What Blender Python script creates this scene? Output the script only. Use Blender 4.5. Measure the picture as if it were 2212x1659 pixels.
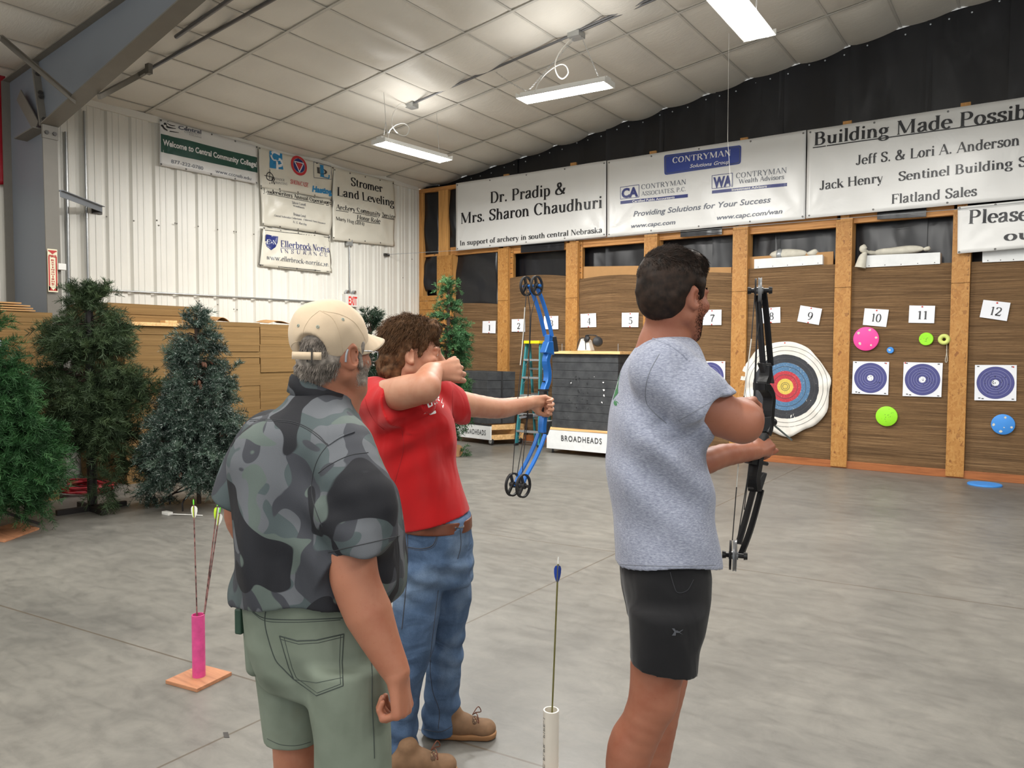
import bpy, bmesh, math, random
import numpy as np
from mathutils import Vector, Matrix
from mathutils.bvhtree import BVHTree
random.seed(7)
RNG = np.random.default_rng(11)
PI = math.pi
SC = bpy.context.scene
COL = SC.collection
for _o in list(bpy.data.objects):
    bpy.data.objects.remove(_o)

# ------------------------------------------------------------------ camera
FW, FH = 2212, 1659
FPX = 1661.0                      # focal length in pixels of the 2212 frame
CAMZ = 1.60
YAW, PITCH, ROLL = math.radians(34.77), math.radians(2.615), math.radians(0.298)
_cy, _sy, _cp, _sp = math.cos(YAW), math.sin(YAW), math.cos(PITCH), math.sin(PITCH)
_f = np.array([-_sy*_cp, _cy*_cp, -_sp]); _r0 = np.array([_cy, _sy, 0.0]); _u0 = np.cross(_r0, _f)
_c, _s = math.cos(ROLL), math.sin(ROLL)
CR = _c*_r0 + _s*_u0; CU = -_s*_r0 + _c*_u0; CF = _f
CAM = np.array([0.0, 0.0, CAMZ])
cam = bpy.data.cameras.new('camera'); camera_object = bpy.data.objects.new('camera', cam); COL.objects.link(camera_object)
cam.sensor_fit = 'HORIZONTAL'; cam.sensor_width = 36.0; cam.lens = 36.0*FPX/FW
cam.clip_start = 0.05; cam.clip_end = 200
camera_object.matrix_world = Matrix(((CR[0], CU[0], -CF[0], 0), (CR[1], CU[1], -CF[1], 0), (CR[2], CU[2], -CF[2], CAMZ), (0, 0, 0, 1)))
SC.camera = camera_object

# ------------------------------------------------------------------ light and exposure
SC.view_settings.view_transform = 'Standard'; SC.view_settings.look = 'None'
SC.view_settings.gamma = 1.0; SC.view_settings.use_curve_mapping = False
SC.view_settings.exposure = 0.33
SC.cycles.use_denoising = True
SC.cycles.max_bounces = 8; SC.cycles.diffuse_bounces = 5; SC.cycles.glossy_bounces = 4
SC.cycles.sample_clamp_indirect = 6.0
wd = bpy.data.worlds.new('daylight'); SC.world = wd; wd.use_nodes = True
_bg = wd.node_tree.nodes['Background']
_bg.inputs['Color'].default_value = (0.93, 0.97, 1.0, 1); _bg.inputs['Strength'].default_value = 0.95
def area(name, loc, sx, sy, power, rot=(0, 0, 0), col=(1, 0.98, 0.94)):
    l = bpy.data.lights.new(name, 'AREA'); l.shape = 'RECTANGLE'; l.size = sx; l.size_y = sy
    l.energy = power; l.color = col
    o = bpy.data.objects.new(name, l); COL.objects.link(o); o.location = loc; o.rotation_euler = rot
    return o
# added lamps without fixtures, standing in for unseen rows of the hall's strip lights
for _x in (-6.2, -1.6, 3.2):
    for _y in (-3.4, 0.6, 4.4):
        area('strip_and_fill_lamp', (_x, _y, 4.35), 0.35, 2.4, 74)
for _x in (-6.2, -1.6, 3.2):
    for _y in (-3.4, 0.6, 4.4):
        if (_x, _y) != (-6.2, 4.4): area('strip_and_fill_lamp', (_x, _y, 4.42), 0.35, 2.4, 40, rot=(PI, 0, 0))  # upward-facing duplicates added to brighten the ceiling
for _x in (-1.2, 3.0):
    area('strip_and_fill_lamp', (_x, 8.2, 4.45), 0.35, 2.4, 46)

# ------------------------------------------------------------------ pixels to places
def ray(x, y):
    return CR*((x-FW/2)/FPX) + CU*((FH/2-y)/FPX) + CF
def onY(x, y, Y):
    d = ray(x, y); return Vector(CAM + d*(Y/d[1]))
def onX(x, y, X):
    d = ray(x, y); return Vector(CAM + d*(X/d[0]))
def onZ(x, y, Z=0.0):
    d = ray(x, y); return Vector(CAM + d*((Z-CAMZ)/d[2]))
def at(x, y, dep):
    return Vector(CAM + ray(x, y)*dep)
def px(p):
    v = np.array(p) - CAM
    return (FW/2 + FPX*(v@CR)/(v@CF), FH/2 - FPX*(v@CU)/(v@CF), v@CF)
# ------------------------------------------------------------------ mesh helpers
def tag(o, label=None, cat=None, group=None, kind=None):
    if label: o['label'] = label
    if cat: o['category'] = cat
    if group: o['group'] = group
    if kind: o['kind'] = kind
    return o
def empty(name, loc=(0, 0, 0), rz=0.0, label=None, cat=None, group=None):
    o = bpy.data.objects.new(name, None); COL.objects.link(o)
    o.location = loc; o.rotation_euler = (0, 0, rz); o.empty_display_size = 0.1
    return tag(o, label, cat, group)
def link(name, me, mat, parent=None, origin=None):
    """one mesh object; vertices given in world space, object placed at origin / its parent's place"""
    if mat is not None:
        for m in (mat if isinstance(mat, (list, tuple)) else [mat]): me.materials.append(m)
    o = bpy.data.objects.new(name, me); COL.objects.link(o)
    if parent is not None:
        o.parent = parent
    if origin is not None:
        me.transform(Matrix.Translation(-Vector(origin))); o.location = origin
    return o
class MB:
    def __init__(s, M=None): s.v = []; s.f = []; s.m = []; s.M = M; s.uv = None
    def add(s, vs, fs, mi=0):
        b = len(s.v)
        if s.M is not None: vs = [s.M @ Vector(v) for v in vs]
        s.v += [tuple(v) for v in vs]; s.f += [tuple(b+i for i in f) for f in fs]; s.m += [mi]*len(fs)
        return s
    def hexa(s, p, mi=0):           # 8 points: bottom ring then top ring
        return s.add(p, [(3, 2, 1, 0), (4, 5, 6, 7), (0, 1, 5, 4), (1, 2, 6, 5), (2, 3, 7, 6), (3, 0, 4, 7)], mi)
    def box(s, a, b, mi=0):
        (x0, y0, z0), (x1, y1, z1) = a, b
        x0, x1 = min(x0, x1), max(x0, x1); y0, y1 = min(y0, y1), max(y0, y1); z0, z1 = min(z0, z1), max(z0, z1)
        return s.hexa([(x0, y0, z0), (x1, y0, z0), (x1, y1, z0), (x0, y1, z0), (x0, y0, z1), (x1, y0, z1), (x1, y1, z1), (x0, y1, z1)], mi)
    def bar(s, a, b, w, h, up=(0, 0, 1), mi=0):   # rectangular bar from a to b
        a = Vector(a); b = Vector(b); d = (b-a).normalized(); up = Vector(up)
        sd = d.cross(up)
        if sd.length < 1e-4: sd = d.cross(Vector((1, 0, 0)))
        sd.normalize(); u = sd.cross(d).normalized(); sd = sd*w/2; u = u*h/2
        return s.hexa([a-sd-u, a+sd-u, b+sd-u, b-sd-u, a-sd+u, a+sd+u, b+sd+u, b-sd+u], mi)
    def tube(s, pts, r, n=8, mi=0, cap=True, closed=False):
        pts = [Vector(p) for p in pts]; k = len(pts); vs = []; fs = []
        rr = r if hasattr(r, '__len__') else [r]*k
        prev = None
        for i, p in enumerate(pts):
            t = ((pts[(i+1) % k] - pts[i-1]) if closed else (pts[min(i+1, k-1)] - pts[max(i-1, 0)]))
            if t.length < 1e-9: t = Vector((0, 0, 1))
            t.normalize()
            if prev is None:
                a = t.cross(Vector((0, 0, 1)))
                if a.length < 1e-3: a = t.cross(Vector((1, 0, 0)))
            else:
                a = prev - t*prev.dot(t)
                if a.length < 1e-6: a = t.cross(Vector((0, 0, 1)))
            a.normalize(); b = t.cross(a); prev = a
            for j in range(n):
                q = 2*PI*j/n; vs.append(p + (a*math.cos(q)+b*math.sin(q))*rr[i])
        for i in range(k if closed else k-1):
            i2 = (i+1) % k
            for j in range(n):
                fs.append((i*n+j, i*n+(j+1) % n, i2*n+(j+1) % n, i2*n+j))
        if cap and not closed:
            fs.append(tuple(range(n))[::-1]); fs.append(tuple((k-1)*n+j for j in range(n)))
        return s.add(vs, fs, mi)
    def lathe(s, prof, c=(0, 0, 0), ax=(0, 0, 1), n=24, mi=0):
        ax = Vector(ax).normalized(); a = ax.cross(Vector((0, 0, 1)))
        if a.length < 1e-3: a = Vector((1, 0, 0))
        a.normalize(); b = ax.cross(a); c = Vector(c); vs = []; fs = []
        for r, z in prof:
            for j in range(n):
                q = 2*PI*j/n; vs.append(c + ax*z + (a*math.cos(q)+b*math.sin(q))*max(r, 1e-5))
        for i in range(len(prof)-1):
            for j in range(n): fs.append((i*n+j, i*n+(j+1) % n, (i+1)*n+(j+1) % n, (i+1)*n+j))
        return s.add(vs, fs, mi)
    def prism(s, poly, d, mi=0):    # polygon (3-D points) pushed along vector d
        k = len(poly); d = Vector(d); P = [Vector(p) for p in poly]
        vs = P + [p+d for p in P]
        fs = [tuple(range(k))[::-1], tuple(range(k, 2*k))] + [(i, (i+1) % k, k+(i+1) % k, k+i) for i in range(k)]
        return s.add(vs, fs, mi)
    def build(s, name, mat, parent=None, smooth=False, bevel=0.0, origin=None, seg=2):
        me = bpy.data.meshes.new(name); me.from_pydata(s.v, [], s.f); me.update()
        o = link(name, me, mat, parent, None)
        if isinstance(mat, (list, tuple)):
            me.polygons.foreach_set('material_index', s.m)
        bm = bmesh.new(); bm.from_mesh(me); bmesh.ops.recalc_face_normals(bm, faces=bm.faces); bm.to_mesh(me); bm.free()
        if smooth:
            me.polygons.foreach_set('use_smooth', [True]*len(me.polygons)); me.set_sharp_from_angle(angle=math.radians(smooth if smooth > 1 else 40))
        if parent is not None:
            off = Matrix.Rotation(-parent.rotation_euler.z, 4, 'Z') @ Matrix.Translation(-Vector(parent_world(parent)))
            me.transform(off)
        else:
            if origin is None:
                xs = np.array(s.v); lo = xs.min(0); hi = xs.max(0); origin = ((lo[0]+hi[0])/2, (lo[1]+hi[1])/2, lo[2])
            me.transform(Matrix.Translation(-Vector(origin))); o.location = origin
        if bevel:
            b = o.modifiers.new('bevel', 'BEVEL'); b.width = bevel; b.segments = seg; b.limit_method = 'ANGLE'
        return o
def parent_world(p):
    w = Vector(p.location)
    while p.parent is not None:
        p = p.parent; w = w + Vector(p.location)
    return w
def ndmesh(name, V, F, mat, parent=None, smooth=True, origin=None, sharp=None):
    me = bpy.data.meshes.new(name); V = np.asarray(V, dtype=np.float32); F = np.asarray(F, dtype=np.int32)
    k = F.shape[1]; me.vertices.add(len(V)); me.vertices.foreach_set('co', V.ravel())
    me.loops.add(F.size); me.loops.foreach_set('vertex_index', F.ravel())
    me.polygons.add(len(F)); me.polygons.foreach_set('loop_start', np.arange(len(F), dtype=np.int32)*k)
    me.update(calc_edges=True)
    if smooth: me.polygons.foreach_set('use_smooth', np.ones(len(F), dtype=bool))
    if sharp: me.set_sharp_from_angle(angle=math.radians(sharp))
    o = link(name, me, mat, parent)
    if parent is not None:
        me.transform(Matrix.Rotation(-parent.rotation_euler.z, 4, 'Z') @ Matrix.Translation(-parent_world(parent)))
    elif origin is None:
        lo = V.min(0); hi = V.max(0); origin = ((lo[0]+hi[0])/2, (lo[1]+hi[1])/2, lo[2])
    if parent is None:
        me.transform(Matrix.Translation(-Vector([float(a) for a in origin]))); o.location = [float(a) for a in origin]
    return o
def bez(p0, p1, p2, p3, n=12):
    p0, p1, p2, p3 = map(Vector, (p0, p1, p2, p3)); r = []
    for i in range(n+1):
        t = i/n; u = 1-t; r.append(p0*u**3+p1*3*u*u*t+p2*3*u*t*t+p3*t**3)
    return r
def crom(P, n=6, closed=False):
    P = [Vector(p) for p in P]; k = len(P); r = []
    for i in range(k if closed else k-1):
        a = P[(i-1) % k] if (closed or i > 0) else P[0]*2-P[1]; b = P[i]; c = P[(i+1) % k]
        d = P[(i+2) % k] if (closed or i+2 < k) else P[-1]*2-P[-2]
        for j in range(n):
            t = j/n; r.append(0.5*((b*2)+(c-a)*t+(a*2-b*5+c*4-d)*t*t+(b*3-a-c*3+d)*t**3))
    if not closed: r.append(P[-1])
    return r
# ------------------------------------------------------------------ material helpers
def lin(r, g, b):
    def c(u):
        u = u/255.0
        return u/12.92 if u <= 0.04045 else ((u+0.055)/1.055)**2.4
    return (c(r), c(g), c(b), 1.0)
class NT:
    def __init__(s, name):
        s.m = bpy.data.materials.new(name); s.m.use_nodes = True; s.t = s.m.node_tree; s.p = s.t.nodes['Principled BSDF']
    def n(s, typ, **kw):
        nd = s.t.nodes.new(typ)
        for k, v in kw.items():
            if hasattr(nd, k): setattr(nd, k, v)
            else: nd.inputs[k.replace('_', ' ')].default_value = v
        return nd
    def l(s, a, b): s.t.links.new(a, b)
    def coord(s, kind='Object', scale=(1, 1, 1), rot=(0, 0, 0), loc=(0, 0, 0)):
        tc = s.n('ShaderNodeTexCoord'); mp = s.n('ShaderNodeMapping')
        mp.inputs['Scale'].default_value = scale; mp.inputs['Rotation'].default_value = rot; mp.inputs['Location'].default_value = loc
        s.l(tc.outputs[kind], mp.inputs['Vector']); return mp.outputs['Vector']
    def noise(s, vec, scale, detail=3, rough=0.5, dist=0.0):
        nd = s.n('ShaderNodeTexNoise'); nd.inputs['Scale'].default_value = scale; nd.inputs['Detail'].default_value = detail
        nd.inputs['Roughness'].default_value = rough; nd.inputs['Distortion'].default_value = dist
        if vec is not None: s.l(vec, nd.inputs['Vector'])
        return nd.outputs['Fac']
    def ramp(s, fac, stops, interp='LINEAR'):
        r = s.n('ShaderNodeValToRGB'); r.color_ramp.interpolation = interp; e = r.color_ramp.elements
        while len(e) < len(stops): e.new(0.5)
        for i, (p, c) in enumerate(stops):
            e[i].position = p; e[i].color = c if len(c) == 4 else (*c, 1)
        s.l(fac, r.inputs['Fac']); return r.outputs['Color']
    def mix(s, a, b, fac, mode='MIX'):
        m = s.n('ShaderNodeMix'); m.data_type = 'RGBA'; m.blend_type = mode
        for sock, v in ((m.inputs[0], fac), (m.inputs[6], a), (m.inputs[7], b)):
            if hasattr(v, 'is_linked') or hasattr(v, 'links'): s.l(v, sock)
            else: sock.default_value = v
        return m.outputs[2]
    def math(s, op, a, b=0.0, clamp=False):
        m = s.n('ShaderNodeMath'); m.operation = op; m.use_clamp = clamp
        for i, v in enumerate((a, b)):
            if hasattr(v, 'links'): s.l(v, m.inputs[i])
            else: m.inputs[i].default_value = v
        return m.outputs[0]
    def sep(s, vec):
        x = s.n('ShaderNodeSeparateXYZ'); s.l(vec, x.inputs[0]); return x.outputs
    def bump(s, h, strength=0.3, dist=0.01):
        b = s.n('ShaderNodeBump'); b.inputs['Strength'].default_value = strength; b.inputs['Distance'].default_value = dist
        s.l(h, b.inputs['Height']); s.l(b.outputs['Normal'], s.p.inputs['Normal'])
    def base(s, c):
        if hasattr(c, 'links'): s.l(c, s.p.inputs['Base Color'])
        else: s.p.inputs['Base Color'].default_value = c
    def set(s, **kw):
        for k, v in kw.items():
            k = {'rough': 'Roughness', 'metal': 'Metallic', 'spec': 'Specular IOR Level', 'sss': 'Subsurface Weight', 'coat': 'Coat Weight',
                 'trans': 'Transmission Weight', 'alpha': 'Alpha', 'sheen': 'Sheen Weight'}.get(k, k)
            if hasattr(v, 'links'): s.l(v, s.p.inputs[k])
            else: s.p.inputs[k].default_value = v
        return s
def plain(name, rgb, rough=0.6, metal=0.0, var=0.10, vscale=8.0, bump=0.0, bscale=60.0, spec=0.5):
    t = NT(name); c = lin(*rgb); v = t.coord()
    d = tuple(max(0, a*(1-var)) for a in c[:3]) + (1,); u = tuple(min(1, a*(1+var)) for a in c[:3]) + (1,)
    t.base(t.ramp(t.noise(v, vscale, 4), [(0.3, d), (0.7, u)])); t.set(rough=rough, metal=metal, spec=spec)
    if bump: t.bump(t.noise(v, bscale, 3), bump, 0.004)
    return t.m
# ------------------------------------------------------------------ materials
M = {}
def wood(name, a, b, scale=6.0, axis=2, rough=0.6):
    t = NT(name); sc = [14, 14, 14]; sc[axis] = 1.0; v = t.coord(scale=tuple(sc))
    f = t.noise(v, scale/4, 5, 0.6, 1.2)
    t.base(t.ramp(f, [(0.3, lin(*a)), (0.5, lin(*b)), (0.72, lin(*[min(255, c*1.1) for c in b]))])); t.set(rough=rough)
    t.bump(f, 0.15, 0.003); return t.m
M['stud'] = wood('pine_stud', (176, 122, 62), (205, 152, 88), axis=2)
M['studx'] = wood('pine_rail', (164, 108, 56), (194, 138, 78), axis=0)
M['pine'] = wood('pine_board', (200, 150, 90), (226, 184, 128), axis=0)
M['base'] = wood('stained_baseboard', (132, 74, 36), (160, 96, 52), axis=0)
M['ply'] = wood('plywood', (150, 98, 68), (176, 122, 88), axis=0)
def osb(name, k=0.86):
    t = NT(name); v = t.coord(scale=(1, 1, 1)); 
    w = t.n('ShaderNodeTexVoronoi'); w.inputs['Scale'].default_value = 42; w.inputs['Randomness'].default_value = 1
    nz = t.n('ShaderNodeTexNoise'); nz.inputs['Scale'].default_value = 9; t.l(v, nz.inputs['Vector'])
    mx = t.n('ShaderNodeVectorMath'); mx.operation = 'MULTIPLY_ADD'; t.l(nz.outputs['Color'], mx.inputs[0]); mx.inputs[1].default_value = (0.22, 0.22, 0.22); t.l(v, mx.inputs[2])
    mp = t.n('ShaderNodeMapping'); mp.inputs['Scale'].default_value = (1.0, 1.0, 0.42); t.l(mx.outputs[0], mp.inputs['Vector']); t.l(mp.outputs[0], w.inputs['Vector'])
    sx = t.n('ShaderNodeSeparateColor'); t.l(w.outputs['Color'], sx.inputs[0])
    c = t.ramp(sx.outputs[0], [(0.0, lin(190*k, 128*k, 58*k)), (0.25, lin(204*k, 143*k, 70*k)), (0.6, lin(210*k, 150*k, 76*k)), (0.95, lin(217*k, 160*k, 86*k)), (1.0, lin(160*k, 100*k, 44*k))])
    dk = t.ramp(t.noise(v, 160, 2), [(0.62, (1, 1, 1)), (0.72, (0.45, 0.36, 0.28))])
    t.base(t.mix(c, dk, 0.8, 'MULTIPLY')); t.set(rough=0.55); t.bump(sx.outputs[1], 0.25, 0.003); return t.m
M['osb'] = osb('osb_board')
def cardboard_layers(name, dark, mid, light, scale=70.0, uv=True, k=1.0):
    t = NT(name); v = t.coord('UV' if uv else 'Object', scale=(1, 1, 1))
    mp = t.n('ShaderNodeMapping'); mp.inputs['Scale'].default_value = (1.3, 105.0, 1.0) if uv else (0.7, 0.7, 130); t.l(v, mp.inputs['Vector'])
    f1 = t.noise(mp.outputs[0], 1.0, 6, 0.7)
    mp2 = t.n('ShaderNodeMapping'); mp2.inputs['Scale'].default_value = (0.35, 13.0, 1.0) if uv else (0.2, 0.2, 16); t.l(v, mp2.inputs['Vector'])
    f2 = t.noise(mp2.outputs[0], 1.0, 3, 0.6)
    mp3 = t.n('ShaderNodeMapping'); mp3.inputs['Scale'].default_value = (9, 190.0, 1.0) if uv else (5, 5, 220); t.l(v, mp3.inputs['Vector'])
    f3 = t.noise(mp3.outputs[0], 1.0, 2, 0.6)
    c = t.ramp(f1, [(0.30, lin(*dark)), (0.5, lin(*mid)), (0.70, lin(*light))])
    c = t.mix(c, t.ramp(f2, [(0.35, (0.68, 0.66, 0.64)), (0.65, (1.08, 1.06, 1.04))]), 0.8*k, 'MULTIPLY')
    c = t.mix(c, t.ramp(f3, [(0.30, (0.45, 0.42, 0.40)), (0.42, (1, 1, 1)), (0.70, (1, 1, 1)), (0.80, (1.45, 1.4, 1.3))]), 0.75*k, 'MULTIPLY')
    t.base(c); t.set(rough=0.8, spec=0.25); t.bump(f1, 0.5*k, 0.012); return t.m
M['butt'] = cardboard_layers('compressed_cardboard_layers', (76, 58, 40), (116, 90, 62), (156, 126, 92))
M['stack'] = cardboard_layers('stacked_cardboard_sheets', (118, 92, 55), (136, 107, 67), (152, 122, 80), uv=False, k=0.5)
M['card'] = plain('cardboard_sheet', (178, 136, 88), 0.8, var=0.05)
M['cardtop'] = plain('cardboard_pale', (186, 150, 104), 0.8, var=0.06)
# floor: mottled, lightly polished concrete with saw-cut joints
def floor_mat():
    t = NT('polished_concrete'); v = t.coord('Object')
    a = t.noise(v, 0.55, 5, 0.6, 0.4); b = t.noise(v, 4.5, 8, 0.72, 0.6)
    mp = t.n('ShaderNodeMapping'); mp.inputs['Scale'].default_value = (2.2, 6.0, 1); mp.inputs['Rotation'].default_value = (0, 0, math.radians(-32)); t.l(v, mp.inputs['Vector'])
    s = t.noise(mp.outputs[0], 2.0, 6, 0.7, 0.5)
    c = t.ramp(a, [(0.3, lin(100, 98, 94)), (0.7, lin(126, 123, 117))])
    c = t.mix(c, t.ramp(b, [(0.3, (0.76, 0.76, 0.75)), (0.7, (1.16, 1.16, 1.14))]), 0.8, 'MULTIPLY')
    c = t.mix(c, t.ramp(s, [(0.32, (0.80, 0.80, 0.80)), (0.5, (1, 1, 1)), (0.72, (1.13, 1.12, 1.10))]), 0.8, 'MULTIPLY')
    c = t.mix(c, t.ramp(t.noise(v, 40, 2), [(0.70, (1, 1, 1)), (0.78, (0.82, 0.81, 0.79))]), 0.6, 'MULTIPLY')
    x, y, z = t.sep(v); y = t.math('SUBTRACT', y, t.math('MULTIPLY', x, 0.105))
    def joint(sock, pos, w=0.0055):
        d = t.math('ABSOLUTE', t.math('SUBTRACT', sock, pos)); return t.math('LESS_THAN', d, w)
    j = None
    for q in JX:
        k = joint(x, q); j = k if j is None else t.math('MAXIMUM', j, k)
    for q in JY:
        j = t.math('MAXIMUM', j, joint(y, q))
    c = t.mix(c, lin(84, 74, 62), t.math('MULTIPLY', j, 0.85))
    t.base(c); t.set(rough=t.ramp(s, [(0.3, (0.34,)*3), (0.7, (0.46,)*3)]), spec=0.42); t.bump(b, 0.06, 0.004); return t.m
M['white_metal'] = plain('white_ribbed_steel', (226, 224, 216), 0.38, var=0.03, vscale=2)
M['ceil'] = None
def ceil_mat():
    t = NT('white_vinyl_insulation'); v = t.coord('Object')
    mp = t.n('ShaderNodeMapping'); mp.inputs['Scale'].default_value = (6, 22, 6); mp.inputs['Rotation'].default_value = (0, 0, 0.5); t.l(v, mp.inputs['Vector'])
    f = t.noise(mp.outputs[0], 1.0, 4, 0.6, 1.4); g = t.noise(v, 1.2, 3)
    t.base(t.ramp(g, [(0.3, lin(214, 210, 201)), (0.7, lin(224, 220, 211))])); t.set(rough=0.42, spec=0.4)
    t.bump(t.math('MULTIPLY', f, g), 0.35, 0.02); return t.m
M['ceil'] = ceil_mat()
M['strap'] = plain('white_strap', (196, 193, 186), 0.5, var=0.04)
def black_sheet():
    t = NT('black_plastic_sheeting'); v = t.coord('Object')
    mp = t.n('ShaderNodeMapping'); mp.inputs['Scale'].default_value = (1.6, 1, 0.55); t.l(v, mp.inputs['Vector'])
    f = t.noise(mp.outputs[0], 1.5, 2, 0.45, 0.6)
    t.base(lin(22, 23, 28)); t.set(rough=0.30, spec=0.5); t.bump(f, 0.22, 0.14); return t.m
M['black_sheet'] = black_sheet()
M['steel'] = plain('grey_primed_steel', (118, 124, 132), 0.5, var=0.04, vscale=1.2)
M['steel_dark'] = plain('brownish_grey_steel', (112, 108, 100), 0.5, var=0.05)
M['galv'] = plain('galvanised_conduit', (176, 178, 178), 0.32, 0.75, var=0.06)
M['conduit'] = plain('grey_conduit', (112, 112, 114), 0.4, 0.5, var=0.05)
M['bolt'] = plain('dark_bolt', (70, 68, 66), 0.5, 0.5)
def vinyl(name, rgb, gl=0.3):
    t = NT(name); v = t.coord('Object'); t.base(t.ramp(t.noise(v, 1.5, 3), [(0.3, lin(*[c*0.975 for c in rgb])), (0.7, lin(*rgb))]))
    t.set(rough=gl, spec=0.5); t.bump(t.noise(v, 2.2, 3, 0.5, 0.8), 0.28, 0.03); return t.m
M['vinyl'] = vinyl('white_vinyl', (228, 228, 226)); M['vinyl_cream'] = vinyl('cream_vinyl', (224, 220, 206), 0.36)
M['ink'] = plain('black_ink', (28, 28, 32), 0.35, var=0.02); M['ink_grey'] = plain('grey_ink', (70, 70, 72), 0.5, var=0.02)
M['ink_navy'] = plain('navy_ink', (40, 50, 118), 0.35, var=0.02); M['ink_blue'] = plain('blue_ink', (50, 70, 150), 0.35, var=0.03)
M['ink_green'] = plain('dark_green_ink', (28, 78, 66), 0.35, var=0.03); M['ink_red'] = plain('red_ink', (196, 48, 56), 0.4, var=0.02)
M['ink_sky'] = plain('sky_blue_ink', (34, 134, 190), 0.4, var=0.02); M['ink_white'] = plain('white_ink', (236, 236, 236), 0.4, var=0.01)
M['ink_slate'] = plain('slate_ink', (90, 96, 110), 0.4, var=0.02)
M['red_vinyl'] = vinyl('red_vinyl', (150, 22, 36))
M['paper'] = plain('white_paper', (232, 234, 240), 0.6, var=0.02)
M['pin'] = plain('red_pin', (205, 60, 48), 0.4); M['tgt_blue'] = plain('target_blue_print', (72, 74, 132), 0.55, var=0.06)
M['tgt_line'] = plain('target_line_print', (150, 152, 190), 0.6)
M['cloth_white'] = plain('white_target_cloth', (228, 224, 216), 0.75, var=0.04, bump=0.3, bscale=25)
def worn(name, rgb, hole=(214, 210, 200), amt=0.60):
    t = NT(name); v = t.coord('Object'); f = t.noise(v, 55, 4, 0.7)
    c = t.ramp(f, [(0.3, lin(*[c*0.88 for c in rgb])), (amt, lin(*rgb)), (amt+0.08, lin(*[a*0.5+b*0.5 for a, b in zip(rgb, hole)]))]); t.base(c); t.set(rough=0.75)
    t.bump(f, 0.3, 0.004); return t.m
M['t_black'] = worn('worn_black_ring', (56, 58, 64), amt=0.66); M['t_blue'] = worn('worn_blue_ring', (82, 122, 160), amt=0.58)
M['t_red'] = worn('worn_red_ring', (192, 58, 70), amt=0.60); M['t_yellow'] = worn('worn_yellow_centre', (222, 196, 92), amt=0.62)
M['f_pink'] = plain('pink_foam', (240, 72, 156), 0.6, var=0.05); M['f_green'] = plain('lime_foam', (152, 230, 40), 0.6, var=0.06)
M['f_blue'] = plain('blue_foam', (64, 142, 222), 0.6, var=0.05); M['f_lime'] = plain('faded_lime_foam', (206, 216, 120), 0.7)
M['white_paint'] = plain('white_painted_board', (224, 226, 226), 0.5, var=0.05)
M['canvas'] = plain('dirty_canvas', (206, 202, 188), 0.85, var=0.10, vscale=14, bump=0.4, bscale=40)
M['tape'] = plain('duct_tape', (160, 164, 166), 0.3, 0.3)
def foam_black():
    t = NT('black_layered_foam'); v = t.coord('Object')
    f = t.noise(v, 7, 4); b = t.noise(v, 60, 3)
    t.base(t.mix(t.ramp(f, [(0.3, lin(40, 42, 46)), (0.7, lin(66, 68, 70))]), t.ramp(b, [(0.66, (1, 1, 1)), (0.74, (1.9, 1.9, 1.85))]), 1.0, 'MULTIPLY'))
    t.set(rough=0.7); t.bump(b, 0.2, 0.004); return t.m
M['foam_black'] = foam_black()
M['rubber'] = plain('black_rubber', (34, 34, 36), 0.6); M['chrome'] = plain('bright_steel', (198, 200, 204), 0.22, 0.9, var=0.05)
M['teal'] = plain('teal_fibreglass', (54, 132, 140), 0.45, var=0.06); M['yellow'] = plain('yellow_plastic', (236, 214, 30), 0.4)
M['alu'] = plain('aluminium', (190, 196, 202), 0.35, 0.7, var=0.06)
M['pipe_pink'] = plain('pink_painted_pipe', (206, 72, 134), 0.4, var=0.14, vscale=30); M['pvc'] = plain('white_pvc', (226, 220, 208), 0.35, var=0.04)
M['red_cord'] = plain('red_cord', (150, 30, 40), 0.5)
M['plastic_white'] = plain('white_plastic', (224, 222, 216), 0.4, var=0.03)
M['exit_red'] = plain('exit_red_letters', (225, 50, 40), 0.4, var=0.02)
M['sign_cream'] = plain('cream_sign', (228, 220, 190), 0.4, var=0.03); M['sign_red'] = plain('sign_red', (178, 40, 36), 0.4, var=0.03)
def emis(name, col, s):
    t = NT(name); t.p.inputs['Emission Color'].default_value = (*col, 1); t.p.inputs['Emission Strength'].default_value = s
    t.base((0.9, 0.9, 0.9, 1)); return t.m
M['tube'] = emis('lit_fluorescent_tube', (1.0, 0.99, 0.95), 14.0)
M['fixture'] = plain('white_enamel', (226, 226, 222), 0.35, var=0.02)
# ------------------------------------------------------------------ the hall
WY = 11.12            # face of the target wall at the floor
WX = -9.91            # inside face of the ribbed side wall
EAVE, SLOPE = 4.656, 0.142
XR, YB = 13.0, -9.0
RIDGE = 2.2
JX = [-7.5, -2.73, 2.05]; JY = [-0.4, 2.60, 5.70, 8.75]
def joints(t): pass
M['floor'] = floor_mat()
def ceil_z(x):
    return EAVE + SLOPE*((x if x < RIDGE else 2*RIDGE-x)-WX)
b = MB(); b.box((WX-0.3, YB, -0.2), (XR, WY+0.5, 0.0)); o = b.build('floor', M['floor'], origin=(0, 0, 0)); tag(o, kind='structure')
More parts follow.
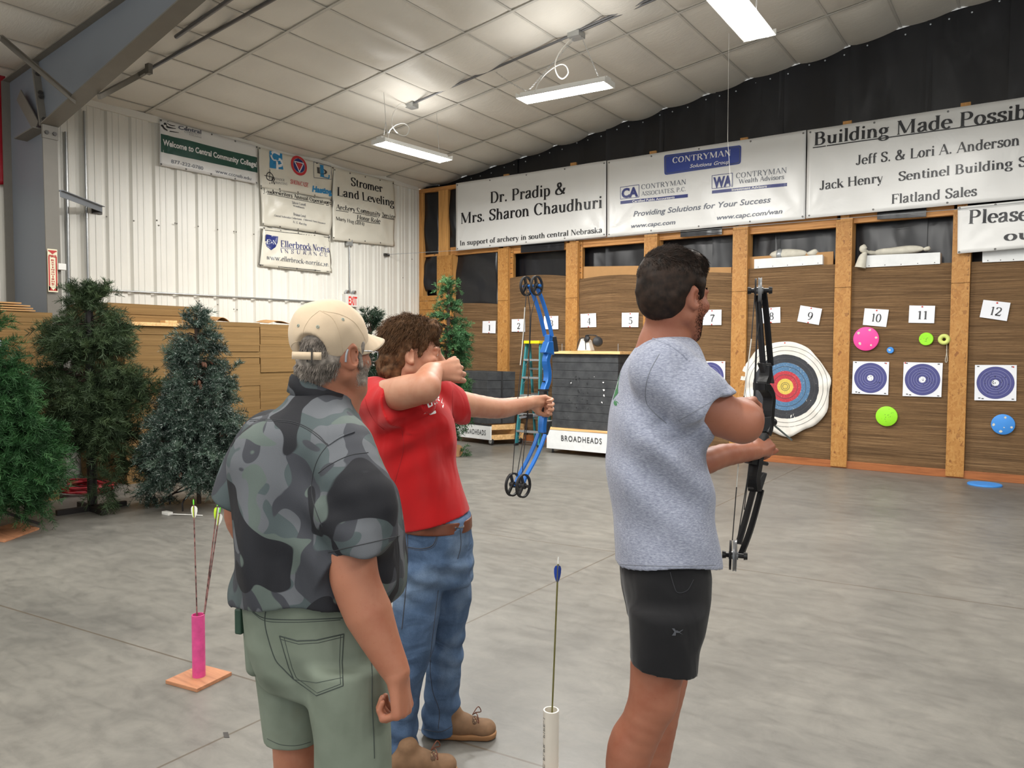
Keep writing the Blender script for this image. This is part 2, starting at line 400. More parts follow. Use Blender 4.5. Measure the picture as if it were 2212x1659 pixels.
# side wall: steel panel, recessed ribs a foot apart with two small beads between
def left_wall():
    ys = []; P = 0.3165; y0 = 4.845 - 26*P
    k = 0
    y = y0
    prof = []
    while y < WY+0.25:
        # rib mouth runs from y-0.04 to y+0.04; floor of the recess 34 mm back
        prof += [(y-0.042, 0), (y-0.020, -0.036), (y+0.024, -0.036), (y+0.046, 0)]
        for q in (0.118, 0.20):
            prof += [(y+q-0.014, 0), (y+q-0.007, 0.006), (y+q+0.007, 0.006), (y+q+0.014, 0)]
        y += P
    prof = [p for p in prof if p[0] > YB and p[0] < WY+0.35]
    vs = []; fs = []
    for (yy, dx) in prof:
        vs += [(WX+dx, yy, 0.0), (WX+dx, yy, EAVE+0.06)]
    n = len(prof)
    for i in range(n-1): fs.append((2*i, 2*i+2, 2*i+3, 2*i+1))
    mb = MB(); mb.add(vs, fs)
    o = mb.build('wall_left', M['white_metal'], smooth=False); tag(o, kind='structure')
    c = MB()
    for i in range(0, n):           # panel screws in rows
        pass
    return o
left_wall()
b = MB(); b.box((WX-0.10, YB, 0), (WX-0.06, WY+0.5, EAVE+0.1)); o = b.build('wall_left_sheathing', M['white_metal']); tag(o, kind='structure')
# right wall; near part and rear omitted so world light fills the hall
b = MB(); b.box((XR, 3.5, 0), (XR+0.1, WY+0.5, 6.0)); o = b.build('wall_right', M['white_metal']); tag(o, kind='structure')
# ceiling: insulation quilted between straps
def ceiling():
    PX, PY = 0.6675, 1.512; X0, Y0 = -9.05, 5.71
    nx, ny = 10, 12
    xs = []; x = X0-2*PX
    gx = [X0+PX*i for i in range(-2, 36)]; gy = [Y0+PY*i for i in range(-10, 5)]
    X = []; 
    for i in range(len(gx)-1): X += list(np.linspace(gx[i], gx[i+1], nx, endpoint=False))
    Y = []
    for i in range(len(gy)-1): Y += list(np.linspace(gy[i], gy[i+1], ny, endpoint=False))
    X = np.array([x for x in X if WX-0.05 <= x <= XR]); Y = np.array([y for y in Y if YB <= y <= WY+0.45])
    gxx, gyy = np.meshgrid(X, Y, indexing='ij')
    u = (gxx-X0)/PX; v = (gyy-Y0)/PY
    r = np.random.default_rng(3).random((60, 60))
    a = 0.045+0.05*r[(np.floor(u).astype(int)+20) % 60, (np.floor(v).astype(int)+20) % 60]
    sag = a*np.abs(np.sin(PI*u))**0.75*np.abs(np.sin(PI*v))**0.6
    zz = np.where(gxx < RIDGE, EAVE+SLOPE*(gxx-WX), EAVE+SLOPE*(2*RIDGE-gxx-WX)) + 0.05 - sag
    V = np.stack([gxx, gyy, zz], -1).reshape(-1, 3); n, m = gxx.shape
    I = np.arange(n*m).reshape(n, m); F = np.stack([I[:-1, :-1], I[:-1, 1:], I[1:, 1:], I[1:, :-1]], -1).reshape(-1, 4)
    o = ndmesh('ceiling', V, F, M['ceil']); tag(o, kind='structure')
    s = MB()
    for y in gy:
        if YB < y < WY:
            for (x0, x1) in ((WX, RIDGE), (RIDGE, XR)):
                s.bar((x0, y, ceil_z(x0)+0.032), (x1, y, ceil_z(x1)+0.032), 0.038, 0.006)
    for x in gx:
        if WX < x < XR: s.bar((x, YB, ceil_z(x)+0.04), (x, WY+0.4, ceil_z(x)+0.04), 0.03, 0.004)
    o = s.build('trim_ceiling_straps', M['strap']); tag(o, kind='structure')
ceiling()
b = MB(); b.box((WX-0.02, YB, EAVE-0.06), (WX+0.035, WY-0.05, EAVE+0.03)); o = b.build('trim_eave', M['white_metal']); tag(o, kind='structure')
# end wall: black sheeting hung in lapped widths
def far_wall():
    edges = [WX-0.03] + [onY(x, 300, WY+0.25).x for x in (1110, 1310, 1424, 1545, 1681, 1834, 1999, 2178)] + [1.6, 3.4, 6, 9, XR]
    mb = MB()
    rg = np.random.default_rng(5)
    for i in range(len(edges)-1):
        x0, x1 = edges[i]-0.02, edges[i+1]+0.05; y = WY+0.30+0.02*(i % 2)
        n, m = 14, 22; vs = []; fs = []
        ph = rg.random(6)*6
        for a in range(n+1):
            for c in range(m+1):
                x = x0+(x1-x0)*a/n; top = ceil_z(x)+0.03; z = top*c/m
                d = 0.03*math.sin(5*x+ph[0])*math.sin(1.6*z+ph[1])+0.022*math.sin(11*x+2.2*z+ph[2])*(1-0.5*c/m)
                k = 0.0 if 0 < a < n else 0.012
                vs.append((x, y+0.6*d-(0.02 if a == 0 else 0), z))
        for a in range(n):
            for c in range(m):
                q = a*(m+1)+c; fs.append((q, q+m+1, q+m+2, q+1))
        mb.add(vs, fs)
    o = mb.build('wall_far', M['black_sheet'], smooth=60); tag(o, kind='structure')
    s = MB()
    x = WX+0.3
    k = 0
    while x < 1.5:
        s.lathe([(0.011, 0), (0.011, 0.006), (0, 0.008)], (x, WY+0.285, ceil_z(x)-0.05-0.012*(k % 3)), (0, -1, 0), 8); x += 0.21+0.04*((k*7) % 3); k += 1
    o = s.build('trim_sheeting_fasteners', M['alu']); tag(o, kind='structure')
far_wall()
# baseboard of the target wall
xa = onY(905, 940, WY).x
b = MB(); b.box((WX+0.1, WY, 0), (3.4, WY+0.035, 0.10)); b.box((WX+0.1, WY+0.03, 0.0), (3.4, WY+0.3, 0.06)); o = b.build('baseboard_far', M['base'], bevel=0.004); tag(o, kind='structure')
# ------------------------------------------------------------------ target wall: framing, posts, butts
PYF = WY-0.02          # face of the posts
BYF = WY+0.035         # face of the butts
SYF = WY+0.05
posts = [(943.6, 976, 552, 800), (1075, 1097, 536, 800), (1221.8, 1247, 524, 760), (1390, 1418, 505, 760), (1581, 1613, 488, 760), (1803, 1838, 474, 760), (2055, 2095, 452, 760)]
pname = ['post at the left end of the target wall, behind the slim green tree', 'post between the sheets numbered 1 and 2', 'post between the sheets numbered 3 and 4, above the foam-block cart',
         'post behind the head of the dark-haired archer', 'post between the sheets numbered 7 and 8', 'post between the sheets numbered 9 and 10', 'post between the sheets numbered 11 and 12']
PX_ = []
M['stamp'] = plain('brown_stencil', (112, 74, 36), 0.6)
for (a, c, yt, ym), nm in zip(posts, pname):
    xa, xb = onY(a, ym*0.5+yt*0.5, PYF).x, onY(c, ym*0.5+yt*0.5, PYF).x; zt = onY((a+c)/2, yt, PYF).z
    PX_.append((xa, xb))
    r = empty('wood_post', ((xa+xb)/2, WY, 0), label='golden strand-board '+nm, cat='post', group='strand-board posts of the target wall')
    seam = 2.45
    m = MB(); m.box((xa, PYF, 0.02), (xb, PYF+0.02, seam-0.003)); m.build('lower_facing', M['osb'], r)
    m = MB(); m.box((xa, PYF, seam+0.003), (xb, PYF+0.02, zt)); m.build('upper_facing', M['osb'], r)
    m = MB(); m.box((xa+0.02, PYF+0.02, 0.06), (xa+0.075, PYF+0.26, zt)); m.box((xb-0.055, PYF+0.02, 0.06), (xb, PYF+0.24, zt+0.02)); m.build('stud', M['stud'], r, bevel=0.003)
    m = MB(); zz = zt-0.12            # stencilled grade marks down the edge
    rg = random.Random(int(a)); 
    while zz > 0.6:
        if (zt-zz < 0.9) or rg.random() < 0.25:
            h = rg.uniform(0.03, 0.06); w = rg.uniform(0.008, 0.018); m.box((xb-0.02-w, PYF-0.0012, zz), (xb-0.016, PYF+0.0005, zz+h*0.14)); m.box((xb-0.020, PYF-0.0012, zz), (xb-0.016, PYF+0.0005, zz+h))
        zz -= rg.uniform(0.05, 0.12)
    m.build('grade_stamp', M['stamp'], r)
# studs that stand above the banners
tops = [(1233, 352), (1249, 348), (1410, 326), (1601, 297), (1826, 262), (2084, 221)]
for i, (x, y) in enumerate([(1093, 376), (1238, 351), (1410, 326), (1607, 297), (1830, 261), (2086, 221)]):
    p = onY(x, y, WY+0.10); k = i+1
    p = onY(x, y, WY+0.02); m = MB(); m.box((p.x-0.055, WY+0.02, 3.34), (p.x+0.055, WY+0.06, p.z)); o = m.build('pine_stud', M['stud'], bevel=0.003)
    tag(o, ['pine stud end showing above the left half of the archery-support banner', 'pine stud end showing above the archery-support banner near its right end', 'pine stud end above the left half of the banner with blue logos', 'pine stud end above the right half of the banner with blue logos',
            'pine stud end above the word Building on the black-lettered banner', 'pine stud end above the letters Possib on the black-lettered banner'][i], 'stud', 'studs behind the banners')
# corner framing
def stud(name, ax, bx, yt, yb, label, Y=WY+0.06, dep=0.12, mat='stud'):
    a = onY(ax, (yt+yb)/2, Y).x; c = onY(bx, (yt+yb)/2, Y).x; zt = onY((ax+bx)/2, yt, Y).z; zb = onY((ax+bx)/2, yb, Y).z
    m = MB(); m.box((a, Y, zb), (c, Y+dep, zt)); o = m.build(name, M[mat], bevel=0.003); return tag(o, label, 'stud', 'pine framing of the target wall')
stud('pine_stud', 904, 914, 409, 640, 'pine stud in the corner against the white ribbed wall')
stud('pine_stud', 947, 968, 404, 553, 'pine stud left of the archery-support banner, standing on the strand-board post')
za = onY(945, 409, WY+0.06).z
m = MB(); m.box((onY(904, 405, WY+0.06).x, WY+0.05, za-0.03), (onY(1000, 400, WY+0.06).x, WY+0.2, za+0.04)); tag(m.build('top_plate', M['studx'], bevel=0.003), 'pine top plate in the corner beside the white ribbed wall', 'rail', 'pine framing of the target wall')
xl = onY(904, 700, WY).x; xr = PX_[0][0]
m = MB()
for a, c in ((0.10, 2.33), (2.336, 2.50), (2.506, 2.60)): m.box((xl, WY+0.02, a), (xr-0.002, WY+0.04, c))
tag(m.build('strand_board_panel', M['osb']), 'strand-board panel in the wall corner behind the slim tree', 'panel')
m = MB(); m.box((xl, WY+0.09, onY(920, 553, WY+0.1).z-0.02), (xr, WY+0.2, onY(920, 553, WY+0.1).z+0.02)); tag(m.build('cross_rail', M['studx']), 'thin pine cross rail in the corner bay beside the white wall', 'rail', 'pine framing of the target wall')
# rails under the banners, one in each bay
rail_px = [(976, 1075, 537, 548), (1097, 1222, 532, 544), (1247, 1390, 516, 530), (1418, 1581, 497, 513), (1613, 1803, 480, 499), (1838, 2055, 456, 474), (2096, 2240, 435, 450)]
bl = ['left of the sheet numbered 1', 'above sheets 2 and 3', 'above sheets 4 and 5', 'left of the sheet numbered 7', 'above sheets 8 and 9', 'above sheets 10 and 11', 'above sheet 12']
for (a, c, y0, y1), s in zip(rail_px, bl):
    A = onY(a, y0, WY+0.08); B = onY(c, y0, WY+0.08); z1 = onY((a+c)/2, y0, WY+0.08).z; z0 = onY((a+c)/2, y1, WY+0.08).z
    if s.endswith('12'): continue
    m = MB(); m.box((A.x-0.03, WY+0.07, z0), (B.x+0.03, WY+0.16, z1+0.06)); tag(m.build('pine_rail', M['studx'], bevel=0.003), 'pine rail under the banner in the bay '+s, 'rail', 'pine rails under the banners')
# butts of compressed cardboard
tops = [(976, 1075, 656, 655, 657), (1097, 1222, 601, 594, 597), (1247, 1390, 604, 594.5, 595), (1418, 1581, 592, 588, 590), (1613, 1803, 581, 577, 571), (1838, 2055, 575, 571, 567.5), (2095, 2300, 566, 563, 556)]
bt = ['behind the sheet numbered 1', 'behind sheets 2 and 3 and the stepladder', 'behind sheets 4 and 5 and the foam-block cart', 'behind the sheet numbered 7 and the dark-haired archer', 'behind the big round target face and sheets 8 and 9', 'behind sheets 10 and 11', 'behind the sheet numbered 12, cut by the photo edge']
BUTT = []
for i, (a, c, yl, ym, yr) in enumerate(tops):
    x0 = PX_[i][1]+0.002
    x1 = PX_[i+1][0]-0.002 if i+1 < len(PX_) else PX_[i][1]+1.25
    zl, zm, zr = onY(a, yl, BYF).z, onY((a+c)/2, ym, BYF).z, onY(c, yr, BYF).z
    zm = max(zm, (zl+zr)/2)
    n, k = 24, 40; vs = []; fs = []; uv = []; arch = []
    rg = np.random.default_rng(20+i)
    lay = rg.normal(0, 0.0035, k+1)
    for q in range(n+1):
        u = q/n; top = zl*(1-u)+zr*u+(zm-(zl+zr)/2)*4*u*(1-u)
        for j in range(k+1):
            w = j/k; z = 0.085+(top-0.085)*w; bulge = 0.012*math.sin(PI*u)*math.sin(PI*w)
            vs.append((x0+(x1-x0)*u, BYF+lay[j]-bulge, z)); uv.append((i*3.1+(x1-x0)*u, (0.085+((zl+zr+2*zm)/4-0.085)*w)))
    for q in range(n):
        for j in range(k):
            e = q*(k+1)+j; fs.append((e, e+k+1, e+k+2, e+1))
    nf = len(fs); b0 = len(vs)          # top, sides and back
    for q in range(n+1):
        u = q/n; top = zl*(1-u)+zr*u+(zm-(zl+zr)/2)*4*u*(1-u); vs.append((x0+(x1-x0)*u, BYF+0.20, top)); uv.append((i*3.1+(x1-x0)*u, top)); vs.append((x0+(x1-x0)*u, BYF+0.20, 0.085)); uv.append((u, 0))
    for q in range(n):
        fs.append((q*(k+1)+k, (q+1)*(k+1)+k, b0+2*(q+1), b0+2*q)); fs.append((b0+2*q, b0+2*q+2, b0+2*q+3, b0+2*q+1))
    mb = MB(); mb.add(vs, fs); o = mb.build('target_butt', M['butt'], smooth=30)
    ul = o.data.uv_layers.new(name='UVMap')
    for lp in o.data.loops: ul.data[lp.index].uv = uv[lp.vertex_index]
    tag(o, 'cardboard target butt '+bt[i], 'target butt', 'cardboard target butts between the posts'); BUTT.append((x0, x1, zl, zm, zr))
# spare cardboard standing on some butts
for a, c, y0, y1, i, s in ((1249, 1389, 574, 600, 2, 'above sheets 4 and 5'), (1419, 1580, 577, 592, 3, 'left of the white box, behind the dark-haired archer'), (1618, 1800, 547, 581, 4, 'behind the white box that holds the taped sandbag')):
    Y = BYF+0.06; A = onY(a, y0, Y); B = onY(c, y0, Y)
    zl, zr = onY(a, y0+ (8 if i == 4 else 2), Y).z, onY(c, y0-(4 if i == 4 else 0), Y).z; zb = BUTT[i][2]-0.15
    m = MB(); m.prism([(A.x, Y, zb), (B.x, Y, zb), (B.x, Y, zr), (A.x, Y, zl)], (0, 0.03, 0)); tag(m.build('cardboard_sheet', M['card']), 'plain cardboard edge on the butt '+s, 'cardboard', 'cardboard on top of the butts')
# black flaps that hang under the banners
for a, c, y0, y1, s in ((1125, 1219, 532, 546, 'above sheet 3'), (1470, 1560, 500, 512, 'left of the sheet numbered 7'), (1895, 2001, 462, 474, 'above sheets 10 and 11')):
    A = onY(a, y0, WY+0.03); B = onY(c, y0-6, WY+0.03); h = A.z-onY(a, y1, WY+0.03).z
    m = MB(); m.prism([(A.x, WY+0.03, A.z-h), (B.x, WY+0.02, B.z-h), (B.x, WY+0.03, B.z+0.05), (A.x, WY+0.03, A.z+0.05)], (0, 0.004, 0)); tag(m.build('plastic_flap', M['black_sheet']), 'small flap of black plastic under the banner '+s, 'plastic flap', 'black flaps under the banners')
# blocking beside the posts (recessed), with stencils
for a, c, y0, y1, s in ((1097, 1109, 536, 604, 'right of the post between sheets 1 and 2'), (1247, 1258, 520, 602, 'right of the post between sheets 3 and 4')):
    A = onY(a, y0, WY+0.06); B = onY(c, y1, WY+0.06)
    m = MB(); m.box((A.x, WY+0.055, B.z), (B.x, WY+0.09, A.z)); o = m.build('blocking', M['osb']); tag(o, 'short stencilled board '+s, 'board', 'stencilled boards beside the posts')
    m = MB(); z = A.z-0.08; rg = random.Random(5)
    while z > B.z+0.06:
        h = rg.uniform(0.02, 0.05); m.box((A.x+0.008, WY+0.0535, z-h), (A.x+0.018, WY+0.0552, z)); m.box((A.x+0.008, WY+0.0535, z-h*0.2), (B.x-0.02, WY+0.0552, z)); z -= rg.uniform(0.06, 0.1)
    m.build('stencil', M['ink'], o)
# white troughs and sandbags on the butts
def trough(tl, tr, br, bl_, label, cut=0):
    Y = BYF-0.02; A, B, C, D_ = [onY(*p, Y) for p in (tl, tr, br, bl_)]
    r = empty('wooden_trough', ((A.x+B.x)/2, Y, D_.z), label=label, cat='box', group='white boxes on the target butts')
    zt = (A.z+B.z)/2; zb = (C.z+D_.z)/2; x0, x1 = (A.x+D_.x)/2, (B.x+C.x)/2
    m = MB(); m.hexa([(D_.x, Y, D_.z), (C.x, Y, C.z), (C.x, Y+0.02, C.z), (D_.x, Y+0.02, D_.z), (A.x, Y, A.z), (B.x, Y, B.z), (B.x, Y+0.02, B.z), (A.x, Y+0.02, A.z)]); m.build('front_board', M['white_paint'], r, bevel=0.002)
    m = MB(); m.box((x0, Y+0.022, zb+0.002), (x0+0.018, Y+0.20, zt-0.01)); m.build('end_board', M['white_paint'], r)
    m = MB(); m.box((x1-0.018, Y+0.022, zb+0.002), (x1, Y+0.20, zt-0.01)); m.build('end_board', M['white_paint'], r)
    m = MB(); m.box((x0+0.02, Y+0.022, zb+0.002), (x1-0.02, Y+0.2, zb+0.03)); m.build('bottom_board', M['pine'], r)
    m = MB()
    for k in range(5):
        x = x0+0.06+(x1-x0-0.12)*k/4; m.lathe([(0.006, 0), (0.006, 0.002), (0, 0.003)], (x, Y, zb+0.02+(D_.z-zb)*(1-2*k/4)), (0, -1, 0), 8)
    m.build('screw', M['bolt'], r)
    return (x0, x1, zt, Y)
T1 = trough((1629, 560), (1777, 550), (1777, 571), (1629, 580.5), 'white board box on the butt above sheets 8 and 9, holding a taped sandbag')
T2 = trough((1868, 552), (2031, 545), (2030.6, 570), (1866, 578), 'white board box on the butt above sheets 10 and 11, holding a plain sandbag')
T3 = trough((2122, 532), (2260, 526), (2260, 561), (2122, 567), 'white board box above sheet 12 under the lowest banner, cut by the photo edge')
def lump(mb, p0, p1, r0, r1, seed, flat=1.0, n=14, k=16, mi=0, yd=1.0):
    p0, p1 = Vector(p0), Vector(p1); rg = np.random.default_rng(seed); ph = rg.random(4)*6; ax = (p1-p0); vs = []; fs = []
    for i in range(k+1):
        u = i/k; e = (1-abs(2*u-1)**3.2)**0.5; c = p0+ax*u
        for j in range(n):
            q = 2*PI*j/n; rr = (r0*(1-u)+r1*u)*max(e, 0.12)*(1+0.07*math.sin(3*q+5*u+ph[0])+0.06*math.sin(9*u+2*q+ph[1]))
            vs.append(c+Vector((0, -math.cos(q)*rr*yd, math.sin(q)*rr*flat)))
    for i in range(k):
        for j in range(n): fs.append((i*n+j, i*n+(j+1) % n, (i+1)*n+(j+1) % n, (i+1)*n+j))
    fs.append(tuple(range(n))); fs.append(tuple(k*n+j for j in range(n))); mb.add(vs, fs, mi)
def sandbag1():
    x0, x1, zt, Y = T1; yb = Y+0.10
    a = onY(1663, 545, yb); c = onY(1745, 545, yb); d = onY(1768, 546, yb)
    z = zt+0.035
    r = empty('sandbag', (a.x, yb, z-0.06), label='canvas sandbag bound with grey tape, lying in the white box above sheets 8 and 9', cat='sandbag', group='sandbags on the target wall')
    m = MB(); lump(m, (a.x, yb, z+0.02), (c.x, yb, z+0.01), 0.075, 0.06, 3); m.build('bag', M['canvas'], r, smooth=60)
    m = MB(); lump(m, (a.x+0.09, yb, z+0.018), (a.x+0.20, yb, z+0.016), 0.079, 0.077, 3, k=6); m.build('tape', M['tape'], r, smooth=60)
    m = MB(); lump(m, (c.x-0.03, yb, z+0.0), (d.x, yb, z+0.02), 0.02, 0.06, 8, k=6); m.build('tied_end', M['canvas'], r, smooth=60)
sandbag1()
def sandbag2():
    x0, x1, zt, Y = T2; yb = Y+0.10
    a = onY(1888, 540, yb); c = onY(1997, 538, yb); z = zt+0.03
    r = empty('sandbag', (a.x, yb, z-0.06), label='pale sandbag with a knotted end hanging from the white box above sheets 10 and 11', cat='sandbag', group='sandbags on the target wall')
    m = MB(); lump(m, (a.x, yb, z+0.015), (c.x, yb, z+0.03), 0.06, 0.055, 13, k=22); m.build('bag', M['canvas'], r, smooth=60)
    k = onY(1870, 535, Y-0.03); e = onY(1858, 578, Y-0.045)
    m = MB(); m.tube(crom([(a.x+0.02, yb, z+0.01), (k.x+0.03, Y+0.03, z+0.02), (k.x, Y-0.015, z+0.035)], 5), [0.03]*5+[0.022]*6, 8)
    def fan(p, q, w0, w1, seed):
        lump(m, p, q, w0, w1, seed, k=6)
    m.tube(crom([(k.x, Y-0.015, z+0.02), (k.x-0.03, Y-0.025, z+0.06), (k.x-0.02, Y-0.01, z+0.12)], 4), [0.02, 0.03, 0.035, 0.045, 0.05, 0.05, 0.045, 0.03, 0.015], 9)
    m.tube(crom([(k.x, Y-0.015, z+0.02), (k.x-0.035, Y-0.035, z-0.06), (e.x, Y-0.04, e.z)], 4), [0.018, 0.03, 0.04, 0.048, 0.052, 0.056, 0.06, 0.066, 0.07], 9)
    m.build('knotted_end', M['canvas'], r, smooth=60)
    q = onY(1997, 540, yb)
    m = MB(); lump(m, (c.x-0.02, yb, z+0.025), (c.x+0.07, yb, z+0.03), 0.018, 0.04, 9, k=6); m.build('tied_end', M['canvas'], r, smooth=60)
sandbag2()
# black plastic stretched in the corner bays, nearer than the hung sheeting behind
def bay_sheet(a, c, y0, y1, dy, label, seed):
    Y = WY+0.13; A = onY(a, y0, Y); B = onY(c, y1, Y); n, k = 14, 18; vs = []; fs = []; ph = seed*1.7
    for i in range(n+1):
        for j in range(k+1):
            u, w = i/n, j/k; d = 0.035*math.sin(PI*u)*math.sin(PI*w)+dy*math.sin(5*u+ph)*math.sin(4*w+ph)+0.012*math.sin(11*w+7*u+ph)
            vs.append((A.x+(B.x-A.x)*u, Y-d, B.z+(A.z-B.z)*w))
    for i in range(n):
        for j in range(k): e = i*(k+1)+j; fs.append((e, e+k+1, e+k+2, e+1))
    m = MB(); m.add(vs, fs); o = m.build('plastic_sheet', M['black_sheet'], smooth=70); s = o.modifiers.new('t', 'SOLIDIFY'); s.thickness = 0.003
    tag(o, label, 'plastic sheet', 'black plastic in the framing bays')
bay_sheet(906, 948, 406, 553, 0.012, 'upper sheet of black plastic in the narrow corner bay beside the white wall', 1)
bay_sheet(905, 947, 553, 627, 0.03, 'lower bulging black plastic in the narrow corner bay, above the strand-board panel', 2)
bay_sheet(966, 990, 406, 545, 0.01, 'strip of black plastic left of the archery-support banner', 3)
bay_sheet(975, 1077, 545, 662, 0.03, 'creased black plastic above the butt of lane 1', 4)
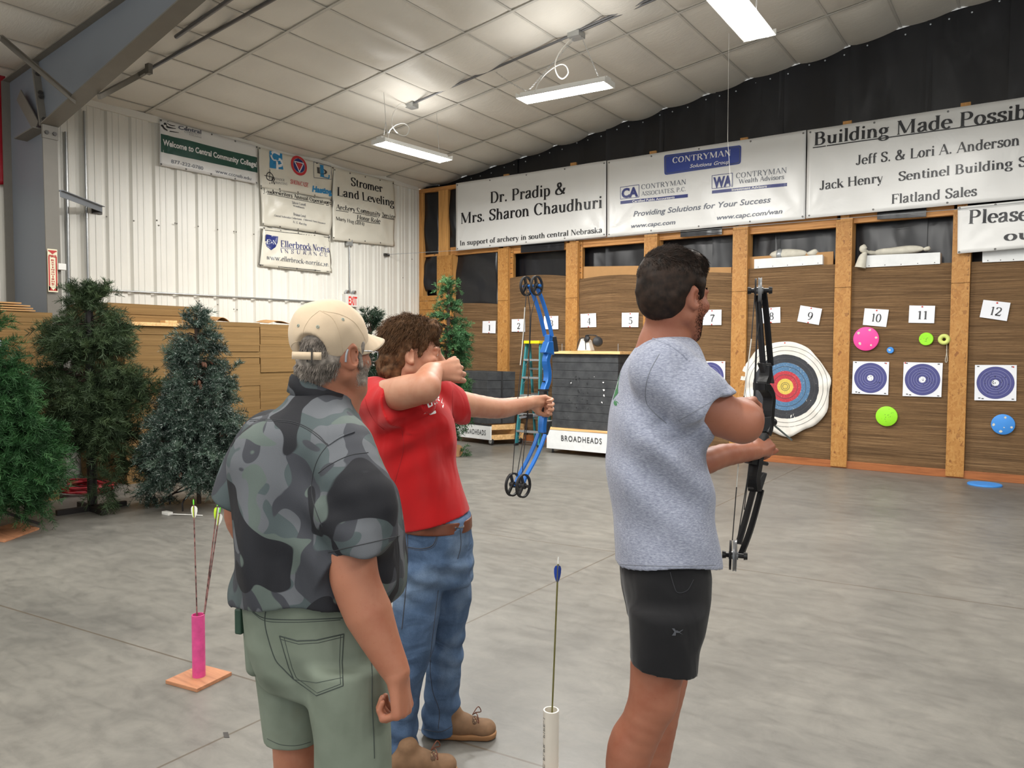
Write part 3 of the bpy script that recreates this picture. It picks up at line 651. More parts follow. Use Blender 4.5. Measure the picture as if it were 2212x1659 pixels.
# ------------------------------------------------------------------ lettering
# serif glyphs as pen strokes: weight (T thick, t thin, n broad-nib) + flags (a,b = serif at start/end) : points | @ellipse arc | ~ smooth path
SERIF = {
'A': (13, "ta 1.2,0 6.3,14;Tb 6.3,14 11.6,0;t 3.2,4.8 9.6,4.8"), 'B': (12, "Tab 3,0 3,14;t 3,13.7 6,13.7;n@6,10.6,3.4,3.1,90,-90;t 3,7.4 6.5,7.4;n@6.3,3.85,4,3.55,90,-90;t 3,.3 6.5,.3"),
'C': (12.6, "n@6.9,7,5.4,6.8,42,318;t 11.3,9.2 11.3,13.2"), 'D': (13.4, "Tab 3,0 3,14;t 3,13.7 6,13.7;n@6,7,6,6.7,90,-90;t 3,.3 6,.3"),
'E': (12, "Tab 3,0 3,14;t 3,13.7 10.5,13.7;t 10.4,13.7 10.9,10.6;t 3,7.2 8,7.2;t 8,9 8,5.4;t 3,.3 10.6,.3;t 10.5,.3 11.3,3.8"), 'F': (11, "Tab 3,0 3,14;t 3,13.7 10.3,13.7;t 10.2,13.7 10.7,10.6;t 3,7.2 8,7.2;t 8,9 8,5.4"),
'G': (13.6, "n@6.9,7,5.4,6.8,42,312;t 11.3,9.4 11.3,13.2;Tb 10.8,1 10.8,6"), 'H': (15, "Tab 3,0 3,14;t 3,7.2 12,7.2;Tab 12,0 12,14"), 'I': (6.6, "Tab 3.3,0 3.3,14"),
'J': (8.6, "Tb 5.6,3 5.6,14;n@3.4,3,2.3,2.8,0,-170"), 'K': (14, "Tab 3,0 3,14;tb 3.6,6.5 11,14;Tb 5.6,8 12,0"), 'L': (11.6, "Tab 3,0 3,14;t 3,.3 10.6,.3;t 10.5,.3 11.2,4.6"),
'M': (17.6, "tab 2.6,0 2.6,14;T 3,14 8.4,1;t 8.4,1 14,14;Tab 14.4,0 14.4,14"), 'N': (14.4, "tab 2.8,0 2.8,14;T 3,14 11.8,0;tb 11.8,0 11.8,14"), 'O': (14, "n@7,7,5.5,6.8,0,360"),
'P': (11.6, "Tab 3,0 3,14;t 3,13.7 6,13.7;n@6,10.2,4,3.5,90,-90;t 3,6.7 6,6.7"), 'R': (13.4, "Tab 3,0 3,14;t 3,13.7 6,13.7;n@6,10.4,4,3.3,90,-90;t 3,7.1 6,7.1;Tb 6.2,7 11.6,0"),
'S': (10.4, "m~9,10.6 8.6,12.7 5.6,13.7 2.8,12.6 2.3,10.4 3.6,8.6 6.6,6.8 8.8,4.9 8.6,2.2 5.8,.3 2.8,1.1 1.9,4;t 9,10.2 9,13.6;t 1.8,.4 1.8,4.2"), 'T': (12.4, "Ta 6.2,0 6.2,13.7;t 1,13.7 11.4,13.7;t 1.1,13.7 .9,10.4;t 11.3,13.7 11.5,10.4"),
'U': (14, "Tb 3,4 3,14;n@7.2,4.2,4.2,4,180,360;tb 11.4,4 11.4,14"), 'V': (13, "Ta 1.5,14 6.8,0;tb 6.8,0 11.6,14"), 'W': (19, "Ta 1.5,14 6,0;t 6,0 9.6,12;T 9.4,13 13.4,0;tb 13.4,0 17.6,14"), 'Y': (13, "Ta 1.5,14 6.6,6.6;tb 6.6,6.6 11.6,14;Ta 6.6,0 6.6,6.8"), '&': (15, "m~12.6,6.6 9.6,1.6 6,.3 2.6,1.2 1.8,3.9 4,6.8 7.6,9.4 8,12 6.2,13.7 4.2,12.2 4.8,9.4 8.6,4 12.8,.6;t 10.6,6.9 14,6.9"),
'a': (9, "T 6.6,1 6.6,6.4;m~6.6,6.2 6.2,8.6 4.2,9.2 2.2,8.2 1.9,6.8;m~6.6,5.6 3.4,4.6 1.6,2.8 2.2,.7 4,.4 6.6,2;t 6.6,1 8.6,.4"), 'b': (10, "T 2.4,.3 2.4,14;t .8,13.7 2.4,13.7;n@5.1,4.6,3.5,4.5,125,-125"), 'c': (8, "n@4.8,4.6,3.7,4.4,42,320;T 7,7.4 7,7"),
'd': (10.2, "Tb 7.6,.2 7.6,14;t 6,13.7 7.6,13.7;n@4.7,4.6,3.5,4.5,55,305"), 'e': (8.6, "n@4.6,4.6,3.6,4.4,0,318;t 1.5,5 8,5"), 'f': (6.4, "Ta 3,0 3,11;n@5,11,2,2.8,180,45;t .9,9 6,9"), 'g': (9.2, "n@4.2,6.2,2.9,2.9,0,360;n@4.4,-1.5,3.7,2.3,0,360;t 3,3.6 2.6,1;t 6.4,8.3 8.8,8.9"),
'h': (10.6, "Ta 2.5,0 2.5,14;t .8,13.7 2.5,13.7;n@5.2,5.9,2.7,3.2,180,0;Ta 7.9,0 7.9,5.9"), 'i': (5, "Ta 2.6,0 2.6,9.1;t .9,8.9 2.6,8.9;D 2.6,12.4"), 'k': (10.4, "Ta 2.5,0 2.5,14;t .8,13.7 2.5,13.7;tb 2.9,4.2 8,9;Tb 4.8,5.6 9,0"), 'l': (5, "Ta 2.6,0 2.6,14;t .9,13.7 2.6,13.7"),
'm': (15.6, "Ta 2.5,0 2.5,9.1;t .8,8.9 2.5,8.9;n@5.2,5.9,2.6,3.2,180,0;Ta 7.8,0 7.8,5.9;n@10.4,5.9,2.6,3.2,180,0;Ta 13,0 13,5.9"), 'n': (10.6, "Ta 2.5,0 2.5,9.1;t .8,8.9 2.5,8.9;n@5.2,5.9,2.7,3.2,180,0;Ta 7.9,0 7.9,5.9"), 'o': (9.2, "n@4.6,4.6,3.6,4.4,0,360"), 'p': (10, "Ta 2.5,-4.2 2.5,9.1;t .8,8.9 2.5,8.9;n@5.1,4.6,3.5,4.4,125,-125"),
'r': (7.8, "Ta 2.5,0 2.5,9.1;t .8,8.9 2.5,8.9;n@5,6.2,2.4,2.8,180,75;D 6.4,8"), 's': (7.6, "m~6.4,7 5.8,8.9 3.8,9.2 2,8 2.2,6.2 4.4,4.9 6.4,3.2 6.2,1.2 4,.3 1.9,1 1.5,2.8"), 't': (6.2, "T 2.8,1.4 2.8,11.6;t .9,9 5.6,9;t 2.8,1.2 4.2,.3;t 4.2,.3 5.8,1.2"), 'u': (10.6, "T 2.6,9.1 2.6,3;t .8,8.9 2.6,8.9;n@5.2,3,2.6,2.7,180,340;Tb 7.9,0 7.9,9.1"),
'v': (9, "Ta 1.4,9 4.7,0;tb 4.7,0 7.8,9"), 'w': (13, "Ta 1.4,9 4.4,0;t 4.4,0 6.6,8.4;T 6.4,9 9.2,0;tb 9.2,0 11.8,9"), 'y': (9, "Ta 1.4,9 4.9,0;tb 7.9,9 4.4,-2.4;D 2.6,-3.4"), 'z': (8,"t 1.4,8.8 7,8.8;T 7,8.8 1.4,.3;t 1.4,.3 7.2,.3"),'x':(9,"Tab 1.5,9 7.6,0;tab 1.5,0 7.6,9"),
'.': (4.6, "D 2.2,1.1"), ',': (4.6, "D 2.2,1.1;t 2.8,.8 1.6,-2.4"), '-': (6, "T 1,4.6 5,4.6"), '/': (6, "t .6,-.6 5.4,14"), '(': (6, "n@6,5,4.4,9.5,130,230"), ')': (6, "n@0,5,4.4,9.5,50,-50"), '!': (5,"T 2.5,4 2.5,14;D 2.5,1"),
'0': (10, "n@5,7,3.8,6.9,0,360"), '1': (7.4, "Ta 4,0 4,13.8;t 4,13.6 1.6,12.2"), '2': (10, "m~1.8,10.6 2.4,13 5,13.8 7.6,12.4 7.6,9.4 5,5.2 1.6,.8;T 1.4,1 8.4,1;t 8.4,1 9,3.6"), '3': (9.6, "n@4.6,10.6,3,3.1,150,-70;n@4.4,4,3.9,3.8,80,-150"), '4': (10, "Ta 6.6,0 6.6,13.8;t 6.6,13.8 1,4.6;t 1,4.4 9.4,4.4"),
'5': (9.6, "t 2.4,13.4 8,13.4;t 2.4,13.4 2.2,8;n@4.4,4.6,3.9,4.2,120,-150;T 2.6,13 7.6,13"), '6': (9.8, "n@4.9,4.5,3.6,4.3,0,360;m~1.4,5 2.2,9.6 4.6,12.6 7.6,13.8"), '7': (9.6, "T 1.4,13 8.4,13;m~8.4,13 5.6,8 4.2,3.6 3.8,0;t 1.4,13.4 1.2,10.6"), '8': (9.8, "n@4.9,10.3,3,3.4,0,360;n@4.9,3.7,3.7,3.6,0,360"), '9': (9.8, "n@4.9,9.3,3.6,4.3,0,360;m~8.4,8.8 7.6,4.2 5.2,1.2 2.2,0")}
def serif_mesh(txt, bold=1.0, it=0.0, spc=0.0):
    V = []; F = []; x0 = 0.0
    TK, TN = 2.55*bold, 0.86*(0.5+0.5*bold)
    def ribbon(P, hw):
        b = len(V); k = len(P)
        for i in range(k):
            a = P[max(i-1, 0)]; c = P[min(i+1, k-1)]; dx, dy = c[0]-a[0], c[1]-a[1]; L = math.hypot(dx, dy) or 1; nx, ny = -dy/L, dx/L
            h = hw(dx/L, dy/L)/2
            V.append((P[i][0]+nx*h, P[i][1]+ny*h)); V.append((P[i][0]-nx*h, P[i][1]-ny*h))
        for i in range(k-1): F.append((b+2*i, b+2*i+1, b+2*i+3, b+2*i+2))
    def bar(x, y, w, h):
        b = len(V); V.extend([(x-w, y), (x+w, y), (x+w*0.55, y+h), (x-w*0.55, y+h)]); F.append((b, b+1, b+2, b+3) if h > 0 else (b+3, b+2, b+1, b))
    for ch in txt:
        if ch == ' ': x0 += 5.2; continue
        if ch not in SERIF: continue
        wd, spec = SERIF[ch]
        for st in spec.split(';'):
            w = st[0]
            if w == 'D':
                cx, cy = map(float, st[1:].split(',')); b = len(V); V.append((x0+cx, cy))
                r = 1.25*(0.6+0.4*bold)
                for q in range(12): V.append((x0+cx+r*math.cos(q*PI/6), cy+r*math.sin(q*PI/6)))
                F.extend((b, b+1+q, b+1+(q+1) % 12) for q in range(12)); continue
            i = 1; fl = ''
            while st[i] in 'ab': fl += st[i]; i += 1
            body = st[i:]
            if body[0] == '@':
                cx, cy, rx, ry, a0, a1 = map(float, body[1:].split(',')); k = max(6, int(abs(a1-a0)/15))
                P = [(x0+cx+rx*math.cos(math.radians(a0+(a1-a0)*q/k))*0.9, cy+ry*math.sin(math.radians(a0+(a1-a0)*q/k))) for q in range(k+1)]
            else:
                pts = [tuple(map(float, p.split(','))) for p in body.lstrip('~').split()]
                if body[0] == '~': pts = [(p.x, p.y) for p in crom([(a, c, 0) for a, c in pts], 4)]
                P = [(x0+a, c) for a, c in pts]
            hw = {'T': lambda dx, dy: TK, 't': lambda dx, dy: TN, 'n': lambda dx, dy: TN+(TK*1.05-TN)*abs(dy)**1.5, 'm': lambda dx, dy: TN+(TK*0.95-TN)*min(1, max(0, 1.15*abs(dy)+0.35*max(0, -dx*dy)))}[w]
            ribbon(P, hw)
            tw = TK if w == 'T' else TN
            for f_, e, o in (('a', P[0], P[-1]), ('b', P[-1], P[0])):
                if f_ in fl: bar(e[0], e[1], tw/2+1.0, 0.8 if o[1] > e[1] else -0.8)
        x0 += wd+spc
    V = [(x+it*y, y) for x, y in V]
    return V, F, x0, 14.0
def sans_mesh(txt, bold=0.0, it=0.0, spc=1.0):
    cu = bpy.data.curves.new('lettering', 'FONT'); cu.body = txt; cu.size = 1.0; cu.offset = bold; cu.shear = it; cu.space_character = spc; cu.resolution_u = 3
    o = bpy.data.objects.new('lettering', cu); COL.objects.link(o)
    dg = bpy.context.evaluated_depsgraph_get(); dg.update(); me = o.evaluated_get(dg).to_mesh()
    V = [(v.co.x, v.co.y) for v in me.vertices]; F = [tuple(p.vertices) for p in me.polygons]
    o.evaluated_get(dg).to_mesh_clear(); bpy.data.objects.remove(o); bpy.data.curves.remove(cu)
    x0 = min(v[0] for v in V); V = [(x-x0, y) for x, y in V]
    return V, F, max(v[0] for v in V), 0.73
class Sheet:
    """a sheet in a plane: origin o, unit axes ex, ey, outward normal n, with a wrinkle function; marks lie on the wrinkled face"""
    def __init__(s, o, ex, ey, n, fn=None): s.o, s.ex, s.ey, s.n = Vector(o), Vector(ex).normalized(), Vector(ey).normalized(), Vector(n).normalized(); s.fn = fn or (lambda u, v: 0.0)
    def p(s, u, v, off=0.0): return s.o + s.ex*u + s.ey*v + s.n*(s.fn(u, v)+off)
    def uv(s, q): d = Vector(q)-s.o; return d.dot(s.ex), d.dot(s.ey)
    def poly(s, mb, pts, off=0.002, sub=0.0):
        c = (sum(p[0] for p in pts)/len(pts), sum(p[1] for p in pts)/len(pts)); k = 6; n = len(pts); vs = []; fs = []
        for u, v in pts:
            for t in range(k+1): w = max(t/k, 0.004); vs.append(s.p(c[0]+(u-c[0])*w, c[1]+(v-c[1])*w, off))
        for i in range(n):
            for t in range(k): e = i*(k+1)+t; g = ((i+1) % n)*(k+1)+t; fs.append((e, e+1, g+1, g))
        mb.add(vs, fs)
    def band(s, mb, a, b, w, off=0.002, k=24):
        a, b = Vector((*a, 0)), Vector((*b, 0)); d = (b-a).normalized(); nn = Vector((-d.y, d.x, 0))*w/2; vs = []; fs = []
        for i in range(k+1):
            c = a.lerp(b, i/k); vs += [s.p(c.x-nn.x, c.y-nn.y, off), s.p(c.x, c.y, off), s.p(c.x+nn.x, c.y+nn.y, off)]
        for i in range(k): fs += [(3*i, 3*i+3, 3*i+4, 3*i+1), (3*i+1, 3*i+4, 3*i+5, 3*i+2)]
        mb.add(vs, fs)
    def quad(s, mb, a, b, c, d, off=0.002, k=16):
        vs = []; fs = []
        for i in range(k+1):
            for j in range(k+1):
                u, v = i/k, j/k; q = [(a[t]*(1-u)+b[t]*u)*(1-v)+(d[t]*(1-u)+c[t]*u)*v for t in (0, 1)]; vs.append(s.p(*q, off))
        for i in range(k):
            for j in range(k): e = i*(k+1)+j; fs.append((e, e+k+1, e+k+2, e+1))
        mb.add(vs, fs)
    def ring(s, mb, c, r0, r1, off=0.002, n=48, sx=1.0, jit=0.0, seed=0, k=1):
        rg = np.random.default_rng(seed); vs = []; fs = []; jr = 1+jit*rg.normal(0, 1, n)
        for q in range(n):
            a = 2*PI*q/n
            for t in range(k+1):
                r = r0+(r1-r0)*t/k; vs.append(s.p(c[0]+sx*r*math.cos(a)*(jr[q] if t == k else 1), c[1]+r*math.sin(a)*(jr[q] if t == k else 1), off))
        for q in range(n):
            for t in range(k):
                e = q*(k+1)+t; g = ((q+1) % n)*(k+1)+t; fs.append((e, e+1, g+1, g))
        mb.add(vs, fs)
    def text(s, mb, txt, a, b, cap, kind='serif', off=0.0055, cut=None, **kw):
        """baseline from a to b (sheet coordinates), cap height in metres"""
        V, F, w, h = (serif_mesh if kind == 'serif' else sans_mesh)(txt, **kw)
        a, b = Vector((*a, 0)), Vector((*b, 0)); L = (b-a).length; d = (b-a).normalized(); up = Vector((-d.y, d.x, 0)); sx, sy = L/w, cap/h
        P = [a+d*(x*sx)+up*(y*sy) for x, y in V]
        if cut is not None:
            F = [f for f in F if all(P[i].x < cut for i in f)]
        mb.add([s.p(p.x, p.y, off) for p in P], F)
    def pt(s, x, y, on):      # photograph pixel on the sheet's plane
        return s.uv(on(x, y))
# ------------------------------------------------------------------ banners
def make_banner(corners, plane, label, group, seed, mat, wr=0.004, bulge=0.0, sags=(), cat='banner', hem=True, name='banner'):
    """corners TL TR BR BL in pixels, plane = ('Y', value) or ('X', value)"""
    on = (lambda x, y: onY(x, y, plane[1])) if plane[0] == 'Y' else (lambda x, y: onX(x, y, plane[1]))
    ex, nn = (Vector((1, 0, 0)), Vector((0, -1, 0))) if plane[0] == 'Y' else (Vector((0, 1, 0)), Vector((1, 0, 0)))
    P = [on(*c) for c in corners]; o = P[3]
    rg = np.random.default_rng(seed); ph = rg.random(12)*6
    W = (P[1]-P[0]).length; H = (P[0]-P[3]).length
    def fn(u, v):
        s, t = u/W, v/H
        d = wr*(0.6*math.sin(7*u+ph[0])*math.sin(4*v+ph[1])+0.5*math.sin(3.1*u-6*v+ph[2])+0.35*math.sin(13*u+5*v+ph[3])*math.sin(3*v+ph[4]))
        for cx, cy in ((0, 0), (1, 0), (0, 1), (1, 1)):       # tension folds out of the corners
            dx, dy = (s-cx)*W, (t-cy)*H; r = math.hypot(dx, dy)+1e-4; an = math.atan2(dy, dx)
            d += wr*0.9*math.exp(-r*1.6)*math.sin(11*an+ph[5]+cx*2+cy)*min(1, r*6)
        d += bulge*math.sin(PI*min(max(s, 0), 1))*math.sin(PI*min(max(t, 0), 1))
        for (sv, amp, wid) in sags:
            d += amp*math.exp(-((v-sv*H-0.05*math.sin(2*PI*s*2)*H)/wid)**2)
        return d
    sh = Sheet(o, ex, (0, 0, 1), nn, fn)
    uv = [sh.uv(p) for p in P]
    nx, ny = max(16, int(W/0.05)), max(12, int(H/0.05)); vs = []; fs = []
    for i in range(nx+1):
        for j in range(ny+1):
            a, b = i/nx, j/ny
            q = [(uv[3][k]*(1-a)+uv[2][k]*a)*(1-b)+(uv[0][k]*(1-a)+uv[1][k]*a)*b for k in (0, 1)]
            sc = -0.006*abs(math.sin(a*PI*4))*((1-b) if b < 0.5 else 0)     # scalloped between the grommets
            vs.append(sh.p(q[0], q[1]-sc*0))
    for i in range(nx):
        for j in range(ny): e = i*(ny+1)+j; fs.append((e, e+ny+1, e+ny+2, e+1))
    c = sh.p((uv[3][0]+uv[2][0])/2, (uv[3][1]+uv[2][1])/2)
    r = empty(name, c, label=label, cat=cat, group=group)
    mb = MB(); mb.add(vs, fs); so = mb.build('sheet', mat, r, smooth=80)
    sol = so.modifiers.new('thickness', 'SOLIDIFY'); sol.thickness = 0.0015; sol.offset = 1
    g = MB()
    for a in [0.012]+[k/4 for k in (1, 2, 3)]+[0.988]:
        for b in (0.03, 0.97):
            q = [(uv[3][k]*(1-a)+uv[2][k]*a)*(1-b)+(uv[0][k]*(1-a)+uv[1][k]*a)*b for k in (0, 1)]
            g.lathe([(0.012, 0), (0.012, 0.004), (0.006, 0.005), (0.005, 0.002)], sh.p(q[0], q[1]), nn, 12)
    g.build('grommet', M['bolt'], r)
    return sh, r, on
def write(sh, r, on, items, mat, name='lettering'):
    for it in items:
        mb = MB(); txt, p0, p1, cappx = it[0], it[1], it[2], it[3]; kw = dict(it[4]) if len(it) > 4 else {}
        a, b = sh.uv(on(*p0)), sh.uv(on(*p1)); m = ((p0[0]+p1[0])/2, (p0[1]+p1[1])/2)
        cap = abs(sh.uv(on(m[0], m[1]-cappx))[1]-sh.uv(on(*m))[1]); kind = kw.pop('kind', 'serif')
        sh.text(mb, txt, a, b, cap, kind, **kw); mb.build(name, mat, r)
def rules(sh, r, on, segs, mat, name='rule'):
    mb = MB()
    for a, b, w in segs:
        ua, ub = sh.uv(on(*a)), sh.uv(on(*b)); m = ((a[0]+b[0])/2, (a[1]+b[1])/2); wm = abs(sh.uv(on(m[0], m[1]-w))[1]-sh.uv(on(*m))[1]); sh.band(mb, ua, ub, wm)
    return mb.build(name, mat, r)
BP = ('Y', WY-0.06); GB = 'white sponsor banners along the target wall'
def c5(x, y): return (880+x/2.911, 330+y/2.911)
def c6(x, y): return (1500+x/3.072, 200+y/3.072)
def c4(x, y): return (800+x/2.458, y/2.458)
def c3(x, y): return (330+x/3.687, 240+y/3.687)
sh, r, on = make_banner([(985, 396), (1309.5, 347), (1309.5, 511), (985, 542)], BP, 'white banner thanking a doctor and his wife for supporting archery, in black serif letters', GB, 1, M['vinyl'], 0.006)
write(sh, r, on, [('Dr. Pradip &', c5(518, 318), c5(1000, 258), 25), ('Mrs. Sharon Chaudhuri', c5(332, 448), c5(1226, 346), 25), ('In support of archery in south central Nebraska', c5(330, 585), c5(1226, 502), 11.5)], M['ink'])
sh, r, on = make_banner([(1311.5, 347), (1741.5, 281), (1739.5, 473), (1311.5, 512)], BP, 'white banner with navy accountants\' logos and a blue rounded name panel at its top', GB, 2, M['vinyl'], 0.006)
def rquad(mb, pts, rad, off):            # rounded panel from four pixel corners
    uv = [sh.uv(on(*p)) for p in pts]; out = []
    for i in range(4):
        a, b, c = Vector((*uv[i-1], 0)), Vector((*uv[i], 0)), Vector((*uv[(i+1) % 4], 0)); p = b+(a-b).normalized()*rad; q = b+(c-b).normalized()*rad
        for t in range(6): s = t/5; e = p*(1-s)**2+b*2*s*(1-s)+q*s*s; out.append((e.x, e.y))
    cx_, cy_ = sum(p[0] for p in out)/len(out), sum(p[1] for p in out)/len(out); k = 10; n_ = len(out); vs = []; fs = []
    for (u, v) in out:
        for t in range(k+1): w_ = max(t/k, 0.002); vs.append(sh.p(cx_+(u-cx_)*w_, cy_+(v-cy_)*w_, off))
    for i in range(n_):
        for t in range(k): e = i*(k+1)+t; g_ = ((i+1) % n_)*(k+1)+t; fs.append((e, e+1, g_+1, g_))
    mb.add(vs, fs)
m = MB(); rquad(m, [c4(1560, 825), c4(1970, 770), c4(1968, 870), c4(1562, 930)], 0.04, 0.0045); m.build('name_panel', M['ink_blue'], r)
m = MB(); rquad(m, [c4(1567, 830), c4(1964, 777), c4(1962, 866), c4(1568, 924)], 0.035, 0.0052); m.build('panel_outline', M['ink_slate'], r)
m = MB(); rquad(m, [c4(1570, 833), c4(1961, 780), c4(1959, 863), c4(1571, 921)], 0.033, 0.0058); m.build('panel_field', M['ink_blue'], r)
write(sh, r, on, [('CONTRYMAN', c4(1604, 868), c4(1916, 826), 12.5, dict(off=0.011)), ('Solutions Group', c4(1698, 892), c4(1908, 868), 8, dict(kind='sans', it=0.25, bold=0.01, off=0.012))], M['ink_white'], 'panel_lettering')
rules(sh, r, on, [(c4(1328, 1076), c4(1686, 1039), 7), (c4(1814, 1020), c4(2212, 979), 7)], M['ink_navy'], 'blue_bar')
m = MB()
for (x0, y0, x1, y1, x2, y2, x3, y3) in ((1328, 995, 1428, 981, 1428, 1047, 1328, 1058), (1814, 932, 1924, 919, 1924, 990, 1814, 1002)):
    q = [c4(x0, y0), c4(x1, y1), c4(x2, y2), c4(x3, y3)]
    for i in range(4): sh.band(m, sh.uv(on(*q[i])), sh.uv(on(*q[(i+1) % 4])), 0.008, 0.003, 4)
m.build('logo_box', M['ink_navy'], r)
write(sh, r, on, [('CA', c4(1334, 1051), c4(1424, 1041), 20, dict(kind='sans', bold=0.05)), ('WA', c4(1820, 996), c4(1920, 984), 22, dict(kind='sans', bold=0.05))], M['ink_navy'], 'logo_lettering')
write(sh, r, on, [('CONTRYMAN', c4(1438, 1006), c4(1678, 978), 10.5, dict(bold=0.75)), ('ASSOCIATES, P.C.', c4(1440, 1040), c4(1676, 1014), 9, dict(bold=0.75)), ('CONTRYMAN', c4(1940, 948), c4(2212, 917), 11.5, dict(bold=0.7)), ('Wealth Advisors', c4(1956, 976), c4(2196, 950), 10, dict(bold=0.8))], M['ink_slate'])
write(sh, r, on, [('Certified Public Accountants', c4(1392, 1076), c4(1616, 1052), 5, dict(kind='sans', bold=0.02, off=0.005)), ('Investment Advisors', c4(1920, 1014), c4(2106, 995), 5.2, dict(kind='sans', bold=0.02, off=0.005))], M['ink_white'], 'bar_lettering')
write(sh, r, on, [('Providing Solutions for Your Success', c4(1396, 1150), c4(2126, 1074), 12.5, dict(kind='sans', it=0.22, bold=0.012)), ('www.capc.com', c4(1384, 1211), c4(1620, 1190), 9.5, dict(kind='sans', it=0.22, bold=0.015)), ('www.capc.com/wan', c4(1840, 1168), c4(2188, 1133), 10.5, dict(kind='sans', it=0.22, bold=0.015))], M['ink_slate'], 'lettering')
sh, r, on = make_banner([(1744, 281), (2420, 178), (2420, 410), (1741, 472)], BP, 'white banner headed Building Made Possible in large underlined letters, cut by the photo edge', GB, 3, M['vinyl'], 0.007)
write(sh, r, on, [('Building Made Possible', c6(788, 352), (2262, 250), 30), ('Jeff S. & Lori A. Anderson', c6(1070, 482), c6(2160, 350), 22), ('Jack Henry', c6(830, 648), c6(1252, 594), 20), ('Sentinel Building Systems', c6(1350, 588), (2330, 346), 21), ('Flatland Sales', c6(1304, 740), c6(1874, 684), 21)], M['ink'])
rules(sh, r, on, [(c6(786, 366), (2290, 246), 2.4)], M['ink'], 'underline')
sh, r, on = make_banner([(2069, 447), (2420, 412), (2420, 518), (2068, 548)], ('Y', WY-0.085), 'smaller white banner beginning with the word Please, overlapping the post right of sheet 11', GB, 4, M['vinyl'], 0.006)
write(sh, r, on, [('Please', c6(1812, 872), (2222, 476), 30), ('our', c6(2052, 985), (2258, 514), 22)], M['ink'])
# ---- banners on the ribbed side wall
LP = ('X', WX+0.06); GL = 'banners on the white ribbed wall'
sh, r, on = make_banner([(345, 256), (557, 316), (556, 398), (345, 357)], LP, 'white college banner with a dark green band, leftmost on the ribbed wall', GL, 11, M['vinyl'], 0.008)
g = MB(); sh.quad(g, *[sh.uv(on(*c3(x, y))) for x, y in ((62, 325), (832, 492), (832, 370), (62, 180))], off=0.0025, k=30); g.build('green_band', M['ink_green'], r)
write(sh, r, on, [('Welcome to Central Community College!', c3(78, 268), c3(824, 448), 12, dict(kind='sans', bold=0.03, off=0.007))], M['ink_white'], 'band_lettering')
write(sh, r, on, [('Central', c3(204, 142), c3(384, 182), 8, dict(kind='sans', bold=0.03, it=0.0)), ('COMMUNITY', c3(250, 170), c3(384, 198), 3.6, dict(kind='sans', spc=1.5)), ('COLLEGE', c3(286, 192), c3(384, 218), 3.6, dict(kind='sans', spc=1.5)), ('877-222-0780', c3(148, 412), c3(402, 470), 8, dict(kind='sans')), ('www.cccneb.edu', c3(500, 490), c3(780, 552), 8, dict(kind='sans'))], M['ink_slate'])
m = MB()
for pts in ((75, 120, 92, 140, 128, 158, 204, 172), (98, 104, 112, 124, 142, 134, 184, 140), (120, 92, 132, 106, 150, 114, 180, 118)):
    P = crom([Vector((*sh.uv(on(*c3(pts[i], pts[i+1]))), 0)) for i in range(0, 8, 2)], 5)
    for i in range(len(P)-1): sh.band(m, P[i][:2], P[i+1][:2], 0.028*(1-i/len(P))+0.004, 0.0035, 1)
    sh.ring(m, P[0][:2], 0, 0.02, 0.004, 12)
m.build('logo_arcs', M['ink'], r)
sh, r, on = make_banner([(558, 317), (720, 361), (716, 430), (562, 404)], LP, 'cream banner of coloured sponsor logos hanging right of the college banner', GL, 12, M['vinyl_cream'], 0.012, 0.03)
O = 0.006
m = MB(); sh.quad(m, *[sh.uv(on(*c3(x, y))) for x, y in ((926, 452), (1030, 468), (1030, 340), (926, 316))], off=O, k=4); m.build('blue_logo_square', M['ink_sky'], r)
m = MB()
for pts in (((1010, 345), (960, 325), (940, 350), (950, 385), (985, 385), (1020, 390), (1022, 430), (985, 440)), ((985, 400), (985, 470))):
    P = crom([Vector((*sh.uv(on(*c3(*q))), 0)) for q in pts], 4)
    for i in range(len(P)-1): sh.band(m, P[i][:2], P[i+1][:2], 0.04, O+0.002, 1)
m.build('logo_letters', M['ink_white'], r)
cc = sh.uv(on(*c3(1155, 436))); m = MB(); sh.ring(m, cc, 0.115, 0.155, O, 40); sh.ring(m, cc, 0.0, 0.06, O, 20); m.build('red_ring', M['ink_red'], r)
m = MB(); sh.ring(m, cc, 0.0, 0.108, O-0.001, 40); m.build('blue_disc', M['ink_navy'], r)
m = MB()
for k in range(3):
    a0, a1 = math.radians(-90+120*k), math.radians(30+120*k); sh.band(m, (cc[0]+0.10*math.cos(a0), cc[1]+0.10*math.sin(a0)), (cc[0]+0.10*math.cos(a1), cc[1]+0.10*math.sin(a1)), 0.014, O+0.002, 2)
m.build('triangle', M['ink_white'], r)
q = [(1272, 405), (1418, 440), (1424, 545), (1272, 532)]; m = MB()
for i in range(4): sh.band(m, sh.uv(on(*c3(*q[i]))), sh.uv(on(*c3(*q[(i+1) % 4]))), 0.008, O, 4)
m.build('logo_frame', M['ink_slate'], r)
write(sh, r, on, [('D', c3(1290, 494), c3(1390, 512), 13, dict(off=O))], M['ink_grey'], 'grey_logo_letter'); write(sh, r, on, [('L', c3(1318, 522), c3(1410, 540), 26, dict(bold=1.5, off=O+0.002))], M['ink_sky'], 'blue_logo_letter')
write(sh, r, on, [('Hasting', c3(1266, 640), c3(1424, 664), 12, dict(kind='sans', bold=0.05, off=O))], M['ink_sky'], 'blue_lettering')
write(sh, r, on, [('SHOWCASE', c3(1086, 578), c3(1230, 608), 9, dict(off=O))], M['ink_red'], 'red_lettering')
write(sh, r, on, [('PONDER', c3(962, 548), c3(1042, 562), 5, dict(off=O, bold=0.7)), ('PRINTING', c3(968, 578), c3(1066, 592), 5, dict(off=O, bold=0.7))], M['ink_slate'])
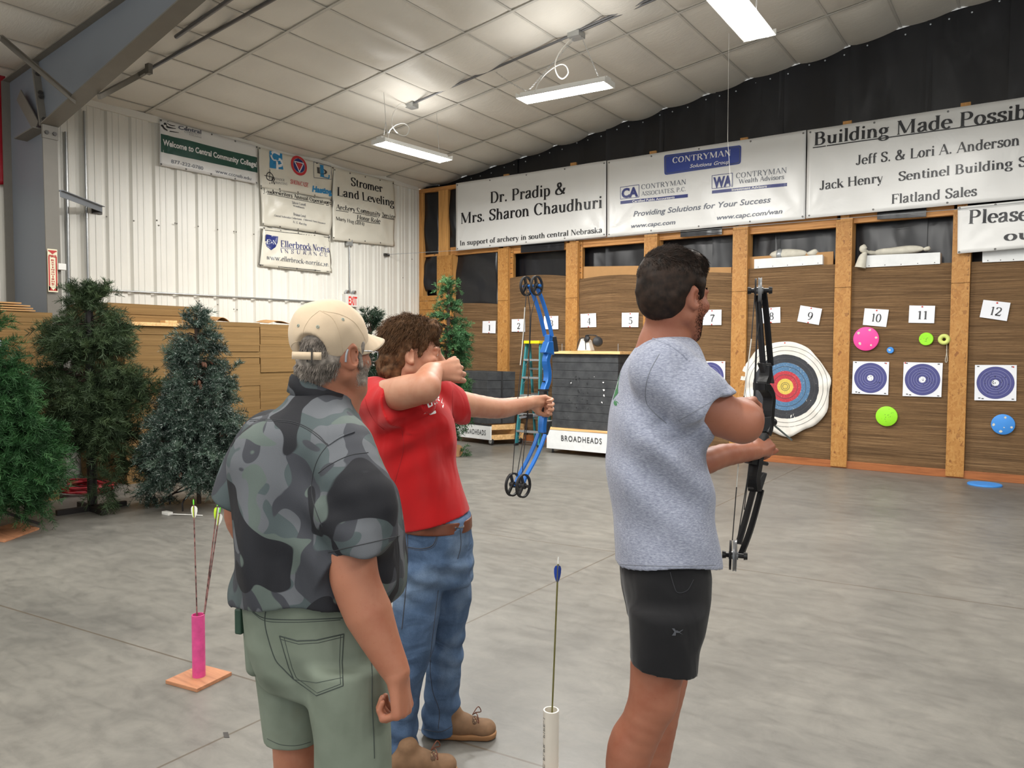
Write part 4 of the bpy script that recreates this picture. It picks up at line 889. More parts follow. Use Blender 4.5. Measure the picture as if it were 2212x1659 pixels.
cc = sh.uv(on(*c3(928, 522))); m = MB(); sh.ring(m, cc, 0.055, 0.068, O, 24); sh.band(m, (cc[0]-0.10, cc[1]), (cc[0]+0.08, cc[1]), 0.010, O, 2); sh.band(m, (cc[0], cc[1]-0.11), (cc[0], cc[1]+0.11), 0.010, O, 2); sh.text(m, 'R', (cc[0]+0.02, cc[1]-0.10), (cc[0]+0.10, cc[1]-0.10), 0.09, off=O); m.build('crosshair_logo', M['ink'], r)
sh, r, on = make_banner([(563, 404), (716, 431), (714, 508), (566, 486)], ('X', WX+0.05), 'cream banner of faint sponsor names, hung between the logo banner and the insurance banner', GL, 13, M['vinyl_cream'], 0.016, 0.05)
write(sh, r, on, [('Underwriters Annual Operations', c3(882, 648), c3(1416, 748), 9, dict(off=0.006))], M['ink'])
write(sh, r, on, [('Silver Level', c3(1100, 738), c3(1210, 758), 6, dict(off=0.006, bold=0.8)), ('Woodlands', c3(1106, 760), c3(1196, 780), 4, dict(off=0.006, bold=0.8)), ('Bronze Level', c3(1106, 832), c3(1200, 852), 6, dict(off=0.006, bold=0.8)), ('Central Nebraska Collections   Elderrock Norris Insurance', c3(960, 838), c3(1366, 902), 4, dict(off=0.006, bold=0.8)), ('N. G. Barclay', c3(1106, 890), c3(1210, 914), 4.5, dict(off=0.006, bold=0.8))], M['ink_slate'], 'faint_lettering')
rules(sh, r, on, [(c3(882, 655), c3(1416, 756), 1.2)], M['ink'], 'underline')
sh, r, on = make_banner([(567, 490), (714, 510), (715, 590), (561, 575)], ('X', WX+0.05), 'cream insurance banner with a navy shield, lowest on the ribbed wall', GL, 14, M['vinyl_cream'], 0.018, 0.04)
q = [(860, 945), (1408, 1005), (1410, 1280), (850, 1225)]
rules(sh, r, on, [(c3(*q[i]), c3(*q[(i+1) % 4]), 1.2) for i in range(4)], M['ink'], 'border_line')
m = MB(); P = [sh.uv(on(*c3(*p))) for p in ((895, 982), (940, 990), (988, 1000), (984, 1050), (965, 1085), (936, 1108), (908, 1080), (895, 1040))]; sh.poly(m, P, 0.008); m.build('shield', M['ink_navy'], r)
write(sh, r, on, [('E-N', c3(902, 1056), c3(972, 1066), 9, dict(off=0.011))], M['ink_white'], 'shield_lettering')
write(sh, r, on, [('Ellerbrock Norris', c3(1012, 1082), c3(1404, 1126), 14, dict(off=0.008, bold=0.75)), ('INSURANCE', c3(1006, 1128), c3(1404, 1160), 8, dict(off=0.008, bold=0.6, spc=8))], M['ink_navy'])
write(sh, r, on, [('www.ellerbrock-norris.com', c3(904, 1180), c3(1400, 1240), 10, dict(off=0.008, bold=0.65))], M['ink_slate'], 'web_address')
rules(sh, r, on, [(c3(1010, 1092), c3(1250, 1112), 0.9)], M['ink_navy'], 'underline')
sh, r, on = make_banner([(720.5, 362), (851, 392), (853, 532), (718, 518)], LP, 'cream banner of a land levelling firm, nearest the target wall on the ribbed wall', GL, 15, M['vinyl_cream'], 0.012, 0.02, sags=((0.50, 0.03, 0.05),))
write(sh, r, on, [('Stromer', c3(1572, 594), c3(1830, 648), 18, dict(off=0.005)), ('Land Leveling', c3(1466, 672), c3(1918, 762), 18, dict(off=0.005)), ('Archery Community Service', c3(1460, 780), c3(1920, 862), 10, dict(off=0.005)), ('Honor Role', c3(1614, 862), c3(1804, 894), 9.5, dict(off=0.005)), ('Marty Hug (2014)', c3(1456, 868), c3(1676, 914), 7.5, dict(off=0.005))], M['ink'])
rules(sh, r, on, [(c3(1460, 790), c3(1920, 866), 1.2), (c3(1614, 870), c3(1804, 900), 1.2)], M['ink'], 'underline')
sh, r, on = make_banner([(-60, 150), (11, 165), (11, 398), (-60, 404)], ('X', WX+0.06), 'red banner at the left photo edge, above the cardboard stack', GL, 16, M['red_vinyl'], 0.008)
# ------------------------------------------------------------------ sheets, paper targets and discs pinned to the butts
FYF = BYF-0.022
def cA(x, y): return (900+x/3.687, 550+y/3.687)
def cB(x, y): return (1500+x/3.107, 600+y/3.107)
NUM = {1: [cA(526, 530), cA(630, 527), cA(628, 627), cA(523, 624)], 2: [cA(757, 515), cA(863, 512), cA(863, 615), cA(756, 614)], 3: [cA(1014, 490), cA(1128, 488), cA(1128, 595), cA(1012, 594)], 4: [cA(1305, 473), cA(1428, 466), cA(1431, 577), cA(1307, 581)], 5: [cA(1634, 463), cA(1768, 462), cA(1765, 578), cA(1633, 577)], 7: [cB(52, 216), cB(182, 214), cB(181, 317), cB(52, 318)],
       8: [cB(450, 204), cB(576, 196), cB(577, 302), cB(452, 306)], 9: [cB(712, 185), cB(857, 208), cB(835, 317), cB(690, 292)], 10: [cB(1143, 205), cB(1305, 215), cB(1287, 331), cB(1130, 316)], 11: [cB(1443, 186), cB(1616, 188), cB(1609, 305), cB(1437, 302)], 12: [cB(1940, 148), cB(2122, 168), cB(2097, 291), cB(1914, 264)]}
for k, q in NUM.items():
    P = [onY(*p, FYF-0.004) for p in q]; c = sum(P, Vector())/4
    r = empty('numbered_sheet', c, label='white paper sheet printed with the lane number %d, pinned to the target wall' % k, cat='sign', group='lane number sheets')
    ex = (P[2]-P[3]); ey = P[0]-P[3]; sh = Sheet(P[3], ex, (0, 0, 1), (0, -1, 0)); sh.ey = Vector((-sh.ex.z, 0, sh.ex.x)); w, h = ex.length, ey.length
    m = MB(); m.prism(P, (0, 0.003, 0)); m.build('sheet', M['paper'], r)
    s = str(k); m = MB(); tw = 0.070*len(s)*(w/0.27)*(0.86 if len(s) > 1 else 1); lo = 0.12 if k not in (10,) else 0.16; u0 = w*0.53-tw/2
    sh.text(m, s, (u0, h*lo+0.02), (u0+tw, h*lo+0.02), h*0.48, bold=0.85, off=0.002); m.build('number', M['ink_grey'], r)
    for v in ((0.93, 0.04) if k < 10 else (0.93,)):
        m = MB(); m.lathe([(0.010, 0), (0.010, 0.004), (0.006, 0.008), (0, 0.009)], sh.p(w*0.5, h*v, 0.0), (0, -1, 0), 12); m.build('push_pin', M['pin'], r)
TG = {'left of the big round face, behind the grey shirt': [cB(12, 560), cB(207, 560), cB(205, 760), cB(10, 757)], 'under the sheet numbered 10': [cB(1065, 560), cB(1307, 565), cB(1300, 787), cB(1057, 777)], 'under the sheet numbered 11': [cB(1405, 566), cB(1667, 572), cB(1657, 801), cB(1397, 794)], 'under the sheet numbered 12': [cB(1883, 585), cB(2164, 586), cB(2160, 827), cB(1879, 822)]}
for i, (s, q) in enumerate(TG.items()):
    P = [onY(*p, FYF-0.004) for p in q]; c = sum(P, Vector())/4
    r = empty('paper_target', c, label='paper target with dark blue rings, '+s, cat='target', group='blue paper targets')
    sh = Sheet(c, P[1]-P[0], (0, 0, 1), (0, -1, 0)); sh.ey = Vector((-sh.ex.z, 0, sh.ex.x))
    m = MB(); m.prism(P, (0, 0.003, 0)); m.build('sheet', M['paper'], r)
    w = (P[1]-P[0]).length; R = w*0.455
    m = MB(); sh.ring(m, (0, 0), R*0.20, R, 0.002, 48); m.build('blue_disc', M['tgt_blue'], r)
    m = MB()
    for t in (0.34, 0.48, 0.62, 0.80): sh.ring(m, (0, 0), R*t, R*(t+0.016), 0.0028, 48)
    m.build('scoring_ring', M['tgt_line'], r)
    m = MB(); rg = random.Random(i+3)
    for _ in range(16+8*i):
        a, d = rg.random()*6.3, R*0.75*rg.random()**0.8; sh.ring(m, (d*math.cos(a), d*math.sin(a)), 0, rg.uniform(0.003, 0.006), 0.0034, 6)
    m.build('arrow_holes', M['ink'], r)
    m = MB(); 
    for (u, v) in ((-0.42, 0.46), (-0.38, -0.44), (0.42, -0.45), (-0.30, -0.455), (0.40, 0.455)): sh.quad(m, *[(u*w+a, v*w+b_) for a, b_ in ((-0.012, -0.006), (0.012, -0.006), (0.012, 0.006), (-0.012, 0.006))], off=0.002, k=1)
    m.build('corner_print', M['ink_grey'], r)
    m = MB(); m.lathe([(0.009, 0), (0.009, 0.004), (0, 0.007)], sh.p((-0.46 if i == 2 else 0.42)*w, (0.47 if i == 2 else 0.45)*w), (0, -1, 0), 10); m.build('push_pin', M['pin'], r)
def big_face():
    c = onY(*cB(611, 730), FYF-0.01); r = empty('round_target_face', c, label='large round white cloth target face with black, blue, red and yellow rings', cat='target')
    def fn(u, v):
        d = math.hypot(u, v); a = math.atan2(v, u); return 0.010+0.05*max(0, d-0.33)*(math.sin(9*a+1)+0.6*math.sin(17*a))+0.004*math.sin(14*u+3)*math.sin(12*v)+(0.03*max(0, -v-0.38)*(1+math.sin(26*u+14*v)) if v < -0.38 else 0)
    sh = Sheet(c, (1, 0, 0), (0, 0, 1), (0, -1, 0), fn)
    out = [(612, 428), (680, 435), (760, 470), (830, 540), (885, 620), (920, 690), (905, 770), (890, 900), (815, 985), (735, 1020), (650, 1066), (590, 1062), (530, 1035), (450, 1010), (380, 930), (345, 860), (300, 760), (290, 712), (310, 690), (330, 610), (370, 545), (430, 480), (520, 440)]
    P = crom([Vector((*sh.uv(onY(*cB(*p), FYF-0.01)), 0)) for p in out], 4, closed=True); n = len(P); vs = []; fs = []; k = 14
    for p in P:
        for t in range(k+1): vs.append(sh.p(p.x*max(t/k, 0.002), p.y*max(t/k, 0.002)))
    for i in range(n):
        for t in range(k): e = i*(k+1)+t; g = ((i+1) % n)*(k+1)+t; fs.append((e, e+1, g+1, g))
    m = MB(); m.add(vs, fs); so = m.build('cloth', M['cloth_white'], r, smooth=60); s = so.modifiers.new('t', 'SOLIDIFY'); s.thickness = 0.003
    sc = (sh.uv(onY(*cB(837, 730), FYF-0.01))[0])
    for nm, r0, r1, mt in (('black_ring', 0.745, 1.0, 't_black'), ('blue_ring', 0.485, 0.745, 't_blue'), ('red_ring', 0.245, 0.485, 't_red'), ('yellow_centre', 0.0, 0.245, 't_yellow')):
        m = MB(); sh.ring(m, (0, 0), r0*sc, r1*sc, 0.004, 72, jit=0.004, k=5); m.build(nm, M[mt], r, smooth=60)
    m = MB()
    for t in (0.88, 0.615, 0.365, 0.12, 0.07): sh.ring(m, (0, 0), t*sc, (t+0.012)*sc, 0.0056, 64)
    m.build('scoring_ring', M['ink_grey'], r)
    m = MB()
    for t in (1.12, 1.25): sh.ring(m, (0, 0), t*sc, (t+0.010)*sc, 0.0056, 64)
    m.build('outer_scoring_ring', M['ink_grey'], r)
    m = MB(); m.lathe([(0.010, 0), (0.010, 0.006), (0, 0.01)], sh.p(*sh.uv(onY(*cB(612, 437), FYF))), (0, -1, 0), 10); m.build('push_pin', M['pin'], r)
big_face()
def disc(cx, cy, rx, mat, label, holes=0, patches=(), t=0.02):
    c = onY(*cB(cx, cy), FYF-t); R = (onY(*cB(cx+rx, cy), FYF-t)-c).length
    r = empty('foam_disc', c, label=label, cat='foam disc', group='foam discs'); sh = Sheet(c, (1, 0, 0), (0, 0, 1), (0, -1, 0))
    m = MB(); m.lathe([(0.0, 0), (R*0.93, 0), (R, 0.006), (R, t+0.01), (0, t+0.01)], c, (0, 1, 0), 40); m.build('disc', M[mat], r, smooth=40)
    if patches:
        m = MB()
        for (x, y, w) in patches:
            u, v = sh.uv(onY(*cB(x, y), FYF-t)); sh.ring(m, (u, v), 0, w*R, 0.0015, 7, jit=0.25, seed=int(x))
        m.build('pale_tear', M['canvas'], r)
    if holes:
        m = MB(); rg = random.Random(holes)
        for _ in range(holes):
            a, d = rg.random()*6.3, R*0.8*rg.random(); sh.ring(m, (d*math.cos(a), d*math.sin(a)), 0, rg.uniform(0.002, 0.005), 0.0015, 6)
        m.build('arrow_holes', M['bolt'], r)
    return r
disc(1151, 410, 87, 'f_pink', 'large pink foam disc on the butt below the sheet numbered 10', 0, ((1176, 351, 0.10), (1104, 372, 0.11), (1220, 403, 0.11), (1109, 442, 0.12), (1184, 453, 0.09)))
disc(1314, 486, 24, 'f_blue', 'tiny blue foam disc between two paper targets, right of the pink disc', 0, ((1312, 485, 0.3),))
disc(1555, 411, 49, 'f_green', 'lime green foam disc right under the sheet numbered 11', 9)
disc(1289, 930, 74, 'f_green', 'lime green foam disc low on the butt below the paper target of lane 10', 14, ())
disc(2071, 985, 82, 'f_blue', 'blue foam disc with four pale tears below the paper target of lane 12', 0, ((2087, 938, 0.11), (2010, 984, 0.12), (2128, 1003, 0.11), (2055, 1031, 0.11), (2078, 1005, 0.05)))
def hung_ring():
    c = onY(*cB(1676, 414), FYF-0.03); r = empty('foam_ring', c, label='faded lime foam ring with a dangling string beside the post by sheet 11', cat='foam ring')
    m = MB(); P = [c+Vector((0.045*math.cos(a), 0, 0.045*math.sin(a))) for a in [2*PI*i/20 for i in range(20)]]; m.tube(P, 0.026, 8, closed=True); m.build('ring', M['f_lime'], r, smooth=60)
    s = [onY(*cB(x, y), FYF-0.02) for x, y in ((1694, 430), (1693, 500), (1684, 555), (1690, 568), (1697, 552), (1692, 480))]
    m = MB(); m.tube(crom(s, 5), 0.0035, 5); m.build('string', M['canvas'], r)
hung_ring()
c = onZ(*cB(1948, 1386), 0.01); R = (onZ(*cB(2048, 1386), 0.01)-c).length
m = MB(); m.lathe([(0, 0.018), (R*0.97, 0.018), (R, 0.012), (R, 0), (0, 0)], (c.x, c.y, 0.001), (0, 0, 1), 40); tag(m.build('foam_disc', M['f_blue'], smooth=40), 'blue foam disc lying flat on the floor at the foot of the target wall', 'foam disc', 'foam discs')
# string from the ceiling in front of the middle banner, and the wire along the wall
a = onY(1575, 40, 9.6); bq = onY(1579, 405, 9.6)
m = MB(); m.tube([(a.x, 9.6, ceil_z(a.x)-0.02), (a.x+0.01, 9.6, bq.z+0.6), (bq.x, 9.6, bq.z)], 0.003, 5); tag(m.build('hanging_cord', M['plastic_white']), 'thin pale cord hanging from the ceiling in front of the blue-logo banner', 'cord')
# ------------------------------------------------------------------ steel frame at the side wall
def steel_frame():
    Yc = 4.06; xi = -8.92; yo = Yc-0.07
    r = empty('steel_frame', (xi-0.3, Yc, 0), label='grey tapered steel column and roof beam at the left of the picture', cat='steel frame')
    def oy(x, y): return onY(x, y, Yc)
    k0 = oy(101, 272); k1 = oy(400, 8)                  # underside of the beam
    sl = (k1.z-k0.z)/(k1.x-k0.x)
    zk = k0.z
    t0 = oy(42, 165); t1 = oy(274, 0); st = (t1.z-t0.z)/(t1.x-t0.x)
    xo = WX+0.09
    ztop = lambda x: t0.z+st*(x-t0.x)
    zbot = lambda x: zk+sl*(x-xi)
    XE = 1.6; XK = -4.0; zE = ztop(XE)-(ztop(XK)-zbot(XK))
    m = MB(); m.prism([(xo, Yc-0.006, 0), (xi+0.05, Yc-0.006, 0), (xi, Yc-0.006, zk), (xi, Yc-0.006, ztop(xi)), (xo, Yc-0.006, ztop(xo))], (0, 0.012, 0)); m.build('column_web', M['steel'], r)
    m = MB(); m.prism([(xi, Yc-0.006, zk), (XK, Yc-0.006, zbot(XK)), (XE, Yc-0.006, zE), (XE, Yc-0.006, ztop(XE)), (xi, Yc-0.006, ztop(xi))], (0, 0.012, 0)); m.build('beam_web', M['steel'], r)
    m = MB(); m.prism([(xi+0.05, Yc-0.075, 0), (xi+0.064, Yc-0.075, 0), (xi+0.012, Yc-0.075, zk-0.002), (xi, Yc-0.075, zk-0.002)], (0, 0.15, 0)); m.build('column_inner_flange', M['steel_dark'], r)
    m = MB(); m.box((xo-0.02, Yc-0.09, 0), (xo, Yc+0.09, ztop(xo))); m.build('column_outer_flange', M['steel_dark'], r)
    m = MB(); m.prism([(xi, Yc-0.09, zk-0.01), (XK, Yc-0.09, zbot(XK)-0.01), (XE, Yc-0.09, zE-0.01), (XE, Yc-0.09, zE+0.004), (XK, Yc-0.09, zbot(XK)+0.004), (xi, Yc-0.09, zk+0.004)], (0, 0.18, 0)); m.build('beam_lower_flange', M['steel_dark'], r)
    m = MB(); m.prism([(xo, Yc-0.08, ztop(xo)), (XE, Yc-0.08, ztop(XE)), (XE, Yc-0.08, ztop(XE)+0.012), (xo, Yc-0.08, ztop(xo)+0.012)], (0, 0.16, 0)); m.build('beam_upper_flange', M['steel_dark'], r)
    a, b = oy(84, 134), oy(103, 272); xs = (a.x)
    m = MB(); m.hexa([(b.x-0.012, Yc-0.08, zk-0.02), (b.x+0.012, Yc-0.08, zk-0.02), (b.x+0.012, Yc+0.08, zk-0.02), (b.x-0.012, Yc+0.08, zk-0.02), (a.x-0.012, Yc-0.08, ztop(a.x)), (a.x+0.012, Yc-0.08, ztop(a.x)), (a.x+0.012, Yc+0.08, ztop(a.x)), (a.x-0.012, Yc+0.08, ztop(a.x))]); m.build('splice_plate', M['steel_dark'], r)
    m = MB()
    for t in (0.12, 0.2, 0.5, 0.56, 0.92):
        p = Vector((a.x+(b.x-a.x)*t, Yc-0.04, ztop(a.x)+(zk-ztop(a.x))*t)); m.lathe([(0.024, 0), (0.024, 0.022), (0.010, 0.022), (0.010, 0.035), (0, 0.035)], p+Vector((0.012, 0, 0)), (1, 0, 0), 6)
    for dy in (-0.04, 0.04):
        m.lathe([(0.022, 0), (0.022, 0.02), (0, 0.02)], (xi+0.02, Yc+dy, zk-0.09), (1, 0, 0), 6)
    m.build('bolt', M['bolt'], r)
    m = MB(); m.box((xi-0.005, Yc-0.08, zk-0.15), (xi+0.024, Yc+0.08, zk-0.01)); m.build('base_plate_at_beam', M['steel_dark'], r)
    # stiffener and the plate that lies flat inside the knee
    m = MB(); p, q = oy(56, 209), oy(94, 278); m.bar((p.x, yo, p.z), (q.x, yo, q.z), 0.14, 0.012, up=(0, 1, 0)) ; m.build('knee_stiffener', M['steel_dark'], r)
    p, q = oy(60, 305), oy(101, 281); m = MB(); m.bar((p.x, yo, p.z), (q.x, yo, q.z), 0.14, 0.012, up=(0, 0, 1)); m.build('knee_plate', M['steel_dark'], r)
    return r, Yc, xi, zk, zbot
SF, YC, XI, ZK, zbot = steel_frame()
# flange braces and the girt tie
def angle(name, a, b, w, label, mat='steel_dark', group='flange braces of the steel frame'):
    m = MB(); a, b = Vector(a), Vector(b); m.bar(a, b, w, 0.008); m.bar(a+Vector((0, 0, -w/2)), b+Vector((0, 0, -w/2)), 0.008, w)
    return tag(m.build(name, M[mat]), label, 'brace', group)
p = onY(0, 76, YC-0.9); q = onY(163, 215, YC-0.02)
angle('flange_brace', p, q, 0.05, 'pale angle brace crossing the beam web, running to the left photo edge')
p = onY(214, 209, YC+0.09); q = onY(300, 163, YC+0.75); m = MB(); m.bar(p, q, 0.035, 0.05); q2 = onY(322, 150, YC+0.78); m.bar(q, q2, 0.035, 0.05); m.box(q2-Vector((0.04, 0.025, 0.05)), q2+Vector((0.03, 0.025, 0.06)))
tag(m.build('flange_brace', M['steel_dark']), 'dark brace under the ceiling to the right of the beam, ending in a hooked bracket', 'brace', 'flange braces of the steel frame')
p = onX(130, 411, XI+0.03); q = onX(222, 446, WX+0.05); q = Vector((WX+0.03, q.y, q.z))
m = MB(); m.bar(p, q, 0.07, 0.008); m.bar(p-Vector((0, 0, 0.035)), q-Vector((0, 0, 0.035)), 0.008, 0.07); o = tag(m.build('wall_tie', M['steel']), 'angle iron tie from the steel column to the ribbed wall', 'brace')
m = MB(); c = onX(209, 452, WX+0.01); m.box((WX-0.01, c.y-0.06, c.z-0.06), (WX+0.03, c.y+0.06, c.z+0.05)); o2 = m.build('bracket', M['bolt'], o)
# extinguisher sign on the column
def ext_sign():
    X = XI+0.07; P = [onX(x, y, X) for x, y in ((104, 538), (125, 538), (124, 631), (103, 631))]; c = sum(P, Vector())/4
    X2 = c.x; 
    r = empty('extinguisher_sign', c, label='narrow cream and red fire extinguisher sign on the steel column', cat='sign')
    sh = Sheet(c, (0, 1, 0), (0, 0, 1), (1, 0, 0)); w = (P[1]-P[0]).length; h = abs(P[0].z-P[3].z)
    m = MB(); m.box((X-0.004, c.y-w/2, c.z-h/2), (X, c.y+w/2, c.z+h/2)); m.build('plate', M['sign_cream'], r)
    O = 0.002; m = MB()
    for s in (-1, 1): sh.quad(m, *[(s*w*a, b*h) for a, b in ((0.44, -0.46), (0.30, -0.46), (0.30, 0.33), (0.44, 0.33))], off=O, k=2)
    sh.quad(m, (-w*.44, .47*h), (w*.44, .47*h), (w*.44, .44*h), (-w*.44, .44*h), off=O, k=2)
    sh.poly(m, [(-w*.36, .445*h), (w*.36, .445*h), (0, .38*h)], O+0.001)
    sh.quad(m, (-w*.44, -.36*h), (w*.44, -.36*h), (w*.44, -.47*h), (-w*.44, -.47*h), off=O, k=2); m.build('red_border', M['sign_red'], r)
    m = MB(); sh.poly(m, [(-w*.40, -.36*h), (w*.40, -.36*h), (0, -.46*h)], O+0.002); m.build('arrow_head', M['sign_cream'], r)
    m = MB(); sh.text(m, 'FIRE', (-w*.40, .31*h), (w*.40, .31*h), 0.055*h, 'sans', bold=0.04, off=O+0.001)
    for i, ch in enumerate('EXTINGUISHER'):
        z = (0.255-0.055*i)*h; k = 0.06 if ch == 'I' else 0.15; sh.text(m, ch, (-w*k, z-0.03*h), (w*k, z-0.03*h), 0.036*h, 'sans', bold=0.03, off=O+0.001)
    m.build('lettering', M['sign_red'], r)
    m = MB(); b = onX(129, 576, X); m.box((X-0.03, b.y-0.02, b.z-0.035), (X+0.02, b.y+0.06, b.z+0.035)); tag(m.build('electrical_box', M['plastic_white'], bevel=0.004), 'small pale electrical fitting on the edge of the steel column beside the extinguisher sign', 'electrical box')
ext_sign()
# conduits on the ribbed wall
def pipe(name, P, r, mat, label, n=8): m = MB(); m.tube(P, r, n); return tag(m.build(name, M[mat], smooth=60), label, 'conduit', 'conduits on the ribbed wall')
X = WX+0.03
pipe('conduit', crom([onX(x, y, X) for x, y in ((157, 790), (156, 690), (157, 660), (160, 640), (168, 629), (182, 625), (260, 628.5), (440, 638), (600, 647), (742, 655))], 5), 0.013, 'galv', 'thin galvanised conduit bent along the ribbed wall towards the exit sign')
for (x0, y0, x1, y1, rr, s) in ((142, 285, 150, 700, 0.020, 'beside the steel column'), (182, 240, 192, 690, 0.016, 'second from the steel column')):
    pipe('conduit', [onX(x0, y0, X), onX((x0+x1)/2, (y0+y1)/2, X), onX(x1, y1, X)], rr, 'galv', 'bright vertical conduit on the ribbed wall, '+s)
a, b, c = onX(754, 525, X), onX(755, 620, X), onX(757, 634, X)
pipe('conduit', [a, onX(755, 560, X), b, c], 0.012, 'galv', 'short conduit dropping from a junction box to the exit sign')
m = MB(); m.box((WX, a.y-0.06, a.z-0.05), (WX+0.06, a.y+0.06, a.z+0.06)); tag(m.build('junction_box', M['galv'], bevel=0.004), 'small junction box under the cream land levelling banner', 'junction box', 'junction boxes')
def exit_sign():
    X = WX+0.09; P = [onX(x, y, X) for x, y in ((747, 635), (774, 637), (774, 663), (747, 662))]; c = sum(P, Vector())/4; w = P[1].y-P[0].y; h = P[0].z-P[3].z
    r = empty('exit_sign', c, label='white exit sign with red letters and two small lamp heads on the ribbed wall', cat='exit sign')
    m = MB(); m.box((WX+0.0, c.y-w/2, c.z-h/2), (X, c.y+w/2, c.z+h/2)); m.build('housing', M['plastic_white'], r, bevel=0.006)
    sh = Sheet((X, c.y, c.z), (0, 1, 0), (0, 0, 1), (1, 0, 0)); m = MB(); sh.text(m, 'EXIT', (-w*.28, -h*.34), (w*.40, -h*.34), h*0.68, 'sans', bold=0.03, off=0.002); m.build('lettering', M['exit_red'], r)
    for s in (-0.28, 0.28):
        m = MB(); q = Vector((WX+0.05, c.y+s*w, c.z+h/2+0.035)); m.lathe([(0, -0.03), (0.035, -0.025), (0.045, 0.02), (0.03, 0.032), (0, 0.034)], q, (0.9, 0.2, -0.3), 14); m.tube([q, (WX+0.05, c.y+s*w*0.8, c.z+h/2)], 0.012, 6); m.build('lamp_head', M['chrome'], r, smooth=40)
exit_sign()
a = onX(836, 550, WX+0.04); b = onY(985, 541, WY-0.10)
m = MB(); m.tube([a, b, onY(1310, 513, WY-0.11), onY(2066, 452, WY-0.11), onY(2300, 428, WY-0.12)], 0.004, 5); o = tag(m.build('wire', M['alu']), 'thin wire stretched from the ribbed wall along the foot of the banners', 'wire')
m = MB(); m.box((WX-0.01, a.y-0.05, a.z-0.025), (WX+0.05, a.y+0.06, a.z+0.02)); m.build('anchor', M['bolt'], o)
m = MB()
for (x, y) in ((230, 468), (289, 477), (343, 487), (339, 476), (378, 482), (382, 483), (428, 489), (470, 496), (505, 500), (510, 501), (548, 506), (610, 510), (660, 480), (431, 650), (470, 658), (505, 668), (512, 669), (640, 676), (890, 560), (870, 600)):
    p_ = onX(x, y, WX+0.004); m.lathe([(0.010, 0), (0.010, 0.004), (0.006, 0.008), (0, 0.008)], p_, (1, 0, 0), 8)
o = m.build('trim_wall_screws', M['steel_dark']); tag(o, kind='structure')
# ------------------------------------------------------------------ stacks of cardboard sheets
def stack(name, x0, x1, y0, y1, z0, z1, label, seed, step=0.012, jit=0.003, mat='stack', group='stacks of cardboard sheets'):
    """bound sheets: every few centimetres the pile shifts a little"""
    rg = np.random.default_rng(seed); m = MB(); z = z0
    while z < z1-1e-4:
        t = min(rg.uniform(0.05, 0.20), z1-z); 
        if z1-(z+t) < 0.02: t = z1-z
        a, b, c, d = rg.normal(0, jit, 4); m.box((x0+a, y0+b, z), (x1+c, y1+d, z+t-0.0015)); z += t
    return tag(m.build(name, M[mat]), label, 'cardboard stack', group)
fx = onZ(275, 1047).x; fy = onZ(275, 1047).y
def atX(x, y, X): return onX(x, y, X)
zA = onX(300, 704, fx).z; yB = onX(431, 700, fx).y
stack('cardboard_stack', WX+0.12, fx, fy, yB-0.015, 0.0, zA, 'tall brown cardboard stack behind the frosted tree, carrying a board and a smaller pile', 1)
zb0 = onX(335, 709, fx+0.03).z; zb1 = zA+0.045
m = MB(); m.box((fx-0.12, onX(243, 700, fx+0.03).y, zA+0.002), (fx+0.04, onX(430, 703, fx+0.03).y, zA+0.045)); tag(m.build('pine_board', M['pine'], bevel=0.003), 'long pine board lying between the two brown cardboard piles', 'board')
m = MB(); yq0, yq1 = onX(354, 698, fx).y, onX(380, 698, fx).y; m.box((fx-0.08, yq0, zA+0.047), (fx+0.03, yq1, zA+0.075)); tag(m.build('pine_offcut', M['pine'], bevel=0.003), 'short pine offcut on the long board under the upper cardboard pile', 'board')
zT = onX(330, 658, fx-0.08).z
stack('cardboard_stack', WX+0.12, fx-0.10, onX(233, 660, fx-0.10).y, onX(427, 665, fx-0.10).y, zA+0.05, zT, 'smaller dark cardboard pile resting on the pine board, against the ribbed wall', 2, jit=0.003)
yC = onX(560, 700, fx).y; zC = onX(540, 697, fx).z
stack('cardboard_stack', WX+0.12, fx+0.02, yB+0.015, yC-0.012, 0.0, zC, 'wide cardboard stack right of the frosted tree, left of the man in the cap', 3, jit=0.005)
yD = onX(700, 700, fx).y
stack('cardboard_stack', WX+0.12, fx+0.0, yC+0.012, yD, 0.0, zC-0.01, 'cardboard stack behind the man in the tan cap', 4, jit=0.005)
for (x, y, w, s) in ((478, 694, 30, 'left'), (600, 690, 46, 'right')):
    a, b = onX(x-w/2, y, fx-0.05), onX(x+w/2, y, fx-0.05); m = MB(); vs = []; fs = []
    for i in range(9):
        u = i/8; yy = a.y+(b.y-a.y)*u; zz = zC+0.006+0.05*math.sin(PI*u)*(1 if s == 'left' else 0.7)
        vs += [(fx-0.02, yy, zz), (fx-0.3, yy, zz+0.02)]
    for i in range(8): fs.append((2*i, 2*i+2, 2*i+3, 2*i+1))
    m.add(vs, fs); o = m.build('cardboard_flap', M['card']); sd = o.modifiers.new('t', 'SOLIDIFY'); sd.thickness = 0.005; tag(o, 'curled loose cardboard sheet on the wide stack, '+s+' of the two', 'cardboard', 'loose sheets on the wide stack')
